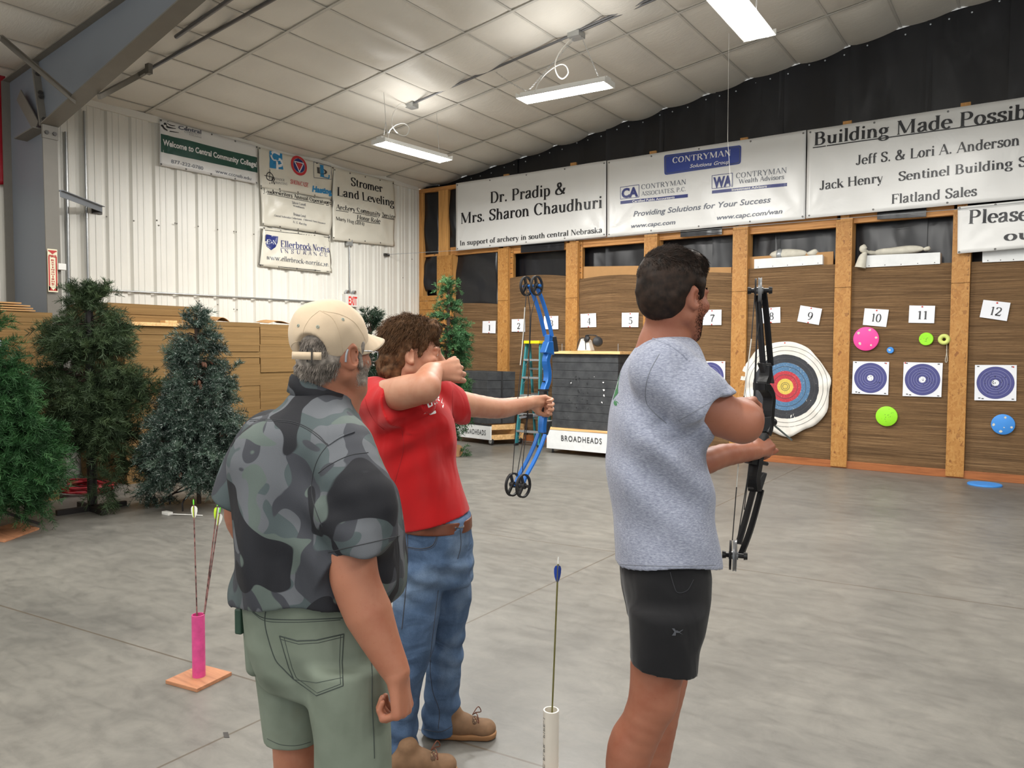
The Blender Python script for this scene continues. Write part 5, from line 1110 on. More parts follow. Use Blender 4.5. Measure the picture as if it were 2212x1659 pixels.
# left stack, in front of the steel column
gx = XI+0.45
y1 = onX(115, 800, gx).y
zL = [onX(60, 914, gx).z, onX(60, 792, gx).z, onX(60, 672, gx).z]
y0s = 1.2
stack('cardboard_stack', WX+0.25, gx+0.02, y0s, onX(120, 850, gx).y, 0.0, zL[1]-0.012, 'lower cardboard stack at the left photo edge, behind the green tree', 5, jit=0.004, group='cardboard stacks at the left photo edge')
m = MB(); m.box((gx-0.2, y0s, zL[1]-0.010), (gx+0.03, onX(119, 795, gx).y, zL[1]+0.008)); tag(m.build('pine_board', M['pine']), 'thin pine strip between the cardboard stacks at the left photo edge', 'board')
stack('cardboard_stack', WX+0.25, gx, y0s, y1, zL[1]+0.010, onX(100, 675, gx).z, 'upper cardboard stack at the left photo edge, in front of the steel column', 6, jit=0.004, group='cardboard stacks at the left photo edge')
zt = onX(100, 675, gx).z
for i, (xr, dz) in enumerate(((77, 0.012), (73, 0.035), (68, 0.06), (50, 0.085))):
    m = MB(); yr = onX(xr, 660, gx+0.02).y; m.box((gx-0.45, y0s, zt+dz-0.008), (gx+0.015-0.01*i, yr, zt+dz+0.006)); tag(m.build('cardboard_sheet', M['card']), ['loose cardboard sheet lying lowest on top of the left edge stack', 'second loose cardboard sheet from the bottom on the left edge stack', 'third loose cardboard sheet on the left edge stack, under the top one', 'topmost loose cardboard sheet on the left edge stack'][i], 'cardboard', 'loose sheets on the left stack')
ya, yb_ = onX(-30, 755, gx+0.12).y, onX(27, 755, gx+0.12).y; zz = onX(15, 758, gx+0.12).z
m = MB(); m.box((gx+0.03, ya, zz-0.012), (gx+0.2, yb_, zz+0.016)); o = m.build('wooden_shelf', M['studx'], bevel=0.003); tag(o, 'small wooden ledge with a bolt beside the cardboard at the left photo edge', 'shelf')
m = MB(); q = onX(2, 752, gx+0.12); m.lathe([(0.012, 0), (0.012, 0.09), (0, 0.095)], (q.x, q.y, zz+0.016), (0, 0, 1), 10); m.build('bolt', M['chrome'], o)
# red cord coil between the trees
def coil():
    c = onZ(170, 1062); r = Vector((c.x-0.02, c.y+0.02, 0)); m = MB(); rg = random.Random(4)
    P = []
    for i in range(150):
        a = i*0.42; R = 0.26+0.07*math.sin(i*0.9)+rg.uniform(-0.02, 0.02); P.append(r+Vector((R*math.cos(a)*1.25, R*math.sin(a), 0.016+0.0004*i+rg.uniform(0, 0.02))))
    m.tube(P, 0.011, 6); tag(m.build('extension_cord', M['red_cord'], smooth=60), 'coil of dark red cord on the floor behind the two left trees', 'cord')
coil()
# ------------------------------------------------------------------ artificial Christmas trees
def needles(tips, dirs, n_per, nl, sl, rg, width=0.0035, droop=0.0):
    """sprigs: each a short bottle-brush of needles around a twig. returns V, F"""
    T = len(tips); tips = np.repeat(tips, n_per, 0); D = np.repeat(dirs, n_per, 0); N = len(tips)
    s = rg.random(N)[:, None]
    up = rg.normal(size=(N, 3)); up -= D*np.sum(up*D, 1, keepdims=True); up /= np.linalg.norm(up, axis=1, keepdims=True)+1e-9
    base = tips+D*(s*sl)-np.array([0, 0, droop])*(s**2)*sl
    nd = D*0.75+up*0.85; nd /= np.linalg.norm(nd, axis=1, keepdims=True)
    L = nl*(0.7+0.5*rg.random(N))[:, None]
    sd = np.cross(nd, rg.normal(size=(N, 3))); sd /= np.linalg.norm(sd, axis=1, keepdims=True)+1e-9
    w = width
    V = np.stack([base-sd*w/2, base+sd*w/2, base+nd*L+sd*w*0.25, base+nd*L-sd*w*0.25], 1).reshape(-1, 3)
    F = np.arange(N*4).reshape(N, 4)
    return V, F
def tree_mat(name, dark, mid, tip, frost=False):
    t = NT(name); v = t.coord('Object')
    a = t.noise(v, 6, 3); g = t.noise(v, 40, 2)
    c = t.ramp(a, [(0.3, lin(*dark)), (0.55, lin(*mid)), (0.75, lin(*tip))])
    if frost: c = t.mix(c, lin(196, 204, 198), t.ramp(g, [(0.56, (0, 0, 0)), (0.70, (0.75, 0.75, 0.75))]))
    t.base(c); t.set(rough=0.6, spec=0.3); return t.m
M['fir_green'] = tree_mat('green_needles', (24, 54, 26), (44, 84, 44), (70, 110, 62))
M['fir_olive'] = tree_mat('olive_needles', (34, 48, 30), (60, 78, 50), (86, 102, 66))
M['fir_dark'] = tree_mat('dark_needles', (20, 38, 26), (34, 56, 38), (50, 74, 52))
M['fir_frost'] = tree_mat('frosted_needles', (34, 50, 44), (60, 80, 68), (96, 116, 98), True)
M['fir_slim'] = tree_mat('slim_tree_needles', (36, 72, 42), (60, 100, 60), (90, 128, 82))
M['bark'] = plain('tree_pole', (58, 44, 34), 0.8)
M['iron'] = plain('dark_iron', (46, 42, 42), 0.5, 0.4)
def tree(name, base, prof, label, mat, seed, nb=150, dens=26, sprig=0.16, nl=0.055, lean=(0, 0), stand='cross', holes=0.0, gap=None, droop=0.3, width=0.0045, twig=5, z0=0.35, blobs=()):
    """prof: list of (height, radius); branches whorl around the pole, each carrying several sprigs"""
    rg = np.random.default_rng(seed); bx, by = base[0], base[1]; H = prof[-1][0]
    r = empty(name, (bx, by, 0), label=label, cat='christmas tree', group='artificial Christmas trees')
    hz = np.array([p[0] for p in prof]); hr = np.array([p[1] for p in prof]); tips = []; dirs = []; br = MB()
    k = 0
    def axis(z): return np.array([bx+lean[0]*z/H, by+lean[1]*z/H, z])
    wts = np.interp(np.linspace(z0, H, 200), hz, hr)+0.05; cdf = np.cumsum(wts)/wts.sum()
    for i in range(nb):
        z = np.interp(rg.random(), cdf, np.linspace(z0, H, 200)); R = np.interp(z, hz, hr)*rg.uniform(0.66, 1.12); a = rg.random()*2*PI
        if gap is not None and gap(z, a): continue
        o = axis(z); d = np.array([math.cos(a), math.sin(a), 0.25-droop*rg.random()]); 
        if z > H*0.9: d = np.array([0.5*math.cos(a), 0.5*math.sin(a), 0.9])
        d /= np.linalg.norm(d); e = o+d*R; e[2] = max(e[2], 0.12)
        br.tube([o, o*0.5+e*0.5+np.array([0, 0, 0.02]), e], [0.008, 0.006, 0.003], 4)
        m = max(2, int(twig*R/0.3))
        for j in range(m):
            t = rg.uniform(0.25, 1.0); q = o+(e-o)*t; dd = d+rg.normal(0, 0.55, 3); dd /= np.linalg.norm(dd); tips.append(q); dirs.append(dd)
        tips.append(e-d*0.06); dirs.append(d)
    for (c, R, n) in blobs:             # heavy bunched branches
        for _ in range(n):
            d = rg.normal(size=3); d /= np.linalg.norm(d); tips.append(np.array(c)+d*R*rg.random()**0.5*np.array([1, 1, 0.8])); dd = d*0.5+rg.normal(0, 0.5, 3)+np.array([0, 0, -0.2]); dirs.append(dd/np.linalg.norm(dd))
        br.tube([axis(min(max(c[2]-0.1, 0.3), H)), Vector(c)], 0.006, 4)
    tips = np.array(tips); dirs = np.array(dirs)
    V, F = needles(tips, dirs, dens, nl, sprig, rg, width, 0.3)
    ndmesh('foliage', V, F, M[mat], r, smooth=False)
    br.build('branches', M['bark'], r)
    m = MB(); m.tube([axis(z) for z in np.linspace(0.02, H*0.97, 10)], 0.022 if stand != 'iron' else 0.04, 8); m.build('pole', M['bark'] if stand != 'iron' else M['iron'], r)
    return r
# middle tree: ragged, on a welded iron cross
c = onZ(200, 1098); dm = (c-Vector((0, 0, 0))).length
def hz_(x, y, c): dep = px(c)[2]; return at(x, y, dep)
def pt(c, x, y, dd=0.0):
    p = at(x, y, px(c)[2]+dd); return (p.x, p.y, p.z)
H = hz_(200, 650, c).z
t = tree('christmas_tree', (c.x, c.y), [(0.50, 0.22), (0.7, 0.34), (1.1, 0.36), (1.3, 0.40), (1.5, 0.20), (1.65, 0.32), (H-0.12, 0.24), (H, 0.06)], 'ragged olive Christmas tree on a welded iron cross, between the two other trees at left', 'fir_olive', 21, nb=210, dens=60, sprig=0.22, nl=0.055,
         stand='iron', gap=lambda z, a: (1.36 < z < 1.5), droop=0.5, twig=6, z0=0.62,
         blobs=[(pt(c, 232, 668), 0.10, 26), (pt(c, 215, 690), 0.12, 30), (pt(c, 150, 690), 0.12, 30), (pt(c, 140, 720), 0.10, 26), (pt(c, 190, 740), 0.18, 50), (pt(c, 225, 730), 0.12, 30), (pt(c, 160, 765), 0.10, 20), (pt(c, 255, 800), 0.10, 22), (pt(c, 305, 830), 0.14, 34), (pt(c, 325, 850), 0.09, 20), (pt(c, 295, 870), 0.08, 16), (pt(c, 110, 840), 0.12, 28), (pt(c, 70, 840), 0.09, 22), (pt(c, 190, 860, -0.3), 0.18, 50), (pt(c, 210, 920, -0.3), 0.16, 46), (pt(c, 230, 1040, -0.3), 0.10, 26), (pt(c, 250, 970, -0.2), 0.12, 30), (pt(c, 275, 995, 0), 0.08, 18)])
m = MB(); m.tube([(c.x, c.y, 0.02), (c.x, c.y, 0.75)], 0.045, 10)
e = [onZ(122, 1114), onZ(272, 1092), onZ(225, 1113), onZ(172, 1094)]
for a, b in ((0, 1), (2, 3)):
    A, B = e[a], e[b]; A = Vector((A.x, A.y, 0.025)); B = Vector((B.x, B.y, 0.025)); m.bar(A, B, 0.05, 0.05)
m.build('iron_stand', M['iron'], t)
# frosted tree on a folding stand
c = onZ(430, 1092); H = hz_(430, 682, c).z
t = tree('christmas_tree', (c.x, c.y), [(0.18, 0.28), (0.25, 0.46), (0.55, 0.46), (0.9, 0.37), (1.25, 0.26), (1.6, 0.18), (1.85, 0.11), (H, 0.04)], 'frosted grey-green Christmas tree with small cones, left of the man in the cap', 'fir_frost', 31, nb=340, dens=50, sprig=0.16, nl=0.05, twig=9, width=0.005, z0=0.24,
         blobs=[(pt(c, 325, 1060), 0.10, 26), (pt(c, 340, 1010), 0.12, 30), (pt(c, 305, 990), 0.07, 12), (pt(c, 345, 1085), 0.06, 14), (pt(c, 390, 745), 0.05, 10), (pt(c, 498, 805), 0.06, 12)])
m = MB()
for k in range(4):
    a = k*PI/2+0.5; m.tube(crom([(c.x, c.y, 0.24), (c.x+0.14*math.cos(a), c.y+0.14*math.sin(a), 0.16), (c.x+0.30*math.cos(a), c.y+0.30*math.sin(a), 0.10), (c.x+0.31*math.cos(a), c.y+0.31*math.sin(a), 0.008)], 5), 0.010, 6)
m.build('folding_stand', M['iron'], t)
m = MB(); rg = random.Random(3)
for i in range(34):
    z = rg.uniform(0.35, 1.6); R = (0.50-0.24*z)*0.95; a = rg.random()*6.3; p = Vector((c.x+R*math.cos(a), c.y+R*math.sin(a), z)); m.lathe([(0.004, -0.036), (0.013, -0.025), (0.016, -0.008), (0.011, 0.014), (0.003, 0.024)], p, (math.cos(a)*0.4, math.sin(a)*0.4, -0.7), 8)
m.build('pine_cones', plain('pine_cone', (104, 70, 54), 0.8, var=0.2), t)
# green tree at the left edge, standing on a square of plywood
c = onZ(-8, 1150); H = hz_(-8, 690, c).z
t = tree('christmas_tree', (c.x, c.y), [(0.30, 0.34), (0.5, 0.48), (0.8, 0.40), (1.1, 0.28), (1.5, 0.18), (1.75, 0.10), (H, 0.04)], 'dense bright green Christmas tree cut by the left photo edge', 'fir_green', 41, nb=320, dens=50, sprig=0.18, nl=0.05, twig=9, z0=0.34, droop=0.6,
         blobs=[(pt(c, 60, 980, -0.1), 0.14, 34), (pt(c, 95, 1010), 0.12, 26), (pt(c, 85, 1080), 0.10, 24), (pt(c, 60, 920), 0.10, 24), (pt(c, 30, 860), 0.10, 24), (pt(c, 40, 1080), 0.12, 26)])
m = MB()
for k in range(3):
    a = k*2*PI/3-0.9; m.bar((c.x, c.y, 0.20), (c.x+0.32*math.cos(a), c.y+0.32*math.sin(a), 0.035), 0.035, 0.02)
m.build('folding_stand', M['iron'], t)
q = [onZ(x, y) for x, y in ((-60, 1172), (85, 1143), (30, 1166), )]
m = MB(); A, B = onZ(85, 1144), onZ(10, 1172); m.prism([(A.x, A.y, 0.001), (B.x, B.y, 0.001), (B.x-0.42, B.y-0.1, 0.001), (A.x-0.42, A.y+0.0, 0.001)], (0, 0, 0.014)); tag(m.build('plywood_base', M['ply']), 'square of plywood on the floor under the bright green tree', 'board')
# slim tree in front of the corner, and two darker trees behind the archers
c = onZ(968, 985); H = hz_(970, 612, c).z
t = tree('christmas_tree', (c.x, c.y), [(0.25, 0.24), (0.5, 0.26), (1.0, 0.30), (1.4, 0.26), (1.75, 0.30), (2.0, 0.22), (2.15, 0.14), (H-0.1, 0.10), (H, 0.05)], 'slim green Christmas tree in the wall corner, behind the archer in red', 'fir_slim', 51, nb=240, dens=44, sprig=0.14, nl=0.045, twig=6, z0=0.3, width=0.006,
         blobs=[(pt(c, 985, 615), 0.04, 8), (pt(c, 955, 625), 0.05, 10), (pt(c, 1000, 900), 0.14, 24), (pt(c, 1000, 975), 0.09, 16)])
m = MB(); p = onZ(984, 985, 0.0); m.tube([(p.x-0.12, p.y, 0.09), (p.x+0.09, p.y-0.05, 0.09)], 0.09, 14); m.build('log_foot', plain('sawn_log', (170, 130, 92), 0.8), t, smooth=40)
c = onZ(800, 1030); H = hz_(800, 695, c).z
tree('christmas_tree', (c.x, c.y), [(0.2, 0.42), (0.7, 0.40), (1.2, 0.34), (1.6, 0.26), (1.9, 0.18), (H, 0.05)], 'dark green Christmas tree between the man in the cap and the archer in red', 'fir_dark', 61, nb=240, dens=36, sprig=0.17, nl=0.05, twig=7, z0=0.2, width=0.006)
c = onZ(735, 1050); H = hz_(750, 690, c).z
tree('christmas_tree', (c.x, c.y), [(0.2, 0.42), (0.7, 0.38), (1.2, 0.30), (1.6, 0.20), (1.85, 0.10), (H, 0.03)], 'dark tree mostly hidden behind the shoulder of the man in the cap', 'fir_dark', 71, nb=190, dens=32, sprig=0.16, nl=0.05, twig=6, z0=0.2, width=0.006)
m = MB(); p = onZ(365, 1113); m.box((p.x-0.09, p.y-0.02, 0.0), (p.x+0.02, p.y+0.03, 0.03)); m.tube([(p.x+0.02, p.y, 0.015), (p.x+0.16, p.y+0.1, 0.008), (p.x+0.3, p.y+0.16, 0.008)], 0.006, 5); tag(m.build('plug', M['plastic_white'], bevel=0.004), 'small pale plug and lead on the floor below the frosted tree', 'plug')
# ------------------------------------------------------------------ carts with foam blocks
def wheel(mb, c, r, w, ax=(0, 1, 0)):
    mb.lathe([(r*0.25, -w/2), (r*0.9, -w/2), (r, -w/3), (r, w/3), (r*0.9, w/2), (r*0.25, w/2)], c, ax, 20)
def caster(parent, p, r, ax=(0, 1, 0), zc=None):
    m = MB(); wheel(m, (p[0], p[1], r), r, 0.03, ax); w = m.build('caster', M['rubber'], parent, smooth=40)
    m = MB(); a = Vector(ax)
    m.lathe([(0, -0.018), (r*0.62, -0.018), (r*0.62, 0.018), (0, 0.018)], (p[0], p[1], r), ax, 8); m.bar(Vector((p[0], p[1], r))+a*0.024, (p[0]+a.x*0.024, p[1]+a.y*0.024, p[2]), 0.03, 0.004, up=a); m.bar(Vector((p[0], p[1], r))-a*0.024, (p[0]-a.x*0.024, p[1]-a.y*0.024, p[2]), 0.03, 0.004, up=a)
    m.build('fork_and_hub', M['chrome'], w)
def broadhead_cart():
    a = onZ(1190, 979); Y = a.y+0.02
    A, B = onY(1181, 927, Y), onY(1313, 927, Y); zt = A.z; zb = onY(1181, 968, Y).z; x0 = A.x; x1 = x0+1.30; dp = 0.62
    r = empty('wheeled_cart', (x0+0.5, Y+0.3, 0), label='white-fronted wheeled cart lettered BROADHEADS in front of lanes 4 and 5', cat='cart', group='broadhead target carts')
    m = MB(); m.box((x0, Y, zb), (x1, Y+0.02, zt)); fp = m.build('front_panel', M['white_paint'], r, bevel=0.003)
    sh = Sheet((x0, Y, zb), (1, 0, 0), (0, 0, 1), (0, -1, 0)); p0, p1 = sh.uv(onY(1212.5, 953, Y)), sh.uv(onY(1300, 958, Y)); z = (p0[1]+p1[1])/2
    m = MB(); sh.text(m, 'BROADHEADS', (p0[0], z), (p1[0], z), 0.088, 'sans', bold=0.012, spc=1.2); m.build('lettering', M['ink_grey'], r)
    m = MB(); m.box((x0, Y+0.02, zb), (x0+0.02, Y+dp, zt-0.02)); m.build('side_panel', M['pine'], r)
    m = MB(); m.box((x1-0.02, Y+0.02, zb), (x1, Y+dp, zt-0.02)); m.build('side_panel', M['pine'], r)
    m = MB(); m.box((x0+0.02, Y+0.02, zb+0.02), (x1-0.02, Y+dp, zb+0.05)); m.build('deck', M['pine'], r)
    m = MB(); m.box((x0+0.04, Y-0.005, zt), (x1, Y+dp-0.02, zt+0.035)); m.build('upper_board', M['pine'], r, bevel=0.003)
    for x, y in ((x0+0.08, Y+0.06), (x1-0.1, Y+0.06), (x0+0.08, Y+dp-0.08), (x1-0.1, Y+dp-0.08)): caster(r, (x, y, zb+0.02), 0.055, (0.9, 0.43, 0))
    # foam block on the cart
    bx0, bx1 = x0+0.08, x1-0.10; z0 = zt+0.036; z1 = onY(1260, 765, Y+0.01).z
    b = empty('foam_block', ((bx0+bx1)/2, Y+0.3, z0), label='large black layered foam block with arrow holes, standing on the white-fronted cart', cat='foam block', group='black foam target blocks')
    m = MB(); n = 9; rg = np.random.default_rng(4)
    for i in range(n):
        a0, a1 = z0+(z1-z0)*i/n, z0+(z1-z0)*(i+1)/n; j = rg.normal(0, 0.004, 2); m.box((bx0+j[0], Y+0.02+abs(j[1]), a0), (bx1, Y+0.52, a1-0.003))
    m.build('foam_layers', M['foam_black'], b, bevel=0.004)
    m = MB(); sh = Sheet((bx0, Y+0.018, z0), (1, 0, 0), (0, 0, 1), (0, -1, 0)); rg = random.Random(2)
    for (x, y, q) in ((1234, 827, 0.010), (1303, 826, 0.014), (1304, 843, 0.017), (1305, 854, 0.017), (1300, 869, 0.014), (1284, 814, 0.006)):
        u, v = sh.uv(onY(x, y, Y+0.018)); sh.ring(m, (u, v), 0, q, 0.003, 7, jit=0.3, seed=x)
    m.build('torn_foam', M['ink_white'], b)
    m = MB()
    for _ in range(40):
        u, v = 0.30+0.35*rg.random(), 0.30+0.5*rg.random(); sh.ring(m, (u, v), 0, rg.uniform(0.004, 0.008), 0.0026, 6)
    m.build('arrow_holes', M['ink'], b)
    m = MB(); m.box((x0+0.03, Y-0.02, z1+0.002), (x1-0.05, Y+0.55, z1+0.045)); tag(m.build('pine_board', M['pine'], bevel=0.003), 'pine board on top of the large black foam block', 'board')
    ztop = z1+0.045
    # jug and ear defenders on top
    q = onY(1268, 745, Y+0.15); g = empty('plastic_jug', (q.x, Y+0.15, ztop), label='translucent white jug on the board above the large foam block', cat='jug')
    m = MB(); cx, cy = onY(1264, 750, Y+0.15).x, Y+0.18; W_ = 0.105
    m.hexa([(cx-W_*1.15, cy-0.08, ztop), (cx+W_*1.1, cy-0.08, ztop), (cx+W_*1.1, cy+0.08, ztop), (cx-W_*1.15, cy+0.08, ztop), (cx-W_*0.6, cy-0.06, ztop+0.19), (cx+W_*0.6, cy-0.06, ztop+0.17), (cx+W_*0.6, cy+0.06, ztop+0.17), (cx-W_*0.6, cy+0.06, ztop+0.19)]); m.build('body', M['plastic_white'], g, bevel=0.02, seg=3)
    m = MB(); m.tube(crom([(cx-0.10, cy-0.10, ztop+0.02), (cx-0.08, cy-0.09, ztop+0.15), (cx-0.02, cy-0.08, ztop+0.20), (cx+0.03, cy-0.09, ztop+0.16), (cx+0.05, cy-0.10, ztop+0.02)], 5), 0.007, 6); m.build('handle', M['rubber'], g, smooth=60)
    e = empty('ear_defenders', (q.x+0.12, Y+0.1, ztop), label='black and red ear defenders hooked over the white jug', cat='ear defenders')
    c = onY(1291, 738, Y+0.08)
    m = MB(); m.lathe([(0, -0.03), (0.06, -0.028), (0.078, -0.005), (0.07, 0.03), (0.035, 0.055), (0, 0.06)], c, (0.55, -0.75, 0.25), 20); m.build('ear_cup', M['rubber'], e, smooth=40)
    m = MB(); m.lathe([(0, 0.058), (0.026, 0.054), (0.03, 0.045), (0.02, 0.04)], c, (0.55, -0.75, 0.25), 12); m.build('red_badge', M['pin'], e, smooth=40)
    c2 = onY(1268, 732, Y+0.12); m = MB(); m.lathe([(0, -0.03), (0.045, -0.028), (0.055, 0), (0.04, 0.03), (0, 0.035)], c2, (-0.5, -0.6, 0.4), 16); m.build('ear_cup', M['rubber'], e, smooth=40)
    m = MB(); m.tube(crom([c, c+Vector((0.0, -0.02, 0.08)), (c+c2)/2+Vector((0, 0, 0.075)), c2+Vector((-0.02, 0, 0.05)), c2], 5), 0.009, 6); m.build('headband', M['rubber'], e, smooth=60)
    # two small cleats on the board
    for xx, s in ((1214, 'left end'), (1350, 'right end')):
        p = onY(xx, 757, Y+0.02); px_ = min(p.x, x1-0.10); m = MB(); m.tube([(px_, Y+0.02, ztop), (px_, Y+0.02, ztop+0.11)], 0.004, 5); tag(m.build('wire_stake', M['alu']), 'thin wire stake standing on the foam block board at its '+s, 'wire', 'wire stakes')
broadhead_cart()
def left_cart():
    a = onZ(1063, 966); c1 = onZ(1105, 955)
    # corner nearest the camera between the lettered front and the slatted side
    K = onZ(1062, 962); K = Vector((K.x, K.y, 0)); dp = px(K)[2]
    ang = math.radians(14); fx_ = Vector((-math.cos(ang), -math.sin(ang)*-0.6, 0)).normalized(); sd = Vector((0.50, 0.866, 0))
    zt = at(1062, 918.0, px(K)[2]).z; zb = at(1062, 951, px(K)[2]).z
    L, Dp = 1.0, 0.60
    r = empty('wheeled_cart', K+fx_*0.5+sd*0.25, label='white-fronted wheeled cart with slatted pine side, between the slim tree and the stepladder', cat='cart', group='broadhead target carts')
    n = sd*-1
    def P(u, w, z): q = K+fx_*u+sd*w; return Vector((q.x, q.y, z))
    def bx(m, u0, u1, w0, w1, z0, z1): m.hexa([P(u0, w0, z0), P(u1, w0, z0), P(u1, w1, z0), P(u0, w1, z0), P(u0, w0, z1), P(u1, w0, z1), P(u1, w1, z1), P(u0, w1, z1)])
    m = MB(); bx(m, 0, L, -0.02, 0, zb, zt-0.02); m.build('front_panel', M['white_paint'], r, bevel=0.003)
    m = MB(); bx(m, 0, L, -0.022, -0.002, zt-0.02, zt+0.004); m.build('black_edge', M['rubber'], r)
    sh = Sheet(P(L, -0.021, zb), -fx_, (0, 0, 1), Vector((sd.x, sd.y, 0))*-1)
    nn = Vector((fx_.y, -fx_.x, 0)); nn = nn if nn.y < 0 else -nn
    sh.n = nn
    m = MB(); sh.text(m, 'BROADHEADS', (L-0.66, 0.075), (L-0.11, 0.075), 0.088, 'sans', bold=0.012, spc=1.2, off=0.004); m.build('lettering', M['ink_grey'], r)
    for z0, z1 in ((zb, zb+0.085), (zt-0.085, zt)):
        m = MB(); bx(m, -0.0, 0.02, 0, Dp, z0, z1); m.build('side_slat', M['pine'], r, bevel=0.002)
    m = MB(); bx(m, 0.02, L, 0.0, Dp, zb+0.01, zb+0.04); m.build('deck', M['pine'], r)
    m = MB(); bx(m, 0.0, L, Dp-0.02, Dp, zb, zt); m.build('back_panel', M['pine'], r)
    for u, w in ((0.04, 0.02), (0.04, Dp-0.06), (L-0.08, 0.05), (L-0.08, Dp-0.06)): q = P(u, w, zb+0.01); caster(r, q, 0.06, tuple(nn))
    z0 = zt+0.006; z1 = at(1062, 803, px(K)[2]).z
    b = empty('foam_block', P(0.5, 0.3, z0), label='dark strapped foam block on the slat-sided cart, behind the archer in red', cat='foam block', group='black foam target blocks')
    m = MB(); n_ = 6
    for i in range(n_):
        j = 0.006*math.sin(i*2.3); bx(m, 0.12+j, 0.95, 0.01+abs(j), 0.52, z0+(z1-z0)*i/n_, z0+(z1-z0)*(i+1)/n_-0.003)
    m.build('foam_layers', M['foam_black'], b, bevel=0.004)
    m = MB(); bx(m, 0.113, 0.955, 0.26, 0.29, z0, z1+0.002); m.build('strap', M['rubber'], b)
left_cart()
# ------------------------------------------------------------------ stepladder
def ladder():
    f = onZ(1115, 962); tp = px(f)[2]; zt = at(1160, 738, tp).z; 
    ex = Vector((1, 0.05, 0)).normalized(); ey = Vector((-0.05, 1, 0))
    Wb = (at(1172, 962, tp)-at(1115, 962, tp)).length; 
    tl = at(1150, 742, tp+0.25); ztop = tl.z
    r = empty('stepladder', (f.x+Wb/2, f.y, 0), label='teal fibreglass stepladder with a yellow top, behind the blue bow', cat='stepladder')
    A0 = Vector((f.x, f.y, 0)); A1 = Vector((f.x+Wb*1.05, f.y, 0)); T0 = Vector((tl.x, f.y+0.26, ztop)); T1 = Vector((tl.x+Wb*0.62, f.y+0.26, ztop))
    for a, t in ((A0, T0), (A1, T1)):
        m = MB(); m.bar(a, t, 0.030, 0.075, up=(0, -1, 0)); m.build('front_rail', M['teal'], r, bevel=0.004)
    bk = min(0.85, WY-0.14-f.y); B0, B1 = A0+Vector((0.06, bk, 0)), A1+Vector((-0.06, bk, 0))
    for a, t in ((B0, T0+Vector((0.02, 0.05, 0))), (B1, T1+Vector((-0.02, 0.05, 0)))):
        m = MB(); m.bar(a, t, 0.025, 0.05, up=(0, -1, 0)); m.build('rear_rail', M['teal'], r, bevel=0.004)
    for y in (929, 893, 853, 815, 777):
        z = at(1150, y, tp+0.1).z; t = z/ztop; a = A0.lerp(T0, t); b = A1.lerp(T1, t); m = MB(); m.hexa([a+Vector((0, -0.05, -0.02)), b+Vector((0, -0.05, -0.02)), b+Vector((0, 0.05, -0.02)), a+Vector((0, 0.05, -0.02)), a+Vector((0, -0.05, 0.012)), b+Vector((0, -0.05, 0.012)), b+Vector((0, 0.05, 0.012)), a+Vector((0, 0.05, 0.012))]); m.build('step', M['alu'], r, bevel=0.002)
        m = MB(); m.bar(a.lerp(b, 0.30), A0.lerp(T0, t-0.07), 0.016, 0.004); m.build('brace', M['alu'], r)
    for t in (0.25, 0.5, 0.75):
        m = MB(); m.bar(B0.lerp(T0, t), B1.lerp(T1, t), 0.02, 0.03); m.build('rear_bar', M['alu'], r)
    m = MB(); m.box((T0.x-0.03, T0.y-0.10, ztop-0.005), (T1.x+0.03, T0.y+0.14, ztop+0.045)); m.build('top_cap', M['yellow'], r, bevel=0.008)
    for a in (A0, A1, B0, B1):
        m = MB(); m.box(a+Vector((-0.022, -0.045, 0.0)), a+Vector((0.022, 0.045, 0.04))); m.build('foot_pad', M['rubber'], r, bevel=0.004)
ladder()
# ------------------------------------------------------------------ floor quivers and arrows
def vane(mb, base, ax, ang, L, h, side):
    ax = Vector(ax).normalized(); u = ax.cross(Vector((0.3, 0.9, 0.1))).normalized(); v = ax.cross(u); d = u*math.cos(ang)+v*math.sin(ang); n = ax.cross(d)*0.0006
    prof = [(0, 0), (0.10, 0.35), (0.3, 0.75), (0.55, 0.98), (0.78, 1.0), (0.93, 0.72), (1.0, 0.25), (1.0, 0)]
    # tip side (towards the point) is the thin end
    mb.prism([Vector(base)+ax*(L*t)+d*(0.0028+h*w)-n for t, w in prof], n*2)
def arrow(a, b, shaft_mat, vanes, label, nock='f_green', r=0.0029, group=None, L=0.052, wrap=None, h=0.013):
    """a = point end, b = nock end"""
    a, b = Vector(a), Vector(b); ax = (b-a).normalized()
    o = empty('arrow', a, label=label, cat='arrow', group=group)
    m = MB(); m.tube([a, b-ax*0.012], r, 8); m.build('shaft', M[shaft_mat], o, smooth=60)
    if wrap: m = MB(); m.tube([b-ax*0.17, b-ax*0.012], r+0.0004, 8); m.build('shaft_wrap', M[wrap], o, smooth=60)
    m = MB(); m.lathe([(r*0.9, -0.014), (r, 0.0), (r*0.95, 0.008), (r*0.5, 0.014)], b, ax, 8); m.build('nock', M[nock], o, smooth=60)
    for k, mt in enumerate(vanes):
        m = MB(); vane(m, b-ax*(L+0.018), ax, 0.5+k*2*PI/3, L, h, 1); m.build('vane', M[mt], o)
    return o
M['v_white'] = plain('white_vane', (235, 235, 230), 0.4); M['v_lime'] = plain('yellow_green_vane', (190, 225, 40), 0.4); M['v_blue'] = plain('blue_vane', (30, 66, 160), 0.4)
M['shaft_olive'] = plain('olive_shaft', (120, 116, 66), 0.35, 0.3); M['shaft_camo'] = plain('mottled_brown_shaft', (118, 84, 80), 0.4, var=0.95, vscale=45); M['shaft_teal'] = plain('grey_green_shaft', (84, 104, 106), 0.35, 0.3)
M['nock_green'] = plain('bright_green_nock', (110, 220, 60), 0.35)
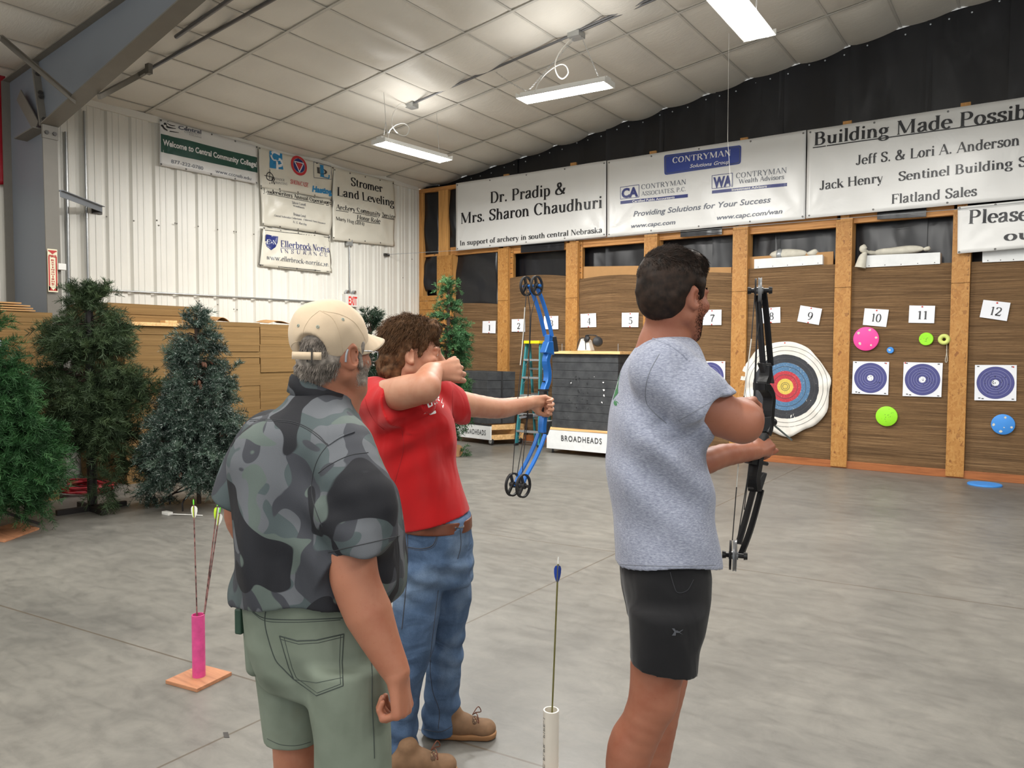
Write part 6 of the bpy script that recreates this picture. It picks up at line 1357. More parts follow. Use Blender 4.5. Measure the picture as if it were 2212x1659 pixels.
def pipe_quiver(base_px, R, ztop, mat, label, plate, yaw=0.2):
    c = onZ(*base_px); c = Vector((c.x, c.y, 0)); r = empty('pipe_quiver', c, label=label, cat='arrow holder', group='pipe arrow holders on the floor')
    z0 = 0.018 if plate else 0.0
    m = MB(); m.lathe([(R-0.004, z0), (R, z0), (R, ztop-0.001), (R-0.001, ztop), (R-0.004, ztop), (R-0.004, z0)], c, (0, 0, 1), 32); m.build('pipe', M[mat], r, smooth=40)
    if plate:
        m = MB(); M_ = Matrix.Translation(c) @ Matrix.Rotation(yaw, 4, 'Z'); 
        m = MB(M_); m.box((-0.105, -0.105, 0.0), (0.105, 0.105, 0.018)); m.build('plywood_foot', M['ply'], r, bevel=0.002)
    return c, r
c, r = pipe_quiver((430, 1466), 0.0302, 0.0, 'pipe_pink', '', False) if False else (None, None)
cp = onZ(430, 1468); ztp = at(429, 1325, px(cp)[2]).z
c, r = pipe_quiver((430, 1468), 0.0300, ztp, 'pipe_pink', 'pink painted pipe on a square plywood foot, holding three arrows', True, yaw=0.15)
dq = px(c+Vector((0, 0, 0.3)))[2]
for (nx, ny, bx_, by_, vn, lb) in ((418, 1085, -0.012, 0.0, ('v_white', 'v_lime', 'v_white'), 'brown arrow leaning left in the pink pipe, with white and yellow-green vanes'), (470, 1088, 0.006, 0.006, ('v_lime', 'v_lime', 'v_white'), 'taller brown arrow leaning right in the pink pipe, with yellow-green vanes'), (475, 1102, 0.012, -0.008, ('v_white', 'v_lime', 'v_white'), 'brown arrow with a white vane, shorter of the two leaning right in the pink pipe')):
    nk = at(nx, ny, dq+0.02); off = Vector((nk.x-c.x, nk.y-c.y, 0)); tip = Vector((c.x, c.y, 0.026))-off*0.16+Vector((bx_*0.5, by_*0.5, 0))
    arrow(tip, nk, 'shaft_camo', vn, lb, nock='nock_green', group='arrows in the pink pipe', wrap=None, L=0.058, h=0.014, r=0.0033)
M['print_grey'] = plain('pipe_print', (90, 90, 90), 0.5)
cw = None
def white_pipe():
    zt = 0.30; c0 = onZ(1190.5, 1533, zt); c = Vector((c0.x, c0.y, 0)); R = 0.0265*1.0
    R = (at(1207.5, 1540, px(c0)[2])-at(1173.5, 1540, px(c0)[2])).length/2
    r = empty('pipe_quiver', c, label='white plastic pipe holding a single blue-vaned arrow', cat='arrow holder', group='pipe arrow holders on the floor')
    m = MB(); m.lathe([(R-0.005, 0.018), (R, 0.018), (R, zt-0.001), (R-0.001, zt), (R-0.005, zt), (R-0.005, 0.018)], c, (0, 0, 1), 36); m.build('pipe', M['pvc'], r, smooth=40)
    m = MB(Matrix.Translation(c) @ Matrix.Rotation(0.6, 4, 'Z')); m.box((-0.1, -0.1, 0), (0.1, 0.1, 0.018)); m.build('plywood_foot', M['ply'], r, bevel=0.002)
    # print running down the pipe
    V, F, w, h = sans_mesh('PVC PLPR  PIPE-1', 0.01, 0, 1.1); vs = []
    view = (Vector(CAM)-c); base = math.atan2(view.y, view.x)-1.10
    for x, y in V:
        a = base+(y-0.3)*0.017/R*1.0; vs.append((c.x+(R+0.0006)*math.cos(a), c.y+(R+0.0006)*math.sin(a), zt-0.025-(w-x)/w*0.22))
    m = MB(); m.add(vs, F); m.build('pipe_print', M['print_grey'], r)
    nk = at(1206, 1211, px(c0)[2]+0.0); mouth = Vector((c.x, c.y, zt)); mo = at(1193, 1530, px(c0)[2]); d = (mo-nk).normalized(); tip = nk+d*((nk.z-0.03)/-d.z)
    arrow(tip, nk, 'shaft_olive', ('v_blue', 'v_blue', 'v_blue'), 'olive arrow with blue vanes standing in the white pipe', nock='v_white', L=0.06, r=0.0032, h=0.012)
white_pipe()
# bits on the floor
rg = random.Random(9)
for i, (x, y, s) in enumerate(((489, 1588, 'dark scrap of tape on the floor left of the man in the cap'), (1020, 1218, 'lime fleck on the floor right of the red shirt'))):
    p = onZ(x, y); m = MB(); a = 0.014 if i == 0 else 0.008
    if i == 0: m.prism([(p.x-0.03, p.y+0.005, 0.0006), (p.x+0.012, p.y-0.018, 0.0006), (p.x+0.03, p.y-0.006, 0.0006), (p.x-0.015, p.y+0.018, 0.0006)], (0, 0, 0.001))
    else: m.box((p.x-a, p.y-a/2, 0.0006), (p.x+a, p.y+a/2, 0.004))
    tag(m.build('tape_scrap' if i == 0 else 'foam_scrap', M['bolt'] if i == 0 else M['f_green']), s, 'scrap')
# ------------------------------------------------------------------ hanging strip lights
def strip_light(a, b, label, wdt=0.30, chain=(0, 0), roll=0.0, tubes=2):
    a, b = Vector(a), Vector(b); ax = (b-a).normalized(); sd = ax.cross(Vector((0, 0, 1))).normalized(); sd = (Matrix.Rotation(roll, 3, ax) @ sd); up = sd.cross(ax)
    r = empty('strip_light', (a+b)/2, label=label, cat='ceiling light', group='hanging strip lights')
    m = MB(); h = 0.05
    m.hexa([a-sd*0.06+up*0.0, a+sd*0.06+up*0.0, b+sd*0.06+up*0.0, b-sd*0.06+up*0.0, a-sd*0.05+up*h, a+sd*0.05+up*h, b+sd*0.05+up*h, b-sd*0.05+up*h]); m.build('ballast_housing', M['fixture'], r, bevel=0.004)
    m = MB()
    for s in (-1, 1):
        p0, p1 = sd*(s*0.05)-up*0.0, sd*(s*wdt/2)-up*0.035; q = up*0.002
        m.hexa([a+p0, b+p0, b+p1, a+p1, a+p0+q, b+p0+q, b+p1+q, a+p1+q])
    m.build('reflector', M['fixture'], r)
    for e, s in ((a, -1), (b, 1)):
        m = MB(); e2 = e+ax*(s*0.01); m.hexa([e-sd*wdt/2-up*0.04, e+sd*wdt/2-up*0.04, e2+sd*wdt/2-up*0.04, e2-sd*wdt/2-up*0.04, e-sd*wdt/2+up*0.02, e+sd*wdt/2+up*0.02, e2+sd*wdt/2+up*0.02, e2-sd*wdt/2+up*0.02]); m.build('end_plate', M['fixture'], r)
    for s in (-1, 1):
        m = MB(); o = sd*(s*wdt*0.27)-up*0.035; m.tube([a+o+ax*0.03, b+o-ax*0.03], 0.019, 12); m.build('lit_tube', M['tube'], r, smooth=60)
    return r, ax, sd, up
def chain_pts(p, q, sagk=0.0, n=26):
    return [Vector(p).lerp(Vector(q), i/n)+Vector((0, 0, -sagk*math.sin(PI*i/n))) for i in range(n+1)]
def chain(mb, P):
    for i in range(len(P)-1):
        a, b = P[i], P[i+1]; d = (b-a); s = d.normalized().cross(Vector((0.3, 1, 0.2)) if i % 2 else Vector((1, -0.3, 0.2))).normalized()*0.007; e = d*0.12
        mb.tube([a-e+s*0.4, a+d*0.2+s, a+d*0.8+s, b+e, a+d*0.8-s, a+d*0.2-s], 0.0022, 4, closed=True, cap=False)
def jbox(name, p, w, label):
    m = MB(); m.box(Vector(p)-Vector((w/2, w/2, 0.05)), Vector(p)+Vector((w/2, w/2, 0.015))); return tag(m.build(name, M['galv'], bevel=0.005), label, 'junction box', 'junction boxes')
Z1 = 4.31
A = at(818, 303, px(Vector((-7.27, 7.40, Z1)))[2]); B = at(962, 343, px(Vector((-7.14, 8.61, Z1)))[2])
r1, ax, sd, up = strip_light(A, B, 'lit strip light hanging nearest the ribbed wall, above the cream banners', 0.28)
C2a = at(1128, 212, px(Vector((-5.175, 7.61, 4.55)))[2]); C2b = at(1316, 176, px(Vector((-3.94, 7.74, 4.55)))[2])
r2, ax2, sd2, up2 = strip_light(C2a, C2b, 'lit strip light on chains in the middle of the ceiling, seen edge-on', 0.26)
e3 = at(1641, 74, 7.15); s3 = Vector((0.02, -1, 0.0)); 
r3, ax3, sd3, up3 = strip_light(e3, e3+s3*1.22, 'largest lit strip light, cut by the top photo edge', 0.30)
for (aa, bb, n) in ((A, B, 1), (C2a, C2b, 2), (e3, e3+s3*1.22, 3)):
    mid = (aa+bb)/2; d = (bb-aa); l = area('strip_and_fill_lamp', (mid.x, mid.y, mid.z-0.07), 0.2, 1.15, (128, 150, 62)[n-1], rot=(0, 0, math.atan2(d.y, d.x)-PI/2)); area('strip_light_glow', (mid.x, mid.y, mid.z+0.10), 0.2, 1.15, 6, rot=(PI, 0, -math.atan2(d.y, d.x)+PI/2))
# conduit run along the ceiling and its boxes
J1 = Vector((-7.356, 8.121, ceil_z(-7.356)-0.03)); J2 = Vector((-4.73, 8.122, ceil_z(-4.73)-0.03))
def cz(x, o=0.02): return Vector((x, 8.12, ceil_z(x)-o))
m = MB(); m.tube([cz(x) for x in np.linspace(-7.30, 1.0, 12)], 0.016, 8); tag(m.build('conduit', M['conduit'], smooth=60), 'long grey conduit along the ceiling from the first strip light to the right', 'conduit', 'conduits on the ceiling')
m = MB(); m.tube([Vector((x, 8.07, ceil_z(x)-0.02)) for x in np.linspace(-4.75, 1.0, 8)], 0.012, 8); tag(m.build('conduit', M['conduit'], smooth=60), 'second ceiling conduit starting at the middle junction box', 'conduit', 'conduits on the ceiling')
jbox('junction_box', J1, 0.13, 'ceiling junction box above the strip light by the ribbed wall'); jbox('junction_box', J2, 0.16, 'ceiling junction box above the middle strip light on chains')
def on_c(x, y, o=0.0):
    d = ray(x, y); t = (EAVE-SLOPE*WX-o-CAMZ)/(d[2]-SLOPE*d[0]); return Vector(CAM+d*t)
p0, p1 = on_c(228, 203, 0.03), on_c(588, 0, 0.03); p2 = p1+(p1-p0)*0.6
m = MB(); m.tube([p0, p1, p2], 0.020, 8); o = tag(m.build('conduit', M['conduit'], smooth=60), 'grey conduit along the ceiling just right of the steel beam', 'conduit', 'conduits on the ceiling')
p0, p1 = on_c(380, 80, 0.03), on_c(495, 0, 0.03); m = MB(); m.tube([p0, p1, p1+(p1-p0)*2], 0.022, 8); tag(m.build('conduit', M['conduit'], smooth=60), 'darker conduit on the ceiling close against the steel beam', 'conduit', 'conduits on the ceiling')
# cables and hangers of the lights
def cable(P, rad, label, mat='plastic_white'): m = MB(); m.tube(crom(P, 6), rad, 7); return tag(m.build('light_cable', M[mat], smooth=60), label, 'cable', 'coiled lamp cables')
d1 = px(A)[2]
cable([J1+Vector((-0.05, 0, -0.03)), at(862, 226, d1+0.45), at(848, 250, d1+0.2), at(848, 272, d1+0.05), at(862, 290, d1), at(878, 292, d1), at(884, 276, d1), at(872, 266, d1), at(855, 270, d1), at(842, 282, d1), at(838, 298, d1)], 0.007, 'white looped cable of the strip light by the ribbed wall')
d2 = px((C2a+C2b)/2)[2]
cable([J2+Vector((-0.05, 0, -0.03)), at(1212, 108, d2+0.2), at(1199, 136, d2), at(1203, 160, d2), at(1215, 170, d2), at(1227, 158, d2), at(1222, 142, d2), at(1207, 140, d2), at(1180, 158, d2), at(1163, 180, d2), at(1155, 200, d2)], 0.007, 'white looped cable of the middle strip light')
m = MB(); chain(m, chain_pts(J2+Vector((-0.02, 0, -0.04)), C2a+ax2*0.06+up2*0.05, -0.0)); tag(m.build('chain', M['galv']), 'chain from the middle junction box to the left end of its strip light', 'chain', 'lamp chains')
m = MB(); chain(m, chain_pts(J2+Vector((0.06, 0, -0.02)), C2b-ax2*0.12+up2*0.05)); tag(m.build('chain', M['galv']), 'chain from the middle junction box to the right end of its strip light', 'chain', 'lamp chains')
q = on_c(1070, 155, 0.01); m = MB(); chain(m, chain_pts(q, C2a+ax2*0.10+up2*0.05, 0.02)); tag(m.build('chain', M['galv']), 'slack chain from the ceiling to the left end of the middle strip light', 'chain', 'lamp chains')
q = on_c(829, 200, 0.01); k = A+ax*0.12+up*0.05; t = Vector((k.x, k.y, k.z+0.22))
m = MB(); m.tube([q, t], 0.003, 5); m.tube([t, k+sd*0.05], 0.003, 5); m.tube([t, k-sd*0.05], 0.003, 5); tag(m.build('hanger_wire', M['galv']), 'wire hanger at the near end of the strip light by the ribbed wall', 'wire', 'lamp hanger wires')
k = B-ax*0.12+up*0.05; q = on_c(943, 245, 0.01); m = MB(); m.tube([q, k], 0.003, 5); tag(m.build('hanger_wire', M['galv']), 'wire hanger at the far end of the strip light by the ribbed wall', 'wire', 'lamp hanger wires')
for t in (0.1, 0.9):
    k = e3+s3*1.22*t+up3*0.05; m = MB(); chain(m, chain_pts(k, (k.x, k.y, ceil_z(k.x)-0.02), n=16)); tag(m.build('chain', M['galv']), 'chain above the %s end of the largest strip light' % ('near' if t > 0.5 else 'far'), 'chain', 'lamp chains')
# ------------------------------------------------------------------ body modelling: blended volumes meshed into one continuous surface
RH = np.array([math.cos(YAW), math.sin(YAW), 0.0]); FHV = np.array([-math.sin(YAW), math.cos(YAW), 0.0]); UZ = np.array([0, 0, 1.0])
_TAB = np.random.default_rng(77).random((32, 32, 32)).astype(np.float32)
def vnoise(P, scale, seed=0):
    q = P*scale+seed*7.31; i = np.floor(q).astype(np.int64); f = (q-i).astype(np.float32); f = f*f*(3-2*f); i &= 31; j = (i+1) & 31
    x0, y0, z0 = i[..., 0], i[..., 1], i[..., 2]; x1, y1, z1 = j[..., 0], j[..., 1], j[..., 2]; fx, fy, fz = f[..., 0], f[..., 1], f[..., 2]
    a = _TAB[x0, y0, z0]*(1-fx)+_TAB[x1, y0, z0]*fx; b = _TAB[x0, y1, z0]*(1-fx)+_TAB[x1, y1, z0]*fx
    c = _TAB[x0, y0, z1]*(1-fx)+_TAB[x1, y0, z1]*fx; d = _TAB[x0, y1, z1]*(1-fx)+_TAB[x1, y1, z1]*fx
    return (a*(1-fy)+b*fy)*(1-fz)+(c*(1-fy)+d*fy)*fz
def nrm(v): v = np.asarray(v, float); return v/(np.linalg.norm(v)+1e-12)
class Vol:
    def __init__(s, h=0.0045): s.h = h; s.ops = []; s.lo = np.full(3, 1e9); s.hi = np.full(3, -1e9)
    def _op(s, fn, lo, hi, k, kind, grow=True):
        lo = np.asarray(lo, float); hi = np.asarray(hi, float)
        if grow and kind == 'add': s.lo = np.minimum(s.lo, lo); s.hi = np.maximum(s.hi, hi)
        s.ops.append((fn, lo-k-3*s.h, hi+k+3*s.h, k, kind)); return s
    def cone(s, a, b, ra, rb, k=0.02, kind='add', flat=None):
        a = np.asarray(a, float); b = np.asarray(b, float); R = max(ra, rb); ba = b-a; L = ba@ba+1e-12
        def fn(x, y, z):
            px_, py_, pz_ = x-a[0], y-a[1], z-a[2]; t = np.clip((px_*ba[0]+py_*ba[1]+pz_*ba[2])/L, 0, 1)
            px_ = px_-t*ba[0]; py_ = py_-t*ba[1]; pz_ = pz_-t*ba[2]
            d2 = px_*px_+py_*py_+pz_*pz_
            if flat is not None:
                n, sc = flat; w = px_*n[0]+py_*n[1]+pz_*n[2]; d2 = d2+(sc*sc-1)*w*w
            return np.sqrt(d2)-(ra+(rb-ra)*t)
        return s._op(fn, np.minimum(a, b)-R, np.maximum(a, b)+R, k, kind)
    def chain(s, pts, rad, k=0.02, kind='add', flat=None, n=4):
        P = np.array([tuple(p) for p in crom([Vector(p) for p in pts], n)]); m = len(pts)
        r = np.interp(np.linspace(0, m-1, len(P)), np.arange(m), rad)
        for i in range(len(P)-1): s.cone(P[i], P[i+1], r[i], r[i+1], k if i == 0 else 0.004, kind, flat)
        return s
    def ell(s, c, r, ax=None, k=0.02, kind='add'):
        c = np.asarray(c, float); r = np.asarray(r, float); ax = np.eye(3) if ax is None else np.asarray(ax, float); R = r.max(); rm = r.min()
        def fn(x, y, z):
            q = [((x-c[0])*ax[i][0]+(y-c[1])*ax[i][1]+(z-c[2])*ax[i][2]) for i in range(3)]
            k0 = np.sqrt(sum((q[i]/r[i])**2 for i in range(3))); k1 = np.sqrt(sum((q[i]/(r[i]*r[i]))**2 for i in range(3)))+1e-9
            return k0*(k0-1)/k1
        return s._op(fn, c-R, c+R, k, kind)
    def loft(s, st, k=0.02, kind='add', n=2.3, capr=0.02):
        """stations (centre xyz, half width across the view, half depth, turn) from any end to the other, along z"""
        st = sorted(st, key=lambda q: q[0][2]); z = np.array([q[0][2] for q in st])
        par = np.array([(*q[0][:2], q[1], q[2], q[3] if len(q) > 3 else 0.0) for q in st])
        zz = np.linspace(z[0], z[-1], 120); pp = np.stack([np.interp(zz, z, par[:, i]) for i in range(5)], 1)
        ker = np.hanning(15); ker /= ker.sum(); pad = np.pad(pp, ((7, 7), (0, 0)), mode='reflect', reflect_type='odd'); pp = np.stack([np.convolve(pad[:, i], ker, 'valid') for i in range(5)], 1)
        R = par[:, 2:4].max()
        lo = np.array([par[:, 0].min()-R, par[:, 1].min()-R, z[0]]); hi = np.array([par[:, 0].max()+R, par[:, 1].max()+R, z[-1]])
        def fn(x, y, zc):
            zv = zc.ravel(); q = [np.interp(zv, zz, pp[:, i]).reshape(1, 1, -1) for i in range(5)]
            dx, dy = x-q[0], y-q[1]; c, sn = np.cos(q[4]), np.sin(q[4])
            rx, ry = RH[0]*c+FHV[0]*sn, RH[1]*c+FHV[1]*sn
            u = dx*rx+dy*ry; v = -dx*ry+dy*rx
            f = (np.abs(u/q[2])**n+np.abs(v/q[3])**n)**(1.0/n); d = (f-1)*np.minimum(q[2], q[3])*np.ones_like(f)
            dz = np.maximum(z[0]-zc, zc-z[-1])
            a = np.maximum(d+capr, 0); b = np.maximum(dz+capr, 0)
            return np.where((d > -capr) & (dz > -capr), np.sqrt(a*a+b*b)-capr, np.maximum(d, dz))
        return s._op(fn, lo, hi, k, kind)
    def plane(s, p, n, lo, hi):               # keep the side n points away from
        p = np.asarray(p, float); n = nrm(n)
        return s._op(lambda x, y, z: (x-p[0])*n[0]+(y-p[1])*n[1]+(z-p[2])*n[2], lo, hi, 0, 'int')
    def cutz(s, z0): return s._op(lambda x, y, z: z0-z+0*x+0*y, (-50, -50, -50), (50, 50, 50), 0, 'int')
    def hollow(s, fn, lo, hi, th): s.ops.append((fn, np.asarray(lo, float), np.asarray(hi, float), th, 'hollow')); return s
    def disp(s, fn, band=0.03): s.ops.append((fn, None, None, band, 'disp')); return s
    def mesh(s):
        h = s.h; lo = s.lo-6*h; n = np.ceil((s.hi+6*h-lo)/h).astype(int); g = np.full(n, 0.25, np.float32)
        X = [(lo[i]+h*np.arange(n[i])).astype(np.float32) for i in range(3)]
        for fn, a, b, k, kind in s.ops:
            if kind == 'disp':
                m = np.abs(g) < k; idx = np.nonzero(m); P = np.stack([X[i][idx[i]] for i in range(3)], 1); g[idx] += fn(P).astype(np.float32); continue
            i0 = np.clip(np.floor((a-lo)/h).astype(int), 0, n-1); i1 = np.clip(np.ceil((b-lo)/h).astype(int)+1, 1, n)
            if np.any(i1 <= i0): continue
            sl = tuple(slice(i0[i], i1[i]) for i in range(3)); x = X[0][sl[0]][:, None, None]; y = X[1][sl[1]][None, :, None]; z = X[2][sl[2]][None, None, :]
            d = np.asarray(fn(x, y, z), np.float32); A = g[sl]
            if kind == 'add':
                if k > 0: t = np.clip(0.5+0.5*(A-d)/k, 0, 1); g[sl] = A*(1-t)+d*t-k*t*(1-t)
                else: g[sl] = np.minimum(A, d)
            elif kind == 'sub':
                e = -d
                if k > 0: t = np.clip(0.5-0.5*(A-e)/k, 0, 1); g[sl] = A*(1-t)+e*t+k*t*(1-t)
                else: g[sl] = np.maximum(A, e)
            elif kind == 'int': g[sl] = np.maximum(A, d)
            elif kind == 'hollow': g[sl] = np.maximum(A, -np.maximum(A+k, d))
        return surface_nets(g, lo, h)
def surface_nets(g, lo, h):
    S = g < 0; n = np.array(g.shape)
    c = [S[i:n[0]-1+i, j:n[1]-1+j, k:n[2]-1+k] for i in (0, 1) for j in (0, 1) for k in (0, 1)]
    al = c[0].copy(); an = c[0].copy()
    for q in c[1:]: al &= q; an |= q
    act = an & ~al; idx = np.stack(np.nonzero(act), 1); N = len(idx)
    num = np.full(act.shape, -1, np.int32); num[tuple(idx.T)] = np.arange(N)
    off = np.array([(i, j, k) for i in (0, 1) for j in (0, 1) for k in (0, 1)])
    val = np.stack([g[tuple((idx+o).T)] for o in off], 1); acc = np.zeros((N, 3)); cnt = np.zeros(N)
    for a in range(8):
        for b in range(a+1, 8):
            if np.abs(off[a]-off[b]).sum() != 1: continue
            va, vb = val[:, a], val[:, b]; m = (va < 0) != (vb < 0); t = np.where(m, va/(va-vb+1e-12), 0)[:, None]
            acc += np.where(m[:, None], off[a]+(off[b]-off[a])*t, 0); cnt += m
    V = lo+(idx+acc/cnt[:, None])*h
    F = []
    for ax in range(3):
        u, v = (ax+1) % 3, (ax+2) % 3
        e = [slice(None)]*3; f = [slice(None)]*3; e[ax] = slice(0, -1); f[ax] = slice(1, None); e[u] = f[u] = slice(1, -1); e[v] = f[v] = slice(1, -1)
        s0, s1 = S[tuple(e)], S[tuple(f)]; ed = np.stack(np.nonzero(s0 != s1), 1)
        if len(ed) == 0: continue
        flip = s0[tuple(ed.T)]; base = ed.copy(); base[:, u] += 1; base[:, v] += 1
        def cell(du, dv): q = base.copy(); q[:, u] += du; q[:, v] += dv; return num[tuple(q.T)]
        q = np.stack([cell(-1, -1), cell(0, -1), cell(0, 0), cell(-1, 0)], 1); q[~flip] = q[~flip][:, ::-1]; F.append(q)
    F = np.concatenate(F); F = F[(F >= 0).all(1)]
    # relax the stair-steps a little
    for _ in range(2):
        A = np.zeros_like(V); C = np.zeros(len(V))
        for i in range(4):
            a, b = F[:, i], F[:, (i+1) % 4]; np.add.at(A, a, V[b]); np.add.at(A, b, V[a]); np.add.at(C, a, 1); np.add.at(C, b, 1)
        V = V*0.5+0.5*A/np.maximum(C, 1)[:, None]
    return V, F
def P3(x, y, d): return np.array(at(x, y, d))
def bvh(V, F): return BVHTree.FromPolygons([tuple(v) for v in V.tolist()], F.tolist())
def hit(tree, x, y, lift=0.0):
    d = Vector(ray(x, y)).normalized(); p, nn, i, ds = tree.ray_cast(Vector(CAM), d)
    return None if p is None else (p-d*lift)
def seam(tree, pts, r, mat, name, parent, step=4, closed=False, lift=0.0, sharp=False):
    P = [Vector((*a, 0)).lerp(Vector((*b, 0)), i/10) for a, b in zip(pts, pts[1:]) for i in range(11)] if sharp else crom([Vector((x, y, 0)) for x, y in pts], 8, closed); Q = []
    for p in P:
        q = hit(tree, p.x, p.y, lift)
        if q is not None: Q.append(q)
    if len(Q) < 2: return None
    m = MB(); m.tube(Q, r, 5); return m.build(name, M[mat], parent, smooth=60)
def decal(tree, polys, mat, name, parent, lift=0.0018):
    """flat printed shapes laid on the cloth: polygons in picture outline, each vertex dropped on the surface"""
    m = MB()
    for pl in polys:
        q = []
        for x, y in pl:
            h_ = None
            for dx in range(0, 24, 2):
                h_ = hit(tree, x+dx, y, lift)
                if h_ is not None: break
            q.append(h_)
        if all(t is not None for t in q): m.add(q, [tuple(range(len(q)))])
    if m.v: return m.build(name, M[mat], parent)
# ---- anatomy
class Frame:
    def __init__(s, o, f, u, sc=1.0):
        s.o = np.asarray(o, float); s.f = nrm(f); r = np.cross(s.f, nrm(u)); s.r = nrm(r); s.u = np.cross(s.r, s.f); s.sc = sc; s.ax = np.stack([s.r, s.f, s.u])
    def __call__(s, x, y, z): return s.o+s.sc*(s.r*x+s.f*y+s.u*z)
def head(S, H, jaw=1.0, nose=1.0, ears=True, fat=0.0, es=1.0):
    k = H.sc; A = H.ax; e_ = k*es
    S.ell(H(0, -0.016, 0.045), np.array((0.076, 0.097, 0.086))*k, A, 0.01)
    S.ell(H(0, 0.028, -0.022), np.array((0.060+fat, 0.066, 0.082))*k, A, 0.03)
    S.ell(H(0, 0.050, -0.070), np.array((0.042*jaw+fat, 0.040, 0.036))*k, A, 0.02)
    S.cone(H(0.052*jaw+fat, -0.002, -0.052), H(0.014, 0.070, -0.096), 0.020*k, 0.017*k, 0.02); S.cone(H(-0.052*jaw-fat, -0.002, -0.052), H(-0.014, 0.070, -0.096), 0.020*k, 0.017*k, 0.02)
    S.ell(H(0, 0.078, -0.098), np.array((0.020, 0.017, 0.018))*k, A, 0.015)
    for s_ in (-1, 1):
        S.ell(H(s_*0.043, 0.060, -0.018), np.array((0.024, 0.024, 0.020))*k, A, 0.02)
        S.ell(H(s_*0.032, 0.098, 0.006), np.array((0.019, 0.016, 0.013))*k, A, 0.012, 'sub')
        S.ell(H(s_*0.031, 0.079, 0.006), np.array((0.0135, 0.0125, 0.0125))*k, A, 0.002)
        S.cone(H(s_*0.010, 0.092, 0.024), H(s_*0.044, 0.080, 0.026), 0.0085*k, 0.007*k, 0.012)
        S.ell(H(s_*0.011, 0.098, -0.030), np.array((0.0085, 0.011, 0.0075))*k, A, 0.006)
    S.cone(H(0, 0.090, 0.014), H(0, 0.114*nose, -0.024), 0.0075*k, 0.0105*k, 0.012)
    S.cone(H(-0.018, 0.087, -0.054), H(0.018, 0.087, -0.054), 0.006*k, 0.006*k, 0.008); S.cone(H(-0.016, 0.086, -0.066), H(0.016, 0.086, -0.066), 0.007*k, 0.007*k, 0.008)
    S.cone(H(-0.022, 0.097, -0.060), H(0.022, 0.097, -0.060), 0.003*k, 0.003*k, 0.003, 'sub')
    if ears:
        for s_ in (-1, 1):
            e = nrm(A[0]*s_*0.85-A[1]*0.5); up = nrm(A[2]*0.98-A[1]*0.18); fw = np.cross(up, e); X = np.stack([e, nrm(fw), up])
            S.ell(H(s_*(0.080+0.008*(es-1)*4), -0.012, -0.002), np.array((0.0085, 0.019, 0.033))*e_, X, 0.005)
            S.ell(H(s_*(0.088+0.008*(es-1)*4), -0.006, -0.004), np.array((0.008, 0.011, 0.020))*e_, X, 0.004, 'sub')
            S.ell(H(s_*0.078, -0.002, -0.027), np.array((0.007, 0.009, 0.010))*k, X, 0.006)
def hand(S, w, d, n, side, curls, sc=1.0, thumb=((0.55, 0.75, 0.35), (0.35, 0.9, 0.35), (0.2, 0.9, 0.45)), spread=0.10, k=0.006):
    """w wrist, d towards the knuckles, n the way the palm faces; side +1 puts the thumb on n x d"""
    d = nrm(d); n = nrm(np.asarray(n)-d*(np.asarray(n)@d)); t = np.cross(n, d)*side; w = np.asarray(w, float)
    L = [(0.044, 0.026, 0.020), (0.048, 0.030, 0.022), (0.045, 0.028, 0.021), (0.036, 0.021, 0.019)]; tips = []
    for i in range(4):
        o = (1.5-i)*0.0205*sc; kn = w+d*(0.088-0.004*abs(i-1.2))*sc+t*o+n*(-0.004 if i in (1, 2) else 0.0)*sc
        S.cone(w+d*0.006*sc+t*o*0.55, kn, 0.0145*sc, 0.0118*sc, 0.012)
        a = 0.0; p = kn; dd = nrm(d+t*(1.5-i)*spread)
        for j in range(3):
            a += math.radians(curls[i][j]); v = dd*math.cos(a)+n*math.sin(a); q = p+v*L[i][j]*sc
            r0 = (0.0100, 0.0090, 0.0082)[j]*sc*(0.88 if i == 3 else 1); S.cone(p, q, r0, r0*0.93, 0.004 if j else k); p = q
        tips.append(p)
    S.cone(w+d*0.03*sc+n*0.006*sc, w+d*0.062*sc+n*0.004*sc, 0.020*sc, 0.018*sc, 0.012)
    p = w+d*0.022*sc+t*0.020*sc; r = (0.0155, 0.0118, 0.0105)
    for j, (a, b, c) in enumerate(thumb):
        v = nrm(t*a+d*b+n*c); q = p+v*(0.044, 0.032, 0.026)[j]*sc; S.cone(p, q, r[j]*sc, r[j]*0.88*sc, 0.010 if j == 0 else 0.004); p = q
    return tips
